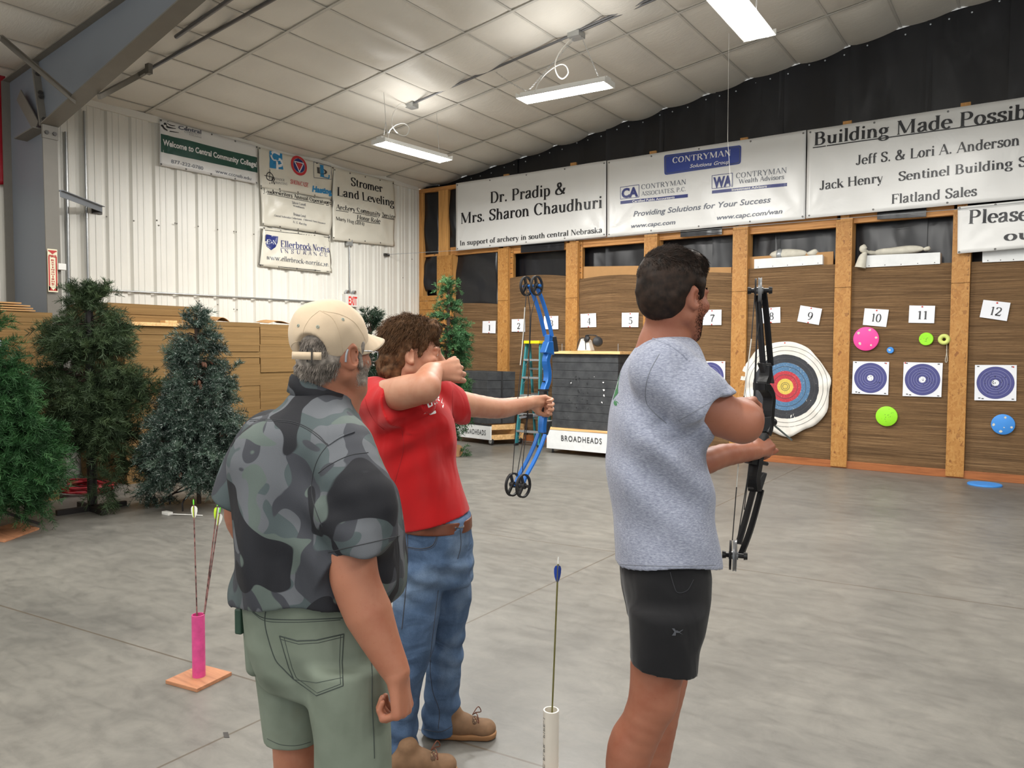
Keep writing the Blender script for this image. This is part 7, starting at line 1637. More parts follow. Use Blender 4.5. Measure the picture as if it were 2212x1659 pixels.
def strands(pts, dirs, L, seg, rg, comb, curl=0.0, w0=0.0011, lift=0.0, clump=None):
    """hair: thin three-sided tapering strands; comb(P) gives the direction they lie in"""
    N = len(pts); P = pts.copy(); D = dirs.copy(); rows = [P.copy()]; Ls = (np.broadcast_to(np.asarray(L, float).reshape(-1), (N,))*(0.6+0.6*rg.random(N)))[:, None]; ph = rg.random((N, 3))*6
    for i in range(seg):
        D = D*0.45+comb(P, i/seg)*0.65+rg.normal(0, curl*0.35, (N, 3))+curl*np.sin(ph+i*1.9)*0.5; D /= np.linalg.norm(D, axis=1, keepdims=True); P = P+D*Ls/seg; rows.append(P.copy())
    V = []; F = []; a = nrm(np.array([0.3, 0.8, 0.5])); R = np.array(rows); k = seg+1
    T = np.gradient(R, axis=0); T /= np.linalg.norm(T, axis=2, keepdims=True)+1e-9; A = np.cross(T, a); A /= np.linalg.norm(A, axis=2, keepdims=True)+1e-9; B = np.cross(T, A)
    ww = (w0*(1-0.75*np.linspace(0, 1, k)))[:, None, None]
    ring = [R+(A*math.cos(q)+B*math.sin(q))*ww for q in (0, 2.094, 4.189)]
    V = np.stack(ring, 2).transpose(1, 0, 2, 3).reshape(-1, 3); base = (np.arange(N)*k*3)[:, None, None, None]
    i = np.arange(seg)[None, :, None, None]; j = np.arange(3)[None, None, :, None]; j2 = (j+1) % 3
    F = np.concatenate([base+i*3+j, base+i*3+j2, base+(i+1)*3+j2, base+(i+1)*3+j], 3).reshape(-1, 4)
    return V, F
def vnormals(V, F):
    n = np.cross(V[F[:, 2]]-V[F[:, 0]], V[F[:, 3]]-V[F[:, 1]]); N = np.zeros_like(V)
    for i in range(4): np.add.at(N, F[:, i], n)
    return N/(np.linalg.norm(N, axis=1, keepdims=True)+1e-12)
def joinVF(a, b): return np.concatenate([a[0], b[0]]), np.concatenate([a[1], b[1]+len(a[0])])
def eye(H, s_, parent, col=(70, 84, 92)):
    m = MB(); c = Vector(H(s_*0.031, 0.0785, 0.006)); f = Vector(H.f); R = 0.0126*H.sc
    m.lathe([(R*math.sin(a), R*math.cos(a)) for a in np.linspace(0.001, PI, 12)], c, f, 20); o = m.build('eye', M['eye_white'], parent, smooth=60)
    m = MB(); m.lathe([(0, 0.0002), (R*0.45, 0)], c+f*(R*0.90+0.0004), f, 16); m.build('iris', plain('iris', col, 0.2), o)
# ---- cloth and skin materials
def skin(name, rgb, red=0.10):
    t = NT(name); v = t.coord('Object'); a = t.noise(v, 9, 4, 0.6); b = t.noise(v, 140, 2)
    c = t.ramp(a, [(0.28, lin(rgb[0]*0.93, rgb[1]*0.84, rgb[2]*0.80)), (0.55, lin(*rgb)), (0.8, lin(min(255, rgb[0]*1.04), rgb[1]*1.04, rgb[2]*1.03))])
    t.base(t.mix(c, t.ramp(b, [(0.64, (1, 1, 1)), (0.78, (0.86, 0.78, 0.74))]), 0.5, 'MULTIPLY')); t.set(rough=0.5, spec=0.4, sss=0.12)
    t.p.inputs['Subsurface Radius'].default_value = (0.012, 0.005, 0.003); t.p.inputs['Subsurface Scale'].default_value = 1.0; t.bump(t.noise(v, 260, 2), 0.12, 0.001); return t.m
M['skin_tan'] = skin('tanned_skin', (152, 98, 76)); M['skin_fair'] = skin('fair_skin', (188, 138, 112)); M['skin_ruddy'] = skin('ruddy_skin', (162, 108, 84))
M['eye_white'] = plain('eye_white', (225, 220, 215), 0.2)
def crease(t, s=0.55, d=0.022, sc=(7.5, 7.5, 3.6)):
    """creases of hanging cloth over a fine weave"""
    v = t.coord('Object', scale=sc, rot=(0.25, 0.2, 0)); a = t.noise(v, 1.0, 2, 0.4, 0.7); r = t.math('MULTIPLY', a, 0.7); w = t.noise(t.coord('Object'), 500, 2)
    t.bump(t.math('ADD', t.math('MULTIPLY', r, 2.0), t.math('MULTIPLY', w, 0.02)), s, d)
def cloth(name, rgb, rough=0.85, var=0.06, vs=6, weave=500, wb=0.25, sheen=0.15):
    t = NT(name); v = t.coord('Object'); c = [lin(*[min(255, k*(1-var)) for k in rgb]), lin(*[min(255, k*(1+var)) for k in rgb])]
    t.base(t.ramp(t.noise(v, vs, 4), [(0.3, c[0]), (0.7, c[1])])); t.set(rough=rough, spec=0.25, sheen=sheen); crease(t); return t.m
M['red_cotton'] = cloth('red_cotton', (178, 20, 24)); M['black_cloth'] = cloth('black_sport_cloth', (15, 15, 18), 0.8, weave=800)
M['olive_twill'] = None
def heather():
    t = NT('heather_grey_jersey'); v = t.coord('Object'); mp = t.n('ShaderNodeMapping'); mp.inputs['Scale'].default_value = (110, 110, 380); t.l(v, mp.inputs['Vector'])
    f = t.noise(mp.outputs[0], 1.0, 3, 0.7); t.base(t.ramp(f, [(0.30, lin(118, 123, 140)), (0.52, lin(148, 153, 170)), (0.75, lin(178, 182, 196))])); t.set(rough=0.9, spec=0.2, sheen=0.15); crease(t, 0.4); return t.m
M['heather'] = heather()
def twill():
    t = NT('sage_twill'); v = t.coord('Object'); a = t.noise(v, 7, 4); b = t.noise(v, 30, 4)
    c = t.ramp(a, [(0.3, lin(106, 115, 102)), (0.7, lin(124, 133, 120))]); st = t.noise(t.coord('Object', loc=(0.3, 0.2, 0.1)), 4.2, 4)
    c = t.mix(c, lin(96, 88, 66), t.ramp(st, [(0.60, (0, 0, 0)), (0.74, (0.5, 0.5, 0.5))])); t.base(c); t.set(rough=0.85, spec=0.2); crease(t, 0.35); return t.m
M['olive_twill'] = twill()
def denim():
    t = NT('faded_denim'); v = t.coord('Object'); mp = t.n('ShaderNodeMapping'); mp.inputs['Scale'].default_value = (30, 30, 9); t.l(v, mp.inputs['Vector'])
    a = t.noise(v, 3.2, 3, 0.5, 0.6); b = t.noise(mp.outputs[0], 1.0, 4, 0.6); f = t.noise(v, 300, 3)
    c = t.ramp(a, [(0.28, lin(56, 74, 100)), (0.5, lin(82, 104, 134)), (0.72, lin(128, 148, 172))])
    c = t.mix(c, t.ramp(b, [(0.3, (0.78, 0.8, 0.82)), (0.7, (1.12, 1.1, 1.08))]), 0.8, 'MULTIPLY'); c = t.mix(c, t.ramp(f, [(0.35, (0.8, 0.82, 0.85)), (0.65, (1.12, 1.1, 1.08))]), 0.7, 'MULTIPLY')
    t.base(c); t.set(rough=0.85, spec=0.2); crease(t, 0.6, 0.022, (9, 9, 13)); return t.m
M['denim'] = denim()
def camo():
    t = NT('grey_camouflage'); base = t.coord('Object')
    def layer(loc, sc, th, col, prev, dist):
        v = t.coord('Object', loc=loc, scale=(1, 1, 1.0)); nz = t.n('ShaderNodeTexNoise'); nz.inputs['Scale'].default_value = sc; nz.inputs['Detail'].default_value = 1.0; nz.inputs['Roughness'].default_value = 0.3; nz.inputs['Distortion'].default_value = dist; t.l(v, nz.inputs['Vector'])
        return t.mix(prev, col, t.ramp(nz.outputs['Fac'], [(th, (0, 0, 0)), (th+0.006, (1, 1, 1))]))
    c = layer((0, 0, 0), 9.0, 0.50, lin(70, 80, 82), lin(92, 95, 100), 0.5)
    c = layer((3.1, 1.7, 0.4), 8.0, 0.545, lin(58, 60, 66), c, 0.6)
    c = layer((7.7, 4.2, 2.9), 8.6, 0.60, lin(86, 96, 92), c, 0.6)
    c = layer((5.3, 8.1, 6.2), 6.6, 0.545, lin(30, 31, 36), c, 0.7)
    t.base(c); t.set(rough=0.75, spec=0.3); crease(t, 0.65, 0.026, (6.5, 6.5, 2.6)); return t.m
M['camo'] = camo()
def hairm(name, rgb, var=0.35):
    t = NT(name); v = t.coord('Object'); f = t.noise(v, 60, 3)
    t.base(t.ramp(f, [(0.3, lin(*[c*(1-var) for c in rgb])), (0.7, lin(*[min(255, c*(1+var)) for c in rgb]))])); t.set(rough=0.62, spec=0.22); return t.m
M['hair_dark'] = hairm('dark_brown_hair', (36, 26, 20)); M['hair_brown'] = hairm('light_brown_hair', (94, 68, 46), 0.22); M['hair_grey'] = hairm('grey_hair', (136, 128, 120), 0.3)
M['beard_grey'] = hairm('grey_beard', (176, 166, 156), 0.2)
M['thread'] = plain('dark_thread', (58, 66, 62), 0.8); M['thread_light'] = plain('pale_thread', (150, 158, 146), 0.8); M['thread_grey'] = plain('grey_thread', (120, 124, 134), 0.8); M['thread_red'] = plain('red_thread', (150, 22, 28), 0.8)
M['thread_camo'] = plain('charcoal_thread', (44, 46, 50), 0.8); M['thread_jean'] = plain('jean_thread', (64, 66, 74), 0.8)
def st(x0, x1, y, d, dh, turn=0.0):
    c = P3((x0+x1)/2, y, d); return (c, (x1-x0)/2*d/FPX, dh, turn)
def folds(seed, sc, amp, stretch=(1, 1, 0.35)):
    stv = np.array(stretch)
    def f(P): n = vnoise(P*stv, sc, seed)+0.5*vnoise(P*stv, sc*2.1, seed+3); return (np.abs(n-0.75)*2-0.5)*amp
    return f
# ------------------------------------------------------------------ archer in the grey shirt
def person_grey():
    D = 2.18
    root = empty('person', (0, 0, 0), label='person in heather grey T-shirt and black shorts holding a black bow, seen from behind', cat='person')
    f0 = P3(1400, 1500, 2.14); root.location = (f0[0], f0[1], 0)
    H = Frame(P3(1458, 645, 2.15), RH*0.81+FHV*0.58-UZ*0.06, UZ, 1.0)
    S = Vol(0.004); 
    head(S, H, 1.02)
    S.chain([H(0, -0.022, -0.02), P3(1442, 705, 2.16), P3(1432, 760, 2.17)], [0.062, 0.062, 0.078], 0.025)
    S.loft([st(1385, 1490, 775, D, 0.11), st(1365, 1490, 870, D, 0.14), st(1360, 1490, 1000, D, 0.12), st(1370, 1505, 1200, D, 0.12), st(1380, 1490, 1300, D, 0.12)], 0.04)
    # near arm
    el = P3(1603, 914, 2.03)
    S.chain([P3(1440, 815, 2.07), P3(1510, 868, 2.04), P3(1562, 898, 2.03), el], [0.060, 0.060, 0.057, 0.050], 0.03)
    w = P3(1597, 884, 2.32)
    S.chain([el, P3(1610, 905, 2.12), P3(1602, 888, 2.25), w], [0.051, 0.050, 0.041, 0.031], 0.02)
    hand(S, w, P3(1612, 866, 2.42)-w, RH*0.35-UZ*0.6+FHV*0.1, -1, [(35, 70, 40)]*3+[(45, 75, 45)], 1.0)
    # far arm, holding the bow
    w2 = P3(1628, 975, 2.56)
    S.chain([P3(1450, 830, 2.38), P3(1470, 920, 2.44), P3(1500, 998, 2.42), P3(1562, 984, 2.47), w2], [0.055, 0.050, 0.041, 0.037, 0.029], 0.03)
    GR = GREY_GRIP
    hand(S, w2, (P3(1662, 945, 2.63)-w2), RH*0.2+FHV*0.55-UZ*0.2, 1, [(50, 75, 45), (55, 75, 45), (60, 78, 45), (62, 80, 45)], 0.95, thumb=((0.35, 0.9, 0.4), (0.2, 0.95, 0.25), (0.15, 0.95, 0.15)))
    # legs
    S.chain([P3(1424, 1330, 2.08), P3(1420, 1440, 2.08), P3(1404, 1524, 2.08), P3(1366, 1622, 2.10), P3(1335, 1760, 2.13), P3(1312, 1930, 2.15)], [0.066, 0.072, 0.060, 0.056, 0.045, 0.036], 0.03)
    S.ell(P3(1349, 1640, 2.10), (0.045, 0.05, 0.10), np.stack([RH, FHV, UZ]), 0.03)
    S.ell(P3(1428, 1516, 2.07), (0.036, 0.045, 0.045), np.stack([RH, FHV, UZ]), 0.03)
    S.chain([P3(1436, 1330, 2.30), P3(1436, 1440, 2.30), P3(1426, 1530, 2.31), P3(1408, 1630, 2.32), P3(1390, 1750, 2.34), P3(1372, 1860, 2.35)], [0.066, 0.072, 0.058, 0.055, 0.043, 0.034], 0.03)
    for a, dd in ((P3(1312, 1930, 2.15), 2.15), (P3(1372, 1860, 2.35), 2.35)):
        p = a.copy(); p[2] = 0.075; S.cone(a, p, 0.036, 0.038, 0.02); S.cone(p, p+RH*0.12+FHV*0.05-UZ*0.03, 0.036, 0.03, 0.02)
    V, F = S.mesh(); ndmesh('body', V, F, M['skin_tan'], root); 
    for s_ in (-1, 1): eye(H, s_, root, (70, 50, 36))
    # shoes
    for a in (P3(1312, 1930, 2.15), P3(1372, 1860, 2.35)):
        S = Vol(0.006); p = a.copy(); p[2] = 0.05; S.cone(p-RH*0.03, p+RH*0.19+FHV*0.06, 0.05, 0.045, 0.02); S.cone(p, p+UZ*0.06, 0.052, 0.048, 0.02); S._op(lambda x, y, z: 0.004-z+0*x+0*y, (-50, -50, -50), (50, 50, 50), 0, 'int'); v, f = S.mesh(); ndmesh('shoe', v, f, M['rubber'], root)
    # shirt
    S = Vol(0.0045)
    sl = [P3(1432, 808, 2.03), P3(1490, 856, 2.005), P3(1530, 888, 2.00)]
    S.chain(sl+[P3(1575, 925, 2.0)], [0.088, 0.081, 0.074, 0.074], 0.02)
    hem = np.array(P3(1521, 888, 2.0)); ax = nrm(RH*0.58-UZ*0.82-FHV*0.21)
    S.plane(hem, ax, hem-0.12, hem+0.12)
    S.loft([st(1398, 1488, 726, 2.17, 0.070), st(1374, 1506, 752, D, 0.125), st(1350, 1520, 796, D, 0.180), st(1328, 1524, 870, D, 0.20), st(1317, 1522, 940, D, 0.19), st(1314, 1528, 1000, D, 0.178), st(1320, 1533, 1060, D, 0.170), st(1332, 1539, 1120, D, 0.168), st(1336, 1552, 1200, D, 0.17), st(1335, 1556, 1260, D, 0.17)], 0.022, n=2.25)
    S.chain([P3(1440, 815, 2.34), P3(1462, 900, 2.42), P3(1475, 950, 2.43)], [0.075, 0.070, 0.068], 0.04)
    def wr(P):
        a = folds(2, 5.0, 0.013, (1, 1, 0.35))(P)
        arm = np.exp(-((P-sl[1])**2).sum(1)/0.010); ax = nrm(sl[2]-sl[0]); q = P-sl[0]; s_ = q@ax
        a += arm*0.008*(1-2*np.abs(np.sin(s_*34+4*vnoise(P, 7, 3)))**0.7)                  # stacked folds over the sleeve
        c = np.array(P3(1500, 960, 2.02)); r = np.linalg.norm(P-c, axis=1); lat = (P-c)@RH; vz = P[:, 2]-c[2]
        a += 0.016*np.exp(-(r/0.20)**2)*np.sin(lat*30+vz*38+2)            # pull folds under the arm
        return a
    S.disp(wr, 0.035)
    S.hollow(lambda x, y, z: np.sqrt((x-hem[0])**2+(y-hem[1])**2+(z-hem[2])**2)-0.088-0*x, hem-0.1, hem+0.1, 0.009)
    zh = 1.026; _h = P3(1445, 1228, D); hx0, hy0 = _h[0]-root.location[0], _h[1]-root.location[1]; S._op(lambda x, y, z: (zh-0.030*np.minimum(((x-root.location[0]-hx0)*RH[0]+(y-root.location[1]-hy0)*RH[1])**2/0.0196, 1.0)-z), (-50, -50, -50), (50, 50, 50), 0, 'int'); c = P3(1445, 1228, D); S.hollow(lambda x, y, z: (z-zh-0.05)+0*x+0*y, c-np.array([0.4, 0.4, 0.2]), c+np.array([0.4, 0.4, 0.12]), 0.009)
    nk = np.array(P3(1440, 712, 2.17)); S.ell(nk, (0.064, 0.060, 0.040), np.stack([RH, FHV, UZ]), 0.0, 'sub')
    V, F = S.mesh(); shirt = ndmesh('t_shirt', V, F, M['heather'], root); T = bvh(V, F)
    seam(T, [(1393, 727), (1415, 733), (1445, 745), (1472, 764), (1488, 780)], 0.0028, 'heather', 'collar_seam', shirt)
    seam(T, [(1424, 765), (1405, 800), (1395, 835), (1396, 868), (1412, 890), (1440, 915)], 0.0012, 'thread_grey', 'sleeve_seam', shirt)
    seam(T, [(1470, 906), (1500, 889), (1540, 866), (1562, 850)], 0.0010, 'thread_grey', 'cuff_seam', shirt)
    seam(T, [(1340, 1219), (1400, 1222), (1470, 1223), (1546, 1221)], 0.0011, 'thread_grey', 'hem_seam', shirt)
    # green print at the edge of the back
    M['print_green'] = plain('green_print', (52, 112, 70), 0.8, var=0.2, vscale=60); M['print_pale'] = plain('pale_print', (176, 196, 180), 0.8)
    cD = lambda x, y: (1280+x/3.77, 520+y/3.77)
    def fan(pl): c = (sum(p[0] for p in pl)/len(pl), sum(p[1] for p in pl)/len(pl)); return [[c, pl[i], pl[(i+1) % len(pl)]] for i in range(len(pl))]
    pr = decal(T, fan([cD(x, y) for x, y in ((158, 1120), (170, 1068), (182, 1090), (205, 1100), (214, 1130), (206, 1200), (208, 1240), (180, 1275), (165, 1300), (150, 1290), (150, 1200))]), 'print_green', 'shirt_print', shirt)
    decal(T, [[cD(*q) for q in pl] for pl in (((160, 1215), (166, 1140), (172, 1140), (170, 1215)), ((170, 1140), (176, 1140), (184, 1205), (178, 1208)), ((152, 1262), (158, 1228), (176, 1225), (178, 1232), (162, 1236), (160, 1262)))], 'print_pale', 'print_letters', shirt, 0.0028)
    decal(T, [[cD(*q) for q in pl] for pl in (((170, 1320), (178, 1300), (192, 1310), (184, 1326)), ((192, 1300), (178, 1300), (186, 1294)), ((184, 1326), (192, 1310), (200, 1330), (196, 1344)), ((170, 1320), (184, 1326), (196, 1344), (180, 1342)), ((190, 1310), (214, 1330), (210, 1320), (196, 1304)))], 'print_green', 'curl_print', shirt)
    # shorts
    S = Vol(0.0045)
    S.loft([st(1350, 1520, 1160, D, 0.150), st(1341, 1531, 1232, D, 0.165), st(1347, 1526, 1275, D, 0.17), st(1358, 1517, 1320, D, 0.165), st(1362, 1512, 1350, D, 0.16)], 0.02)
    S.loft([st(1358, 1516, 1310, 2.07, 0.095), st(1362, 1508, 1400, 2.065, 0.093), st(1362, 1502, 1500, 2.06, 0.094)], 0.03)
    S.loft([st(1364, 1516, 1310, 2.29, 0.095), st(1366, 1508, 1400, 2.29, 0.093), st(1366, 1502, 1500, 2.29, 0.094)], 0.03)
    S.disp(folds(5, 7, 0.008, (1, 1, 0.5)), 0.03)
    zs = 0.755; n = nrm(np.array([0, 0, -1.0])+RH*-0.12); c = P3(1432, 1440, 2.06); c[2] = zs
    S.plane(c, n, c-np.array([.5, .5, .3]), c+np.array([.5, .5, .3])); S.hollow(lambda x, y, z: (z-zs-0.05)+0*x+0*y, c-np.array([.4, .4, .2]), c+np.array([.4, .4, .1]), 0.007)
    V, F = S.mesh(); sh = ndmesh('shorts', V, F, M['black_cloth'], root); T = bvh(V, F)
    M['grey_mark'] = plain('dark_grey_print', (70, 72, 78), 0.5)
    cE = lambda x, y: (1100+x/2.186, 900+y/2.186)
    decal(T, [[cE(*q) for q in pl] for pl in (((768, 1000), (780, 1000), (789, 1014), (780, 1016)), ((780, 1016), (789, 1014), (786, 1034), (768, 1034)), ((789, 1008), (802, 1014), (800, 1022), (788, 1020)), ((800, 1016), (822, 1004), (818, 1010), (802, 1020)), ((800, 1020), (822, 1030), (816, 1026), (802, 1016)))], 'grey_mark', 'leg_emblem', sh)
    seam(T, [cE(760, 735), cE(775, 790), cE(795, 830), cE(840, 820), cE(870, 770)], 0.0014, 'ink', 'pocket_edge', sh)
    # hair
    S = Vol(0.004); k = H.sc
    S.ell(H(0, -0.018, 0.050), (0.084, 0.106, 0.092), H.ax, 0.01); S.ell(H(0, -0.055, -0.005), (0.070, 0.062, 0.066), H.ax, 0.03); S.cone(H(0.03, 0.035, 0.104), H(-0.03, 0.035, 0.104), 0.028, 0.028, 0.03)
    S.cone(H(0.073, 0.022, 0.04), H(0.073, 0.024, 0.0), 0.012, 0.008, 0.012); S.cone(H(-0.073, 0.022, 0.04), H(-0.073, 0.024, 0.0), 0.012, 0.008, 0.012)
    fr = np.array(H(0, 0.074, 0.03)); S.plane(fr, H.f*0.9-H.u*0.42, H.o-0.2, H.o+0.2)
    lo_ = np.array(H(0, -0.06, -0.062)); S.plane(lo_, -H.u*0.9+H.f*0.25, H.o-0.2, H.o+0.2)
    for s_ in (-1, 1): S.ell(H(s_*0.090, -0.004, -0.010), (0.032, 0.030, 0.048), H.ax, 0.008, "sub"); S.cone(H(s_*0.078, 0.045, -0.03), H(s_*0.07, 0.08, 0.02), 0.030, 0.030, 0.01, 'sub')
    S.disp(lambda P: (vnoise(P, 60, 1)-0.5)*0.003+(vnoise(P*np.array([1, 1, 2.0]), 26, 2)-0.5)*0.004, 0.02)
    V, F = S.mesh(); N = vnormals(V, F); rg = np.random.default_rng(8)
    q = rg.choice(len(V), 22000); out = N[q]; back = -H.f*0.3-H.u*0.85
    top = np.clip(((V[q]-H.o)@H.u-0.06)/0.06, 0, 1)[:, None]
    cd = (H.f*0.75+H.u*0.1+H.r*0.35)*top+back*(1-top)
    def comb(P, t):
        n_ = (P-H(0, -0.01, 0.04)); n_ /= np.linalg.norm(n_, axis=1, keepdims=True); c_ = cd-n_*(cd*n_).sum(1, keepdims=True); return c_/(np.linalg.norm(c_, axis=1, keepdims=True)+1e-6)+n_*0.12
    ss = strands(V[q]-N[q]*0.002, out*0.25+comb(V[q], 0)*0.9, (0.006+0.016*top), 4, rg, comb, 0.45, 0.0008)
    hv = joinVF((V, F), ss); ndmesh('hair', hv[0], hv[1], M['hair_dark'], root, smooth=True)
    # short beard along the jaw
    pts = []; nr = []
    for _ in range(2600):
        t = rg.random(); s_ = 1 if rg.random() < 0.75 else -1
        p = H(s_*(0.070-0.052*t), 0.010+0.078*t, -0.030-0.062*t+rg.normal(0, 0.017)); c0 = H(0, 0.02, -0.05); d = nrm(p-c0); pts.append((p, d))
    VB, FB = [], []
    T2 = bvh(*[a for a in (lambda v: v)(_bodymesh(H, 1.02))]); PP = []; DD = []
    for p, d in pts:
        o = Vector(p+d*0.06); hp, hn, i_, ds = T2.ray_cast(o, Vector(-d))
        if hp is not None: PP.append(np.array(hp)); DD.append(np.array(hn)*0.5-H.u*0.6+H.f*0.2)
    PP = np.array(PP); DD = np.array(DD); sv = strands(PP, DD/np.linalg.norm(DD, axis=1, keepdims=True), 0.0030, 2, rg, lambda P, t: np.tile(-H.u*0.7+H.f*0.3, (len(P), 1)), 0.3, 0.0004)
    ndmesh('beard', sv[0], sv[1], M['hair_dark'], root)
    eyebrows(H, root, 'hair_dark', rg)
def _bodymesh(H, jaw, fat=0.0):
    S = Vol(0.005); head(S, H, jaw, ears=False, fat=fat); return S.mesh()
def eyebrows(H, root, mat, rg):
    pts = []; 
    for s_ in (-1, 1):
        for _ in range(120): t = rg.random(); pts.append(H(s_*(0.012+0.034*t), 0.097-0.020*t*t-0.004*t, 0.028+0.006*math.sin(t*2.6)+rg.normal(0, 0.002)))
    P = np.array(pts); d = np.tile(H.f*0.5, (len(P), 1)); sv = strands(P, d, 0.005, 2, rg, lambda p, t: np.sign(((p-H.o)@H.r))[:, None]*H.r*0.9+H.u*0.1, 0.1, 0.0008); ndmesh('eyebrows', sv[0], sv[1], M[mat], root)
GREY_GRIP = P3(1655, 950, 2.62)
person_grey()
# ------------------------------------------------------------------ man in the tan cap
def person_cap():
    D = 2.12
    root = empty('person', (0, 0, 0), label='person in tan cap, grey camouflage shirt and sage shorts, watching with his back turned', cat='person')
    f0 = P3(700, 1500, D); root.location = (f0[0], f0[1], 0)
    H = Frame(P3(725, 766, 2.13), RH*0.66+FHV*0.75-UZ*0.03, UZ, 0.985)
    S = Vol(0.004)
    head(S, H, 1.10, fat=0.006, es=1.22)
    S.chain([H(0, -0.020, -0.02), P3(700, 840, 2.14), P3(692, 900, 2.14)], [0.070, 0.074, 0.095], 0.03)
    S.cone(H(0.0, 0.045, -0.10), P3(735, 880, 2.16), 0.045, 0.05, 0.03)
    S.loft([st(620, 750, 905, D, 0.10), st(570, 770, 970, D, 0.12), st(570, 785, 1100, D, 0.13), st(575, 790, 1260, D, 0.13), st(590, 770, 1400, D, 0.10)], 0.04)
    S.chain([P3(742, 985, 1.99), P3(754, 1120, 1.95), P3(762, 1222, 1.93), P3(772, 1268, 1.925), P3(796, 1325, 1.92), P3(826, 1392, 1.91), P3(856, 1452, 1.90)], [0.070, 0.064, 0.060, 0.0585, 0.059, 0.045, 0.034], 0.03)
    w = P3(858, 1455, 1.90)
    hand(S, w, -UZ*1.0+RH*0.16-FHV*0.05, -RH*0.85+FHV*0.25, -1, [(66, 76, 46), (70, 78, 48), (74, 80, 50), (78, 82, 52)], 1.10, thumb=((0.45, 0.75, 0.35), (0.15, 0.9, 0.45), (0.0, 0.9, 0.5)))
    S.chain([P3(575, 960, 2.26), P3(530, 1080, 2.26), P3(535, 1140, 2.30), P3(600, 1220, 2.42), P3(640, 1260, 2.45)], [0.060, 0.055, 0.050, 0.042, 0.034], 0.03)
    for (hx, kx, cx_, ax_, d) in ((752, 768, 772, 775, 2.03), (640, 640, 634, 628, 2.20)):
        S.chain([P3(hx-10, 1450, d+0.04), P3(kx, 1600, d), P3(kx, 1690, d), P3(cx_, 1790, d), P3(ax_, 1930, d)], [0.070, 0.066, 0.060, 0.060, 0.042], 0.03)
        a = P3(ax_, 1930, d); p = a.copy(); p[2] = 0.075; S.cone(a, p, 0.042, 0.04, 0.02); S.cone(p, p+RH*0.10+FHV*0.08-UZ*0.03, 0.036, 0.03, 0.02)
    V, F = S.mesh(); body = ndmesh('body', V, F, M['skin_ruddy'], root)
    for s_ in (-1, 1): eye(H, s_, root)
    for ax_, d in ((775, 2.03), (628, 2.20)):
        S = Vol(0.006); p = P3(ax_, 1930, d); p[2] = 0.05; e = nrm(RH*0.8+FHV*0.6); S.cone(p-e*0.04, p+e*0.19, 0.052, 0.046, 0.02); S.cone(p, p+UZ*0.06, 0.054, 0.05, 0.02); S._op(lambda x, y, z: 0.004-z+0*x+0*y, (-50, -50, -50), (50, 50, 50), 0, 'int'); v, f = S.mesh(); ndmesh('shoe', v, f, M['rubber'], root)
    # shirt
    S = Vol(0.0045)
    slv = [P3(738, 976, 2.00), P3(772, 1080, 1.945), P3(787, 1190, 1.93), P3(790, 1240, 1.93)]
    S.chain(slv, [0.088, 0.098, 0.090, 0.088], 0.02)
    hp = np.array(P3(787, 1192, 1.93)); ax = nrm(-UZ+RH*0.42-FHV*0.19); S.plane(hp, ax, hp-0.14, hp+0.14)
    s2 = [P3(585, 950, 2.25), P3(535, 1030, 2.25), P3(505, 1100, 2.24)]
    S.chain(s2, [0.085, 0.075, 0.068], 0.02); h2 = np.array(P3(497, 1085, 2.24)); S.plane(h2, nrm(s2[2]-s2[0]), h2-0.14, h2+0.14)
    S.loft([st(632, 752, 846, 2.13, 0.085), st(622, 762, 872, D, 0.105), st(575, 772, 900, D, 0.140), st(535, 788, 930, D, 0.162), st(506, 806, 985, D, 0.172), st(506, 846, 1060, D, 0.185), st(505, 862, 1140, D, 0.195), st(506, 867, 1210, D, 0.20), st(510, 866, 1270, D, 0.20), st(525, 860, 1330, D, 0.19), st(530, 850, 1380, D, 0.185)], 0.05, n=2.35)
    def wr(P):
        a = folds(12, 4.2, 0.015, (1, 1, 0.28))(P)
        lat = (P-P3(690, 1100, D))@RH; z = P[:, 2]
        back = np.exp(-((z-1.05)/0.22)**2)
        a += 0.014*back*np.sin(lat*38+2.5*np.sin(z*7)+1)*np.clip((1.4-z)*3, 0, 1)      # long hanging folds of the back
        c = np.array(P3(735, 1110, 1.95)); r = np.linalg.norm(P-c, axis=1); a += 0.013*np.exp(-(r/0.12)**2)*np.sin(z*45+lat*28)
        return a
    S.disp(wr, 0.04)
    S.hollow(lambda x, y, z: np.sqrt((x-hp[0])**2+(y-hp[1])**2+(z-hp[2])**2)-0.10+0*x, hp-0.11, hp+0.11, 0.009)
    S.hollow(lambda x, y, z: np.sqrt((x-h2[0])**2+(y-h2[1])**2+(z-h2[2])**2)-0.085+0*x, h2-0.1, h2+0.1, 0.009)
    zh = 0.925; c = P3(690, 1300, D)
    S._op(lambda x, y, z: (zh+0.02*np.cos(((x-c[0])*RH[0]+(y-c[1])*RH[1])*9)-z)+0*x+0*y, (-50, -50, -50), (50, 50, 50), 0, 'int')
    S.hollow(lambda x, y, z: (z-zh-0.06)+0*x+0*y, c-np.array([0.5, 0.5, 0.3]), c+np.array([0.5, 0.5, 0.3]), 0.009)
    # stand-up collar opening
    S.ell(P3(700, 826, 2.14), (0.066, 0.074, 0.045), np.stack([RH, FHV, UZ]), 0.0, 'sub')
    V, F = S.mesh(); shirt = ndmesh('shirt', V, F, M['camo'], root); T = bvh(V, F)
    cF = lambda x, y: (460+x/2.37, 640+y/2.37)
    # collar band standing round the neck
    c0 = P3(697, 850, 2.14); vs = []; fs = []; na = 48
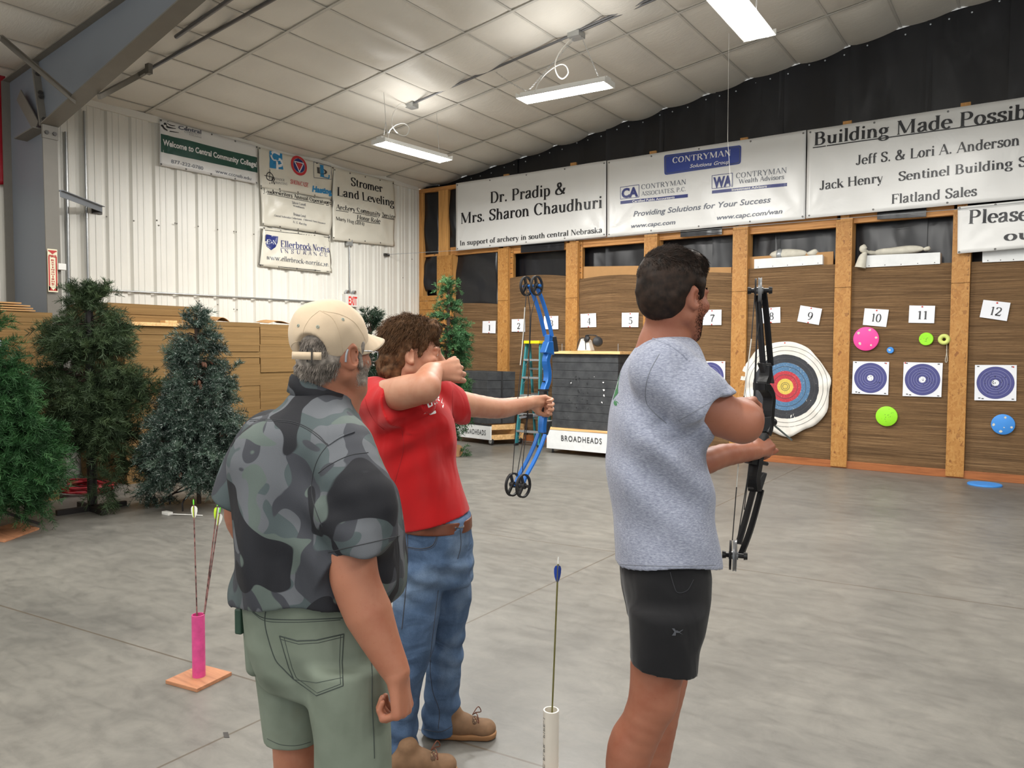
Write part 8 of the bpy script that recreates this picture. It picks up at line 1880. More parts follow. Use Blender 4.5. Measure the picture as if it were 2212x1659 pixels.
    for i in range(na):
        q = 2*PI*i/na; o = RH*math.cos(q)*0.080+FHV*math.sin(q)*0.084; dz = -0.40*(o@RH)-0.10*(o@FHV)
        for rr, zz in ((1.0, 0.012), (1.03, 0.022), (1.10, 0.014), (1.20, -0.030)): vs.append(tuple(c0+o*rr+UZ*(dz*(1.0 if zz > -0.02 else 1.12)+zz)))
    for i in range(na):
        for j in range(3): e = i*4+j; g = ((i+1) % na)*4+j; fs.append((e, g, g+1, e+1))
    m = MB(); m.add(vs, fs); o = m.build('collar', M['camo'], shirt, smooth=80); s_ = o.modifiers.new('t', 'SOLIDIFY'); s_.thickness = 0.003
    for pts, nm in ((((185, 632), (280, 630), (400, 640), (480, 670), (545, 715), (592, 757), (650, 715), (720, 690)), 'yoke_seam'), (((188, 640), (280, 638), (400, 648), (480, 680), (543, 726), (590, 768)), 'yoke_seam'), (((592, 757), (545, 820), (515, 900), (505, 1000), (525, 1090), (560, 1180)), 'sleeve_seam'), (((540, 905), (600, 862), (700, 815), (795, 800)), 'shoulder_seam'), (((590, 1312), (700, 1285), (820, 1258), (955, 1225)), 'cuff_seam')):
        seam(T, [cF(*p) for p in pts], 0.0013, 'thread_camo', nm, shirt)
    # shoulder cape edge: the yoke overlaps the sleeve as a raised flap
    seam(T, [cF(*p) for p in ((592, 760), (650, 722), (722, 694))], 0.004, 'camo', 'yoke_edge', shirt)
    # shorts
    S = Vol(0.0045)
    S.loft([st(538, 830, 1240, D, 0.165), st(533, 838, 1300, D, 0.168), st(540, 842, 1370, D, 0.165), st(556, 836, 1430, D, 0.145), st(578, 822, 1480, D, 0.11)], 0.03)
    S.loft([st(668, 838, 1420, 2.03, 0.115), st(674, 842, 1500, 2.03, 0.11), st(684, 846, 1600, 2.03, 0.105), st(690, 846, 1720, 2.03, 0.10)], 0.03)
    S.loft([st(556, 705, 1420, 2.21, 0.115), st(566, 704, 1500, 2.21, 0.105), st(576, 702, 1580, 2.21, 0.098), st(580, 700, 1680, 2.21, 0.096)], 0.03)
    def wr2(P):
        a = folds(15, 5.5, 0.009, (1, 1, 0.45))(P); c = P3(665, 1470, 2.05); r = np.linalg.norm(P-c, axis=1); q = (P-c)
        return a+0.007*np.exp(-(r/0.12)**2)*np.sin(q@RH*40+q[:, 2]*40)
    S.disp(wr2, 0.03)
    zl, zr = 0.495, 0.43
    for zz, d, x in ((zr, 2.03, 766), (zl, 2.21, 640)):
        c = P3(x, 1640, d); c[2] = zz; hw = np.array([0.13, 0.13, 0.25]); lo_, hi_ = c-np.array([.16, .16, .4]), c+np.array([.16, .16, .4])
        side = P3(700, 1600, 2.12)
        S._op((lambda zz, s_: lambda x, y, z: np.where(((x-side[0])*s_[0]+(y-side[1])*s_[1]) > 0, zz-z, -9)+0*x+0*y)(zz, (P3(766, 1600, 2.03)-P3(640, 1600, 2.21))*(1 if x == 766 else -1)), lo_-0.2, hi_+0.2, 0, 'int')
        S.hollow((lambda zz: lambda x, y, z: (z-zz-0.05)+0*x+0*y)(zz), lo_, hi_, 0.007)
    V, F = S.mesh(); sh = ndmesh('shorts', V, F, M['olive_twill'], root); T = bvh(V, F)
    cG = lambda x, y: (460+x/2.866, 1080+y/2.866)
    for pts, nm, r in ((((218, 640), (250, 690), (320, 732), (480, 742), (650, 738), (850, 728)), 'yoke_seam', 0.0014), (((222, 662), (260, 708), (330, 750), (480, 757), (650, 752), (790, 742)), 'yoke_seam', 0.0010), (((345, 610), (328, 680), (322, 760), (340, 850), (385, 985), (440, 1050), (500, 1110)), 'centre_seam', 0.0016),
                       (((412, 842), (520, 872), (640, 868), (810, 830)), 'pocket_edge', 0.0018), (((418, 862), (530, 892), (650, 885), (806, 848)), 'pocket_stitch', 0.0010), (((412, 842), (440, 940), (470, 1040), (500, 1110), (640, 1212), (806, 1150), (800, 1000), (810, 830)), 'pocket_edge', 0.0014), (((440, 850), (465, 950), (490, 1040), (515, 1100), (645, 1195), (790, 1140), (784, 1000), (790, 840)), 'pocket_stitch', 0.0009), (((500, 1112), (640, 1132), (800, 1100)), 'pocket_band', 0.0009),
                       (((970, 900), (985, 1050), (985, 1250), (995, 1450), (1000, 1600)), 'side_seam', 0.0014), (((335, 1478), (420, 1515), (520, 1520), (606, 1498)), 'hem_seam', 0.0010)):
        seam(T, [cG(*p) for p in pts], r, 'thread', nm, sh, sharp=nm.startswith('pocket'))
    # side pocket flap and what sticks out of it
    S = Vol(0.004); c = P3(534, 1365, 2.13); S.cone(P3(541, 1335, 2.13), P3(552, 1440, 2.13), 0.022, 0.026, 0.0); v, f = S.mesh(); ndmesh('hip_pocket', v, f, M['olive_twill'], sh)
    m = MB(); c = P3(527, 1325, 2.13); m.M = Matrix.Translation(Vector(c)) @ Matrix.Rotation(0.3, 4, 'Z'); m.box((-0.010, -0.03, -0.05), (0.012, 0.03, 0.022)); tag(m.build('pocket_case', plain('dark_green_case', (40, 66, 52), 0.5), bevel=0.005), 'dark green case sticking out of the hip pocket of the sage shorts', 'case')
    # hair below the cap, sideburn and beard
    rg = np.random.default_rng(18); k = H.sc
    S = Vol(0.004); S.ell(H(0, -0.022, 0.040), np.array((0.081, 0.101, 0.086))*k, H.ax, 0.01); S.ell(H(0, -0.056, -0.020), np.array((0.070, 0.056, 0.060))*k, H.ax, 0.03); S.cone(H(0.074, 0.03, 0.03), H(0.074, 0.03, -0.03), 0.010, 0.008, 0.012)
    S.plane(H(0, 0.035, 0), H.f, H.o-0.25, H.o+0.25); S.plane(H(0, -0.06, -0.078), -H.u*0.95+H.f*0.2, H.o-0.25, H.o+0.25)
    for s_ in (-1, 1): S.ell(H(s_*0.09, -0.010, -0.014), np.array((0.028, 0.026, 0.044))*k, H.ax, 0.008, 'sub')
    S.disp(lambda P: (vnoise(P, 50, 4)-0.5)*0.007, 0.02)
    V, F = S.mesh(); N = vnormals(V, F); z = (V-H.o)@H.u; fz = (V-H.o)@H.f; yz = fz; cand = np.nonzero((z < -0.010+0.17*fz) | ((np.abs((V-H.o)@H.r-0.045) < 0.036) & (fz < -0.07) & (z < 0.04) & (z > 0.0)))[0]; q = rg.choice(cand, 5200)
    ss = strands(V[q]-N[q]*0.002, N[q], np.where(fz[q] > -0.02, 0.008, 0.020), 4, rg, lambda P, t: np.tile(-H.u*0.85-H.f*0.3, (len(P), 1))+0.25*nrm(P-H.o), 0.45, 0.0010)
    hv = joinVF((V, F), ss); ndmesh('hair', hv[0], hv[1], M['hair_grey'], root)
    T2 = bvh(*_bodymesh(H, 1.10, 0.006)); PP = []; DD = []
    for _ in range(5200):
        t = rg.random(); s_ = 1 if rg.random() < 0.8 else -1
        p = H(s_*(0.074-0.058*t), 0.012+0.078*t, -0.012-0.085*t**0.7+rg.normal(0, 0.015)); d = nrm(p-H(0, 0.015, -0.05)); hp_, hn, _, _ = T2.ray_cast(Vector(p+d*0.07), Vector(-d))
        if hp_ is not None: PP.append(np.array(hp_)); DD.append(np.array(hn)*0.5-H.u*0.6)
    PP, DD = np.array(PP), np.array(DD); sv = strands(PP, DD/np.linalg.norm(DD, axis=1, keepdims=True), 0.008, 3, rg, lambda P, t: np.tile(-H.u*0.8+H.f*0.3, (len(P), 1)), 0.35, 0.0007); ndmesh('beard', sv[0], sv[1], M['beard_grey'], root)
    eyebrows(H, root, 'beard_grey', rg)
    # cap: crown, brim, button, closing strap
    M['cap_tan'] = cloth('tan_cotton_twill', (196, 176, 150), vs=9, var=0.05)
    S = Vol(0.0035); S.ell(H(0, -0.022, 0.047), np.array((0.092, 0.115, 0.098))*k, H.ax, 0.01); S.ell(H(0, -0.026, 0.088), np.array((0.068, 0.082, 0.052))*k, H.ax, 0.04)
    bn = nrm(H.u*0.97-H.f*0.0); pb = H(0, 0.0, 0.022)
    tilt = nrm(-H.u*0.985+H.f*0.17); S.plane(H(0, 0.0, 0.002), tilt, H.o-0.3, H.o+0.3)
    S.ell(H(0.045, -0.128, 0.006), np.array((0.042, 0.06, 0.048))*k, H.ax, 0.003, 'sub')
    S.disp(lambda P: (vnoise(P, 26, 6)-0.5)*0.006+(vnoise(P, 12, 7)-0.5)*0.006, 0.02)
    cc = np.array(H(0, -0.02, 0.05)); S.hollow(lambda x, y, z: -1.0+0*x+0*y+0*z, cc-0.2, cc+0.2, 0.0085)
    V, F = S.mesh(); cap = ndmesh('cap', V, F, M['cap_tan'], root); TC = bvh(V, F)
    vs = []; fs = []; na, nv = 25, 8             # brim: curved plate in front
    for i in range(na):
        an = math.radians(-72+144*i/(na-1)); ia = (0.089*math.sin(an), -0.022+0.109*math.cos(an)); L_ = 0.078*max(math.cos(an*1.12), 0.0)**0.7
        for j in range(nv):
            v_ = j/(nv-1); vs.append(tuple(H(ia[0]*(1-0.06*v_), ia[1]-0.004+L_*v_, 0.014+0.17*(ia[1]+0.02)+0.034*math.cos(an)**2-0.020*(1-math.cos(an)**2)*v_-0.20*L_*v_)))
    for i in range(na-1):
        for j in range(nv-1): e = i*nv+j; fs.append((e, e+nv, e+nv+1, e+1))
    m = MB(); m.add(vs, fs); o = m.build('brim', M['cap_tan'], cap, smooth=70); s_ = o.modifiers.new('t', 'SOLIDIFY'); s_.thickness = 0.005; s_.offset = 0
    m = MB(); m.lathe([(0, 0.007), (0.008, 0.005), (0.011, 0), (0.009, -0.004)], H(0, -0.026, 0.1455), H.u, 14); m.build('button', M['cap_tan'], cap, smooth=60)
    P = [H(0.093*math.sin(a), -0.022-0.114*math.cos(a), -0.004) for a in np.radians(np.linspace(2, 50, 12))]
    m = MB(); vs = []; fs = []
    for p in P:
        p = np.array(p); o = nrm(p-np.array(H(0, -0.02, 0))); vs += [tuple(p+o*0.004-H.u*0.012), tuple(p+o*0.004+H.u*0.008)]
    for i in range(len(P)-1): fs.append((2*i, 2*i+2, 2*i+3, 2*i+1))
    m.add(vs, fs); o = m.build('strap', M['cap_tan'], cap, smooth=60); s_ = o.modifiers.new('t', 'SOLIDIFY'); s_.thickness = 0.003
    b0 = np.array(H(0.096*math.sin(0.58), -0.022-0.118*math.cos(0.58), -0.005)); m = MB(); 
    for dx in (-0.010, 0.010): m.bar(b0+H.r*dx-H.u*0.017, b0+H.r*dx+H.u*0.017, 0.003, 0.003)
    for dz in (-0.017, 0.017): m.bar(b0-H.r*0.010+H.u*dz, b0+H.r*0.010+H.u*dz, 0.003, 0.003)
    m.build('buckle', M['bolt'], cap)
    for pts, nm in ((((545, 74), (500, 110), (468, 160), (455, 215)), 'panel_seam'), (((550, 74), (610, 110), (645, 180), (660, 250), (668, 298)), 'panel_seam'), (((562, 76), (650, 92), (720, 130), (762, 185), (780, 225)), 'panel_seam'), (((400, 262), (406, 246), (430, 232), (470, 232), (500, 255), (512, 300)), 'opening_seam')):
        seam(TC, [cF(*p) for p in pts], 0.0011, 'cap_tan', nm, cap)
    for x, y in ((536, 156), (665, 118), (437, 150)):
        q = hit(TC, *cF(x, y))
        if q is not None: m = MB(); m.lathe([(0.0045, -0.001), (0.0045, 0.001), (0.002, 0.0018), (0.0018, 0)], q, q-Vector(H(0, -0.02, 0.05)), 12); m.build('eyelet', M['thread_light'], cap)
    # spectacles and hearing aid
    M['lens'] = None
    t = NT('clear_lens'); t.set(trans=1.0, rough=0.02); t.base((1, 1, 1, 1)); t.p.inputs['IOR'].default_value = 1.05; M['lens'] = t.m
    g = empty('glasses', root.location, label=None); g.parent = root; g.location = (0, 0, 0)
    m = MB()
    for s_ in (-1, 1):
        c = H(s_*0.034, 0.108, 0.002); P = [np.array(c)+H.r*0.024*math.cos(a)*1.05+H.u*0.019*math.sin(a)-H.f*0.006*abs(math.cos(a)) for a in np.linspace(0, 2*PI, 24, endpoint=False)]; m.tube(P, 0.0011, 5, closed=True, cap=False)
        m.tube([H(s_*0.060, 0.102, 0.010), H(s_*0.078, 0.06, 0.012), H(s_*0.084, 0.0, 0.012), H(s_*0.080, -0.018, 0.0)], 0.0014, 6)
    m.tube([H(-0.010, 0.110, 0.008), H(0, 0.114, 0.010), H(0.010, 0.110, 0.008)], 0.0011, 5)
    def childbuild(m, nm, mt):
        o = m.build(nm, mt, root, smooth=60); return o
    fr = childbuild(m, 'spectacle_frame', M['chrome'])
    m = MB()
    for s_ in (-1, 1):
        c = H(s_*0.034, 0.1075, 0.002); n_ = 20; m.add([c]+[tuple(np.array(c)+H.r*0.024*math.cos(a)+H.u*0.0185*math.sin(a)) for a in np.linspace(0, 2*PI, n_, endpoint=False)], [(0, 1+i, 1+(i+1) % n_) for i in range(n_)])
    m.build('lenses', M['lens'], fr)
    bpy.data.objects.remove(g)
    m = MB(); m.tube(crom([H(0.088, -0.030, -0.020), H(0.090, -0.030, 0.000), H(0.088, -0.022, 0.016), H(0.086, -0.006, 0.022)], 4), [0.0030]*8+[0.0016]*5, 8); o = m.build('hearing_aid', plain('silver_plastic', (150, 152, 158), 0.3), root, smooth=60); o['label'] = 'silver hearing aid behind the ear'
person_cap()
# ------------------------------------------------------------------ archer in the red shirt
RED_GRIP = P3(1168, 868, 3.66)
def person_red():
    D = 3.02
    root = empty('person', (0, 0, 0), label='person in red T-shirt and blue jeans, drawing a blue bow', cat='person')
    f0 = onZ(930, 1620); root.location = (f0.x, f0.y, 0)
    H = Frame(P3(893, 766, 3.02), RH*0.985+FHV*0.12-UZ*0.03, UZ+RH*0.02, 1.06)
    S = Vol(0.004)
    head(S, H, 1.0)
    S.chain([H(0, -0.022, -0.02), P3(878, 822, 3.03), P3(872, 862, 3.04)], [0.064, 0.062, 0.085], 0.03)
    S.loft([st(832, 935, 862, 3.07, 0.12), st(840, 938, 930, 3.07, 0.12), st(862, 962, 1040, D, 0.10), st(890, 985, 1130, D, 0.10), st(895, 990, 1190, D, 0.10)], 0.04)
    # drawing arm: elbow towards the camera, hand at the mouth
    el = P3(918, 838, 2.74); w = P3(938, 802, 2.92)
    S.chain([P3(828, 858, 2.95), P3(855, 852, 2.87), P3(888, 844, 2.79), el], [0.064, 0.063, 0.060, 0.052], 0.03)
    S.chain([el, P3(922, 826, 2.79), P3(931, 808, 2.86), w], [0.052, 0.052, 0.043, 0.033], 0.02)
    hand(S, w, P3(976, 800, 2.94)-w, -UZ*0.15+FHV*0.95-RH*0.2, 1, [(52, 72, 40), (58, 76, 42), (64, 78, 44), (70, 80, 45)], 1.10, thumb=((-0.9, 0.4, 0.35), (-0.6, 0.8, 0.3), (-0.4, 0.8, 0.5)))
    # bow arm
    w2 = P3(1148, 869, 3.60)
    S.chain([P3(955, 862, 3.20), P3(1005, 873, 3.29), P3(1072, 882, 3.44), P3(1108, 878, 3.52), w2], [0.062, 0.052, 0.046, 0.041, 0.030], 0.03)
    hand(S, w2, RH*0.62+FHV*0.62-UZ*0.08, RH*0.35-FHV*0.75-UZ*0.25, -1, [(55, 78, 45), (60, 78, 45), (64, 80, 45), (68, 80, 45)], 1.02, thumb=((0.55, 0.75, 0.35), (0.15, 0.95, 0.25), (0.05, 0.98, 0.1)))
    S.chain([P3(962, 1200, 3.12), P3(968, 1340, 3.16), P3(955, 1560, 3.20)], [0.075, 0.060, 0.045], 0.03); S.chain([P3(915, 1200, 2.98), P3(900, 1340, 2.95), P3(868, 1600, 2.98)], [0.055, 0.055, 0.045], 0.03)
    for p in (P3(955, 1560, 3.20), P3(868, 1600, 2.98)):
        q = p.copy(); q[2] = 0.06; S.cone(p, q, 0.045, 0.035, 0.02)
    V, F = S.mesh(); ndmesh('body', V, F, M['skin_fair'], root)
    for s_ in (-1, 1): eye(H, s_, root, (70, 90, 110))
    # T-shirt
    S = Vol(0.0045)
    sr = [P3(812, 862, 2.99), P3(838, 872, 2.92), P3(866, 878, 2.85), P3(890, 880, 2.8)]
    S.chain(sr, [0.086, 0.085, 0.082, 0.082], 0.03); hr = np.array(P3(857, 878, 2.865)); axr = nrm(RH*0.80-FHV*0.42+UZ*0.30); S.plane(hr, axr, hr-0.14, hr+0.14)
    slf = [P3(945, 862, 3.19), P3(985, 874, 3.27), P3(1030, 884, 3.36)]
    S.chain(slf, [0.084, 0.070, 0.064], 0.03); hl = np.array(P3(1001, 884, 3.30)); S.plane(hl, nrm(RH*0.78+FHV*0.5+UZ*0.26), hl-0.12, hl+0.12)
    S.loft([st(848, 905, 826, 3.04, 0.07), st(826, 918, 838, 3.04, 0.125), st(800, 945, 856, 3.05, 0.165), st(790, 965, 880, 3.05, 0.175), st(791, 980, 910, 3.04, 0.172), st(799, 985, 950, 3.03, 0.165), st(818, 988, 1000, D, 0.155), st(843, 1000, 1060, D, 0.150), st(864, 1016, 1120, D, 0.150), st(872, 1022, 1180, D, 0.15)], 0.04)
    def wr(P):
        a = folds(31, 4.6, 0.012, (1, 1, 0.4))(P); c = np.array(P3(878, 915, 2.88)); q = P-c; r = np.linalg.norm(q, axis=1); u, z = q@RH, q[:, 2]
        a += 0.013*np.exp(-(r/0.13)**2)*np.sin(u*30-z*55+1.0)
        c2 = np.array(P3(940, 990, 2.9)); q = P-c2; u, z = q@RH, q[:, 2]; a += 0.014*np.exp(-(u/0.12)**2-(z/0.22)**2)*np.sin((u*0.85+z*0.35)*46)        # long diagonal drape
        c3 = np.array(P3(950, 1100, 2.9)); q = P-c3; u, z = q@RH, q[:, 2]; a += 0.007*np.exp(-(u/0.15)**2-(z/0.12)**2)*np.sin(u*42+z*9)
        return a
    S.disp(wr, 0.035)
    S.hollow(lambda x, y, z: np.sqrt((x-hr[0])**2+(y-hr[1])**2+(z-hr[2])**2)-0.092+0*x, hr-0.1, hr+0.1, 0.009)
    S.hollow(lambda x, y, z: np.sqrt((x-hl[0])**2+(y-hl[1])**2+(z-hl[2])**2)-0.080+0*x, hl-0.1, hl+0.1, 0.009)
    c = P3(945, 1120, D); pr_ = c+UZ*0.0; nn = nrm(-UZ*0.965+RH*0.27)
    S.plane(pr_, nn, c-np.array([.5, .5, .4]), c+np.array([.5, .5, .2])); S.hollow(lambda x, y, z: -((x-pr_[0])*nn[0]+(y-pr_[1])*nn[1]+(z-pr_[2])*nn[2])-0.05, c-np.array([.4, .4, .2]), c+np.array([.4, .4, .2]), 0.009)
    S.ell(P3(880, 818, 3.03), (0.070, 0.068, 0.040), np.stack([RH, FHV, UZ]), 0.0, 'sub')
    V, F = S.mesh(); shirt = ndmesh('t_shirt', V, F, M['red_cotton'], root); T = bvh(V, F)
    cI = lambda x, y: (760+x/4.147, 660+y/4.147)
    for pts, nm in ((((118, 830), (150, 940), (210, 1040), (290, 1112)), 'sleeve_seam'), (((905, 760), (900, 850), (905, 950), (918, 1050)), 'sleeve_seam'), (((385, 1585), (460, 1300), (450, 1120)), 'side_seam')): seam(T, [cI(*p) for p in pts], 0.0012, 'thread_red', nm, shirt)
    M['print_white'] = plain('white_shirt_print', (226, 224, 222), 0.7)
    def P_(*a): return [cI(*q) for q in a]
    polys = [P_((640, 975), (672, 950), (676, 958), (650, 972)), P_((672, 950), (740, 944), (748, 968), (700, 980)), P_((740, 944), (812, 898), (818, 916), (748, 968)), P_((812, 898), (822, 868), (824, 898), (818, 916)), P_((800, 870), (814, 822), (808, 868), (818, 880)),
             P_((616, 862), (632, 848), (655, 905), (652, 922)), P_((632, 848), (640, 846), (660, 892), (655, 905)), P_((668, 868), (684, 860), (700, 912), (686, 916)), P_((684, 905), (715, 890), (716, 902), (690, 916)), P_((704, 850), (718, 844), (726, 896), (714, 902)), P_((728, 838), (742, 828), (752, 882), (740, 888)), P_((740, 858), (764, 800), (774, 806), (748, 872)), P_((746, 850), (772, 872), (766, 880), (742, 862)), P_((768, 820), (782, 812), (784, 826), (772, 836)), P_((772, 836), (790, 850), (784, 856), (768, 846))]
    decal(T, polys, 'print_white', 'shirt_print', shirt, 0.0025)
    # jeans
    S = Vol(0.0045)
    S.loft([st(872, 1018, 1105, D, 0.135), st(868, 1019, 1150, D, 0.142), st(864, 1020, 1210, D, 0.145), st(862, 1016, 1260, D, 0.135)], 0.02)
    S.loft([st(915, 1020, 1210, 3.10, 0.10), st(922, 1016, 1300, 3.12, 0.095), st(926, 1000, 1390, 3.15, 0.082), st(921, 990, 1480, 3.17, 0.075), st(914, 990, 1545, 3.19, 0.080), st(913, 995, 1640, 3.2, 0.085)], 0.03)
    S.loft([st(862, 965, 1210, 2.95, 0.10), st(850, 950, 1300, 2.94, 0.095), st(850, 938, 1390, 2.94, 0.088), st(842, 908, 1480, 2.95, 0.078), st(838, 902, 1560, 2.97, 0.076), st(834, 898, 1640, 2.98, 0.082), st(834, 898, 1740, 2.98, 0.082)], 0.03)
    def wr2(P):
        a = folds(41, 6, 0.012, (1, 1, 0.8))(P); c = np.array(P3(950, 1235, 2.95)); q = P-c; u, z = q@RH, q[:, 2]
        a += 0.006*np.exp(-(u/0.16)**2-(z/0.10)**2)*np.sin(z*85+u*28)
        for (x, y, d) in ((955, 1540, 3.19), (868, 1600, 2.97), (958, 1400, 3.12)): q = P-np.array(P3(x, y, d)); r = np.linalg.norm(q, axis=1); a += 0.008*np.exp(-(r/0.12)**2)*np.sin(q[:, 2]*70+q@RH*22)
        return a
    S.disp(wr2, 0.03)
    zc = 0.016; S.cutz(zc)
    for x, d in ((955, 3.2), (866, 2.98)): c = P3(x, 1600, d); c[2] = zc; S.hollow(lambda x, y, z: (z-zc-0.05)+0*x+0*y, c-np.array([.15, .15, .1]), c+np.array([.15, .15, .1]), 0.006)
    V, F = S.mesh(); je = ndmesh('jeans', V, F, M['denim'], root); T = bvh(V, F); cG = lambda x, y: (460+x/2.866, 1080+y/2.866)
    for pts, nm, r in ((((1195, 290), (1290, 302), (1360, 280), (1390, 215)), 'pocket_edge', 0.0020), (((1198, 300), (1292, 312), (1368, 288), (1398, 215)), 'pocket_stitch', 0.0010), (((1205, 205), (1205, 400), (1190, 600), (1170, 800)), 'side_seam', 0.0020), (((1530, 180), (1535, 280), (1515, 365)), 'fly_seam', 0.0016), (((1395, 560), (1370, 760), (1345, 1000), (1360, 1180), (1400, 1300), (1395, 1420)), 'inner_seam', 0.0016), (((1298, 1418), (1400, 1436), (1480, 1400), (1535, 1330)), 'hem_seam', 0.0014)): seam(T, [cG(*p) for p in pts], r, 'thread_jean', nm, je)
    # belt with a buckle
    M['leather'] = plain('brown_leather', (104, 56, 34), 0.45, var=0.15, vscale=30)
    S = Vol(0.0035); S.loft([st(866, 1019, 1114, D, 0.146), st(865, 1020, 1140, D, 0.148)], 0.0, capr=0.003); S.hollow(lambda x, y, z: -1.0+0*x+0*y+0*z, P3(945, 1134, D)-0.3, P3(945, 1128, D)+0.3, 0.008); v, f = S.mesh(); belt = ndmesh('belt', v, f, M['leather'], root); TB = bvh(v, f)
    q = [hit(TB, *p, 0.008) for p in ((984, 1121), (1001, 1118), (1001, 1138), (984, 1142))]
    if all(t is not None for t in q):
        m = MB(); m.tube(q, 0.0035, 6, closed=True, cap=False); m.build('buckle', M['chrome'], belt, smooth=60)
    # moccasin shoes
    M['shoe_tan'] = plain('tan_suede', (122, 92, 66), 0.8, var=0.12, vscale=40); M['sole'] = plain('tan_rubber_sole', (150, 108, 70), 0.7); M['woven'] = None
    t = NT('woven_leather'); v_ = t.coord('Object', scale=(1, 1, 1)); w_ = t.n('ShaderNodeTexVoronoi'); w_.inputs['Scale'].default_value = 110; t.l(v_, w_.inputs['Vector']); t.base(t.ramp(w_.outputs['Distance'], [(0.0, lin(176, 150, 112)), (0.5, lin(86, 62, 44))])); t.bump(w_.outputs['Distance'], 0.6, 0.003); t.set(rough=0.8); M['woven'] = t.m
    for heel, toe in ((onZ(935, 1588), onZ(1058, 1592)), (onZ(836, 1672), onZ(905, 1672))):
        heel = np.array((heel.x, heel.y, 0)); toe = np.array((toe.x, toe.y, 0)); e = nrm(toe-heel); 
        if np.linalg.norm(toe-heel) < 0.25: toe = heel+e*0.27
        L = np.linalg.norm(toe-heel); sd = np.array([-e[1], e[0], 0])
        S = Vol(0.004); S.cone(heel+e*0.05+UZ*0.045, heel+e*0.12+UZ*0.05, 0.042, 0.046, 0.02); S.cone(heel+e*0.12+UZ*0.05, toe-e*0.055+UZ*0.036, 0.046, 0.038, 0.02, flat=(UZ, 1.15)); S.cone(toe-e*0.06+UZ*0.034-sd*0.006, toe-e*0.05+UZ*0.034+sd*0.008, 0.040, 0.040, 0.02, flat=(UZ, 1.25)); S.cone(heel+e*0.07+UZ*0.06, heel+e*0.08+UZ*0.10, 0.040, 0.040, 0.02)
        S._op(lambda x, y, z: 0.022-z+0*x+0*y, (-50, -50, -50), (50, 50, 50), 0, 'int'); v, f = S.mesh(); up_ = ndmesh('shoe', v, f, M['shoe_tan'], root)
        S = Vol(0.004); S.cone(heel+e*0.048+UZ*0.02, heel+e*0.13+UZ*0.02, 0.046, 0.046, 0.01); S.cone(heel+e*0.13+UZ*0.02, toe-e*0.052+UZ*0.02, 0.046, 0.047, 0.01); S._op(lambda x, y, z: np.maximum(0.001-z, z-0.026)+0*x+0*y, (-50, -50, -50), (50, 50, 50), 0, 'int'); v, f = S.mesh(); ndmesh('sole', v, f, M['sole'], up_)
        S = Vol(0.004); S.cone(heel+e*0.17+UZ*0.060, toe-e*0.075+UZ*0.044, 0.034, 0.034, 0.02, flat=(UZ, 1.5)); v, f = S.mesh(); ndmesh('vamp', v, f, M['woven'], up_)
        m = MB(); c = Vector(heel+e*0.165+UZ*0.092)
        for a in (-1, 1): m.tube(crom([c, c+Vector(sd*a*0.03+e*0.02+UZ*0.02), c+Vector(sd*a*0.05+e*0.03-UZ*0.01), c+Vector(sd*a*0.02+e*0.01)], 4), 0.0022, 5)
        m.build('laces', M['leather'], up_, smooth=60)
    # tousled hair, longer at the neck
    rg = np.random.default_rng(28); k = H.sc
    S = Vol(0.004); S.ell(H(0, -0.018, 0.052), np.array((0.086, 0.108, 0.092))*k, H.ax, 0.01); S.ell(H(0, -0.072, -0.036), np.array((0.068, 0.056, 0.080))*k, H.ax, 0.04); S.cone(H(0.03, 0.07, 0.10), H(-0.03, 0.07, 0.10), 0.030, 0.030, 0.03); S.cone(H(0.076, 0.030, 0.045), H(0.076, 0.028, 0.01), 0.014, 0.010, 0.012)
    S.plane(H(0, 0.086, 0.03), H.f*0.86-H.u*0.5, H.o-0.25, H.o+0.25); S.plane(H(0, -0.05, -0.118), -H.u, H.o-0.25, H.o+0.25)
    for s_ in (-1, 1): S.ell(H(s_*0.092, 0.0, -0.014), np.array((0.030, 0.030, 0.040))*k, H.ax, 0.008, 'sub'); S.cone(H(s_*0.082, 0.062, -0.04), H(s_*0.074, 0.098, 0.045), 0.044, 0.044, 0.01, 'sub')
    S.disp(lambda P: (vnoise(P, 34, 9)-0.5)*0.018+(vnoise(P, 70, 10)-0.5)*0.008, 0.02)
    V, F = S.mesh(); N = vnormals(V, F); q = rg.choice(len(V), 18000); zz = (V[q]-H.o)@H.u; ff = (V[q]-H.o)@H.f
    top = np.clip((zz-0.05)/0.07, 0, 1)[:, None]; rr_ = np.abs((V[q]-H.o)@H.r); Lh = np.where((rr_ > 0.055) & (ff > -0.045) & (zz < 0.07), 0.014, np.where(ff > 0.05, 0.018, 0.050+0.02*np.clip(-zz/0.06, 0, 1))); cd = (-H.f*0.5-H.u*0.75)*(1-top)+(np.tanh((ff-0.01)*14)[:, None]*H.f*0.5+H.r*0.75-H.u*0.15)*top
    def comb(P, t):
        n_ = P-H(0, -0.015, 0.03); n_ /= np.linalg.norm(n_, axis=1, keepdims=True); c_ = cd-n_*(cd*n_).sum(1, keepdims=True); return c_/(np.linalg.norm(c_, axis=1, keepdims=True)+1e-6)+n_*(0.16 if t < 0.6 else 0.3)
    ss = strands(V[q]-N[q]*0.003, N[q]*0.3+comb(V[q], 0)*0.9, Lh, 6, rg, comb, 0.6, 0.0011); hv = joinVF((V, F), ss); ndmesh('hair', hv[0], hv[1], M['hair_brown'], root)
    eyebrows(H, root, 'hair_brown', rg)
    m = MB(); wv = P3(1118, 876, 3.54); ax = nrm(w2-P3(1108, 878, 3.52)); m.tube([wv+0.037*(math.cos(a)*nrm(np.cross(ax, UZ))+math.sin(a)*np.cross(nrm(np.cross(ax, UZ)), ax)) for a in np.linspace(0, 2*PI, 20, endpoint=False)], 0.0022, 5, closed=True); m.build('wristband', M['alu'], root)
person_red()
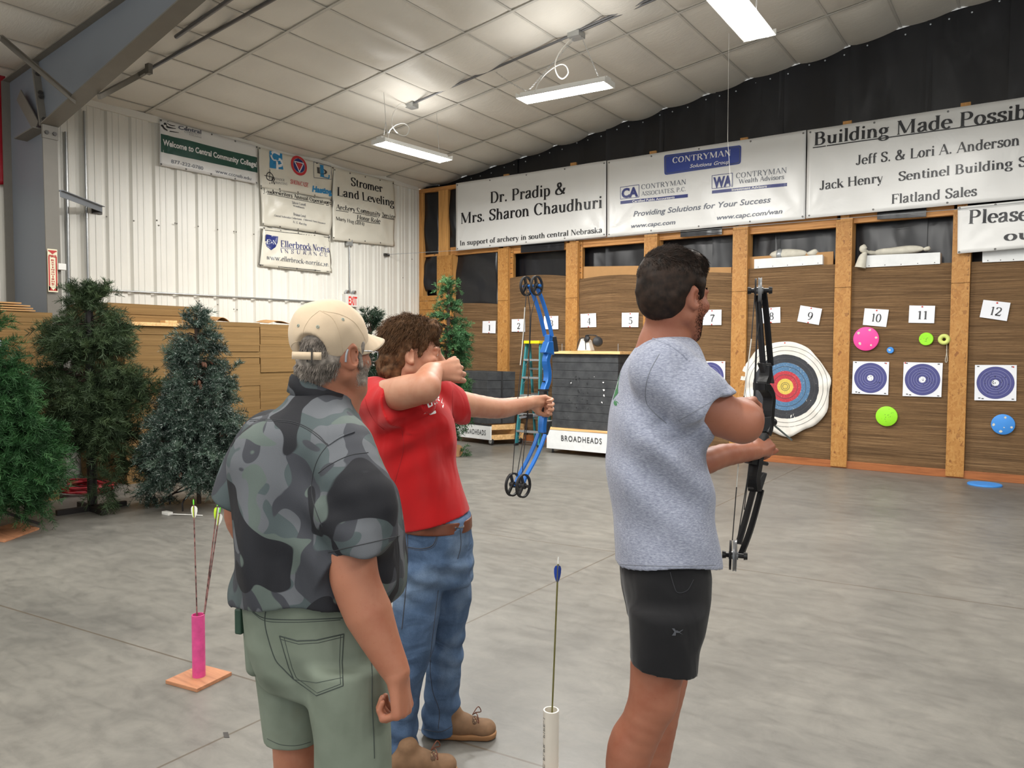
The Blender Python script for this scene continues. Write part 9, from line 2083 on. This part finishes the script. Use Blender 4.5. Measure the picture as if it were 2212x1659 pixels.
# ------------------------------------------------------------------ compound bows
M['bow_blue'] = plain('blue_anodised_riser', (40, 112, 196), 0.32, 0.2, var=0.05); M['limb_blue'] = plain('blue_limb', (42, 116, 206), 0.3, var=0.03)
M['bow_black'] = plain('black_anodised_riser', (26, 26, 28), 0.38, 0.2, var=0.05); M['limb_black'] = plain('black_limb', (24, 24, 26), 0.32, var=0.05); M['clear_wheel'] = plain('grey_wheel', (120, 122, 124), 0.3, 0.3); M['string'] = plain('dark_bowstring', (36, 36, 38), 0.6); M['string_pale'] = plain('pale_serving', (200, 198, 190), 0.6)
def bow(name, label, px_pts, dep, riser_mat, limb_mat, wheel_mat, to_archer, grip_d, blue):
    """px_pts: limb path in the picture; the bow lies in the plane of up and the shooting direction"""
    pass
def slab(mb, pts, w, side, up_w):      # flexible plate swept along pts: width w along side, thickness up_w
    k = len(pts); vs = []; fs = []; side = Vector(side).normalized()
    for i, p in enumerate(pts):
        t = (Vector(pts[min(i+1, k-1)])-Vector(pts[max(i-1, 0)])).normalized(); n = t.cross(side).normalized(); p = Vector(p); a, b = side*w/2, n*up_w/2
        vs += [p-a-b, p+a-b, p+a+b, p-a+b]
    for i in range(k-1):
        for j in range(4): fs.append((4*i+j, 4*i+(j+1) % 4, 4*i+4+(j+1) % 4, 4*i+4+j))
    fs += [(3, 2, 1, 0), tuple(4*(k-1)+j for j in range(4))]; mb.add(vs, fs)
def cam_wheel(parent, c, ax, R, mat, name, spokes=4, hub=True, thick=0.010, mat2=None):
    c = Vector(c); ax = Vector(ax).normalized(); a = ax.cross(Vector((0, 0, 1))).normalized(); b = ax.cross(a); m = MB()
    m.lathe([(R*0.86, -thick/2), (R, -thick/2), (R*0.95, 0), (R, thick/2), (R*0.86, thick/2), (R*0.86, -thick/2)], c, ax, 28)
    for i in range(spokes):
        q = 2*PI*i/spokes+0.5; m.bar(c+(a*math.cos(q)+b*math.sin(q))*R*0.1, c+(a*math.cos(q+0.35)+b*math.sin(q+0.35))*R*0.9, 0.012, thick*0.8, up=ax)
    m.lathe([(0, -thick*0.9), (R*0.26, -thick*0.9), (R*0.26, thick*0.9), (0, thick*0.9)], c, ax, 16)
    return m.build(name, mat, parent, smooth=35)
def bow_blue():
    d = px(RED_GRIP)[2]; G = RED_GRIP
    r = empty('compound_bow', G, label='blue compound bow held at arm\'s length by the archer in red', cat='bow', group='compound bows')
    shoot = Vector(nrm(np.array([RH[0]*0.60+FHV[0]*0.80, RH[1]*0.60+FHV[1]*0.80, 0.0]))); side = Vector(nrm(np.cross(np.array(shoot), UZ)))
    def q(x, y): return Vector(P3(x, y, d+ (x-1168)/FPX*d*0.80/0.60))     # points in the plane of the bow
    cJ = lambda x, y: q(900+x/3.687, 550+y/3.687); cK = lambda x, y: q(760+x/3.318, 650+y/3.318)
    w2 = 0.020
    up = [cJ(1050, 650), cJ(1030, 560), cJ(1004, 460), cJ(968, 350), cJ(930, 265), cJ(915, 245)]; lo = [cK(1360, 955), cK(1330, 1040), cK(1280, 1150), cK(1225, 1250), cK(1200, 1310), cK(1190, 1330)]
    for pts in (up, lo):
        for s_ in (-1, 1):
            m = MB(); slab(m, [p+side*s_*w2 for p in crom(pts, 5)], 0.017, side, 0.009); m.build('limb', M['limb_blue'], r, smooth=30)
    # riser: shelf, window, grip
    m = MB(); P = [cJ(1052, 640), cJ(1048, 720), cJ(1042, 790), cJ(1030, 850), cJ(1042, 930), cJ(1040, 1000), cJ(1020, 1060), cJ(1012, 1090)]
    slab(m, crom(P, 4), 0.030, side, 0.032); P2 = [cJ(1018, 1245), cJ(1010, 1290), cJ(1002, 1350), cJ(1000, 1420)]; slab(m, crom(P2, 4), 0.030, side, 0.032)
    m.hexa([cJ(1000, 780)-side*0.018, cJ(1075, 800)-side*0.018, cJ(1075, 800)+side*0.018, cJ(1000, 780)+side*0.018, cJ(1030, 690)-side*0.018, cJ(1066, 690)-side*0.018, cJ(1066, 690)+side*0.018, cJ(1030, 690)+side*0.018]); m.build('riser', M['bow_blue'], r, bevel=0.004)
    m = MB(); slab(m, crom([cJ(1010, 1080), cJ(1005, 1140), cJ(998, 1195), cJ(1002, 1250)], 4), 0.030, side, 0.036); m.build('grip', M['rubber'], r, bevel=0.006)
    m = MB(); m.tube([cJ(1004, 1010), cJ(1030, 1012)], 0.004, 6); m.box(cJ(1010, 1078)-Vector((0.02, 0.02, 0.006)), cJ(1010, 1078)+Vector((0.02, 0.02, 0.004))); m.build('arrow_shelf', M['rubber'], r)
    for a, b, c_, e in (((1062, 652), (1100, 650), (1118, 772), (1080, 775)), ((1030, 1325), (1070, 1318), (1030, 1440), (994, 1418))):
        m = MB(); A, B, C, E_ = [cJ(*t) for t in (a, b, c_, e)]; s2 = side*0.012; m.hexa([A-s2, B-s2, B+s2, A+s2, E_-s2, C-s2, C+s2, E_+s2]); m.build('limb_pocket', M['rubber'], r, bevel=0.004)
    # wheels: one cam each end with its axle
    T0 = cJ(918, 250); B0 = cK(1195, 1320)
    for c0, nm in ((T0, 'upper'), (B0, 'lower')):
        for s_ in (-1, 1): cam_wheel(r, c0+side*(s_*0.030)+shoot*(-0.004), side, 0.047 if nm == 'upper' else 0.055, M['rubber'], 'cam', 3, thick=0.011)
        m = MB(); m.tube([c0-side*0.05, c0+side*0.05], 0.007, 8); m.build('axle', M['bow_blue'] if nm == 'upper' else M['rubber'], r)
    # cable guard and strings
    m = MB(); m.tube([cJ(1055, 1268), cJ(823, 1296)], 0.0055, 8); m.build('cable_guard', M['alu'], r, smooth=60)
    m = MB(); m.bar(cJ(870, 1290), cJ(905, 1286), 0.03, 0.02); m.build('cable_slide', M['rubber'], r)
    nockp = Vector(P3(958, 802, 2.99))
    for P, mt in (([cJ(878, 260), cJ(862, 460), cJ(850, 700), cJ(805, 1150), cJ(770, 1659), cK(1150, 1250)], 'string'), ([cJ(885, 300), cJ(905, 450), cJ(893, 900), cJ(886, 1280), cJ(845, 1659), cK(1225, 1230)], 'string'), ([cJ(950, 320), cJ(912, 480), cJ(893, 900), cJ(880, 1290), cJ(815, 1659), cK(1183, 1260)], 'string')):
        m = MB(); m.tube(P, 0.0021, 5); m.build('bowstring', M[mt], r)
    m = MB(); m.tube([cJ(862, 420), cJ(850, 620), cJ(838, 760), cJ(825, 880)], 0.0026, 5); m.build('string_serving', M['string_pale'], r)
bow_blue()
def bow_black():
    G = GREY_GRIP; d = px(G)[2]
    r = empty('compound_bow', G, label='black compound bow held low by the archer in the grey shirt', cat='bow', group='compound bows')
    shoot = Vector(nrm(np.array([RH[0]*0.62+FHV[0]*0.78, RH[1]*0.62+FHV[1]*0.78, 0.0]))); side = Vector(nrm(np.cross(np.array(shoot), UZ)))
    cN = lambda x, y: Vector(P3(1500+x/2.4385, 560+y/2.4385, d+((1500+x/2.4385)-1655)/FPX*d*0.9+((560+y/2.4385)-950)/FPX*d*0.0))
    # limbs come as a pair of narrow plates each
    for (A, B) in (([(362, 560), (352, 440), (342, 300), (330, 190)], [(402, 560), (392, 440), (380, 300), (366, 175)]), ([(310, 1215), (285, 1310), (258, 1410), (232, 1500)], [(352, 1215), (325, 1320), (290, 1440), (244, 1560)])):
        for pts in (A, B):
            m = MB(); slab(m, crom([cN(*p) for p in pts], 4), 0.018, side, 0.010); m.build('limb', M['limb_black'], r, smooth=30)
    m = MB(); slab(m, crom([cN(*p) for p in ((378, 560), (374, 620), (362, 662), (380, 690), (395, 730), (390, 800), (384, 880), (372, 920))], 4), 0.034, side, 0.030); slab(m, crom([cN(*p) for p in ((330, 1050), (322, 1100), (312, 1160), (318, 1215))], 4), 0.034, side, 0.034)
    m.hexa([cN(338, 650)-side*0.02, cN(375, 660)-side*0.02, cN(375, 660)+side*0.02, cN(338, 650)+side*0.02, cN(338, 690)-side*0.02, cN(380, 690)-side*0.02, cN(380, 690)+side*0.02, cN(338, 690)+side*0.02]); m.build('riser', M['bow_black'], r, bevel=0.004)
    m = MB(); slab(m, crom([cN(*p) for p in ((365, 920), (352, 960), (340, 1010), (330, 1060))], 4), 0.034, side, 0.036); m.build('grip', M['rubber'], r, bevel=0.006)
    for q in (((342, 545), (392, 545), (410, 655), (378, 650)), ((290, 1210), (340, 1225), (372, 1125), (352, 1120))):
        m = MB(); A, B, C, E_ = [cN(*t) for t in q]; s2 = side*0.010; m.hexa([A-s2, B-s2, B+s2, A+s2, E_-s2, C-s2, C+s2, E_+s2]); m.build('limb_pocket', M['rubber'], r, bevel=0.004)
    # arrow rest and sight bracket
    m = MB(); m.tube([cN(362, 858), cN(420, 858)], 0.014, 10); m.bar(cN(366, 830), cN(372, 905), 0.03, 0.04); m.tube([cN(385, 885), cN(398, 880)], 0.008, 8); m.build('arrow_rest', M['bow_black'], r, bevel=0.002)
    m = MB(); m.tube([cN(270, 1054), cN(382, 1078)], 0.007, 8); m.bar(cN(285, 1060), cN(330, 1070), 0.03, 0.02); m.build('cable_guard', M['bow_black'], r)
    T0, B0 = cN(345, 165), cN(213, 1560)
    for c0 in (T0, B0):
        vw = Vector(nrm(np.array(Vector(CAM)-c0))); ax = (side*1.0+shoot*0.05).normalized()
        c0 = Vector(c0); ax_w = Vector(nrm(RH*0.95-FHV*0.30))
        cam_wheel(r, c0, ax_w, 0.044 if c0.z > 1.3 else 0.052, M['clear_wheel'], 'wheel', 5, thick=0.012); cam_wheel(r, c0-ax_w*0.014, ax_w, 0.042 if c0.z > 1.3 else 0.049, M['rubber'], 'string_track', 4, thick=0.006)
        m = MB(); m.tube([c0-ax_w*0.034, c0+ax_w*0.034], 0.008, 10); m.lathe([(0.013, -0.006), (0.011, 0.006)], c0-ax_w*0.034, ax_w, 10); m.lathe([(0.013, -0.006), (0.011, 0.006)], c0+ax_w*0.034, ax_w, 10); m.build('axle', M['bow_black'], r, smooth=40)
    for P in (([(318, 190), (300, 420), (262, 720), (238, 980), (222, 1200), (200, 1480)]), ([(326, 210), (328, 380), (312, 740), (298, 990), (280, 1150), (228, 1470)]), ([(358, 215), (330, 420), (318, 740), (302, 990), (286, 1120), (262, 1320)])):
        m = MB(); m.tube([cN(*p) for p in P], 0.0018, 5); m.build('bowstring', M['string'], r)
    m = MB(); m.tube([cN(300, 420), cN(262, 720)], 0.0022, 5); m.tube([cN(238, 975), cN(222, 1200)], 0.0022, 5); m.tube([cN(296, 990), cN(294, 1050)], 0.0022, 5); m.build('string_serving', M['string_pale'], r)
    # arrow on the rest
    a = Vector(P3(1500+512/2.4385, 560+952/2.4385, 3.02)); b = Vector(P3(1612, 868, 2.46)); b = a+(b-a).normalized()*0.70
    arrow(a, b, 'shaft_teal', ('v_blue', 'v_blue', 'v_white'), 'grey-green arrow on the rest of the black bow, pointing at the floor by the target', nock='v_white', r=0.0035)
bow_black()
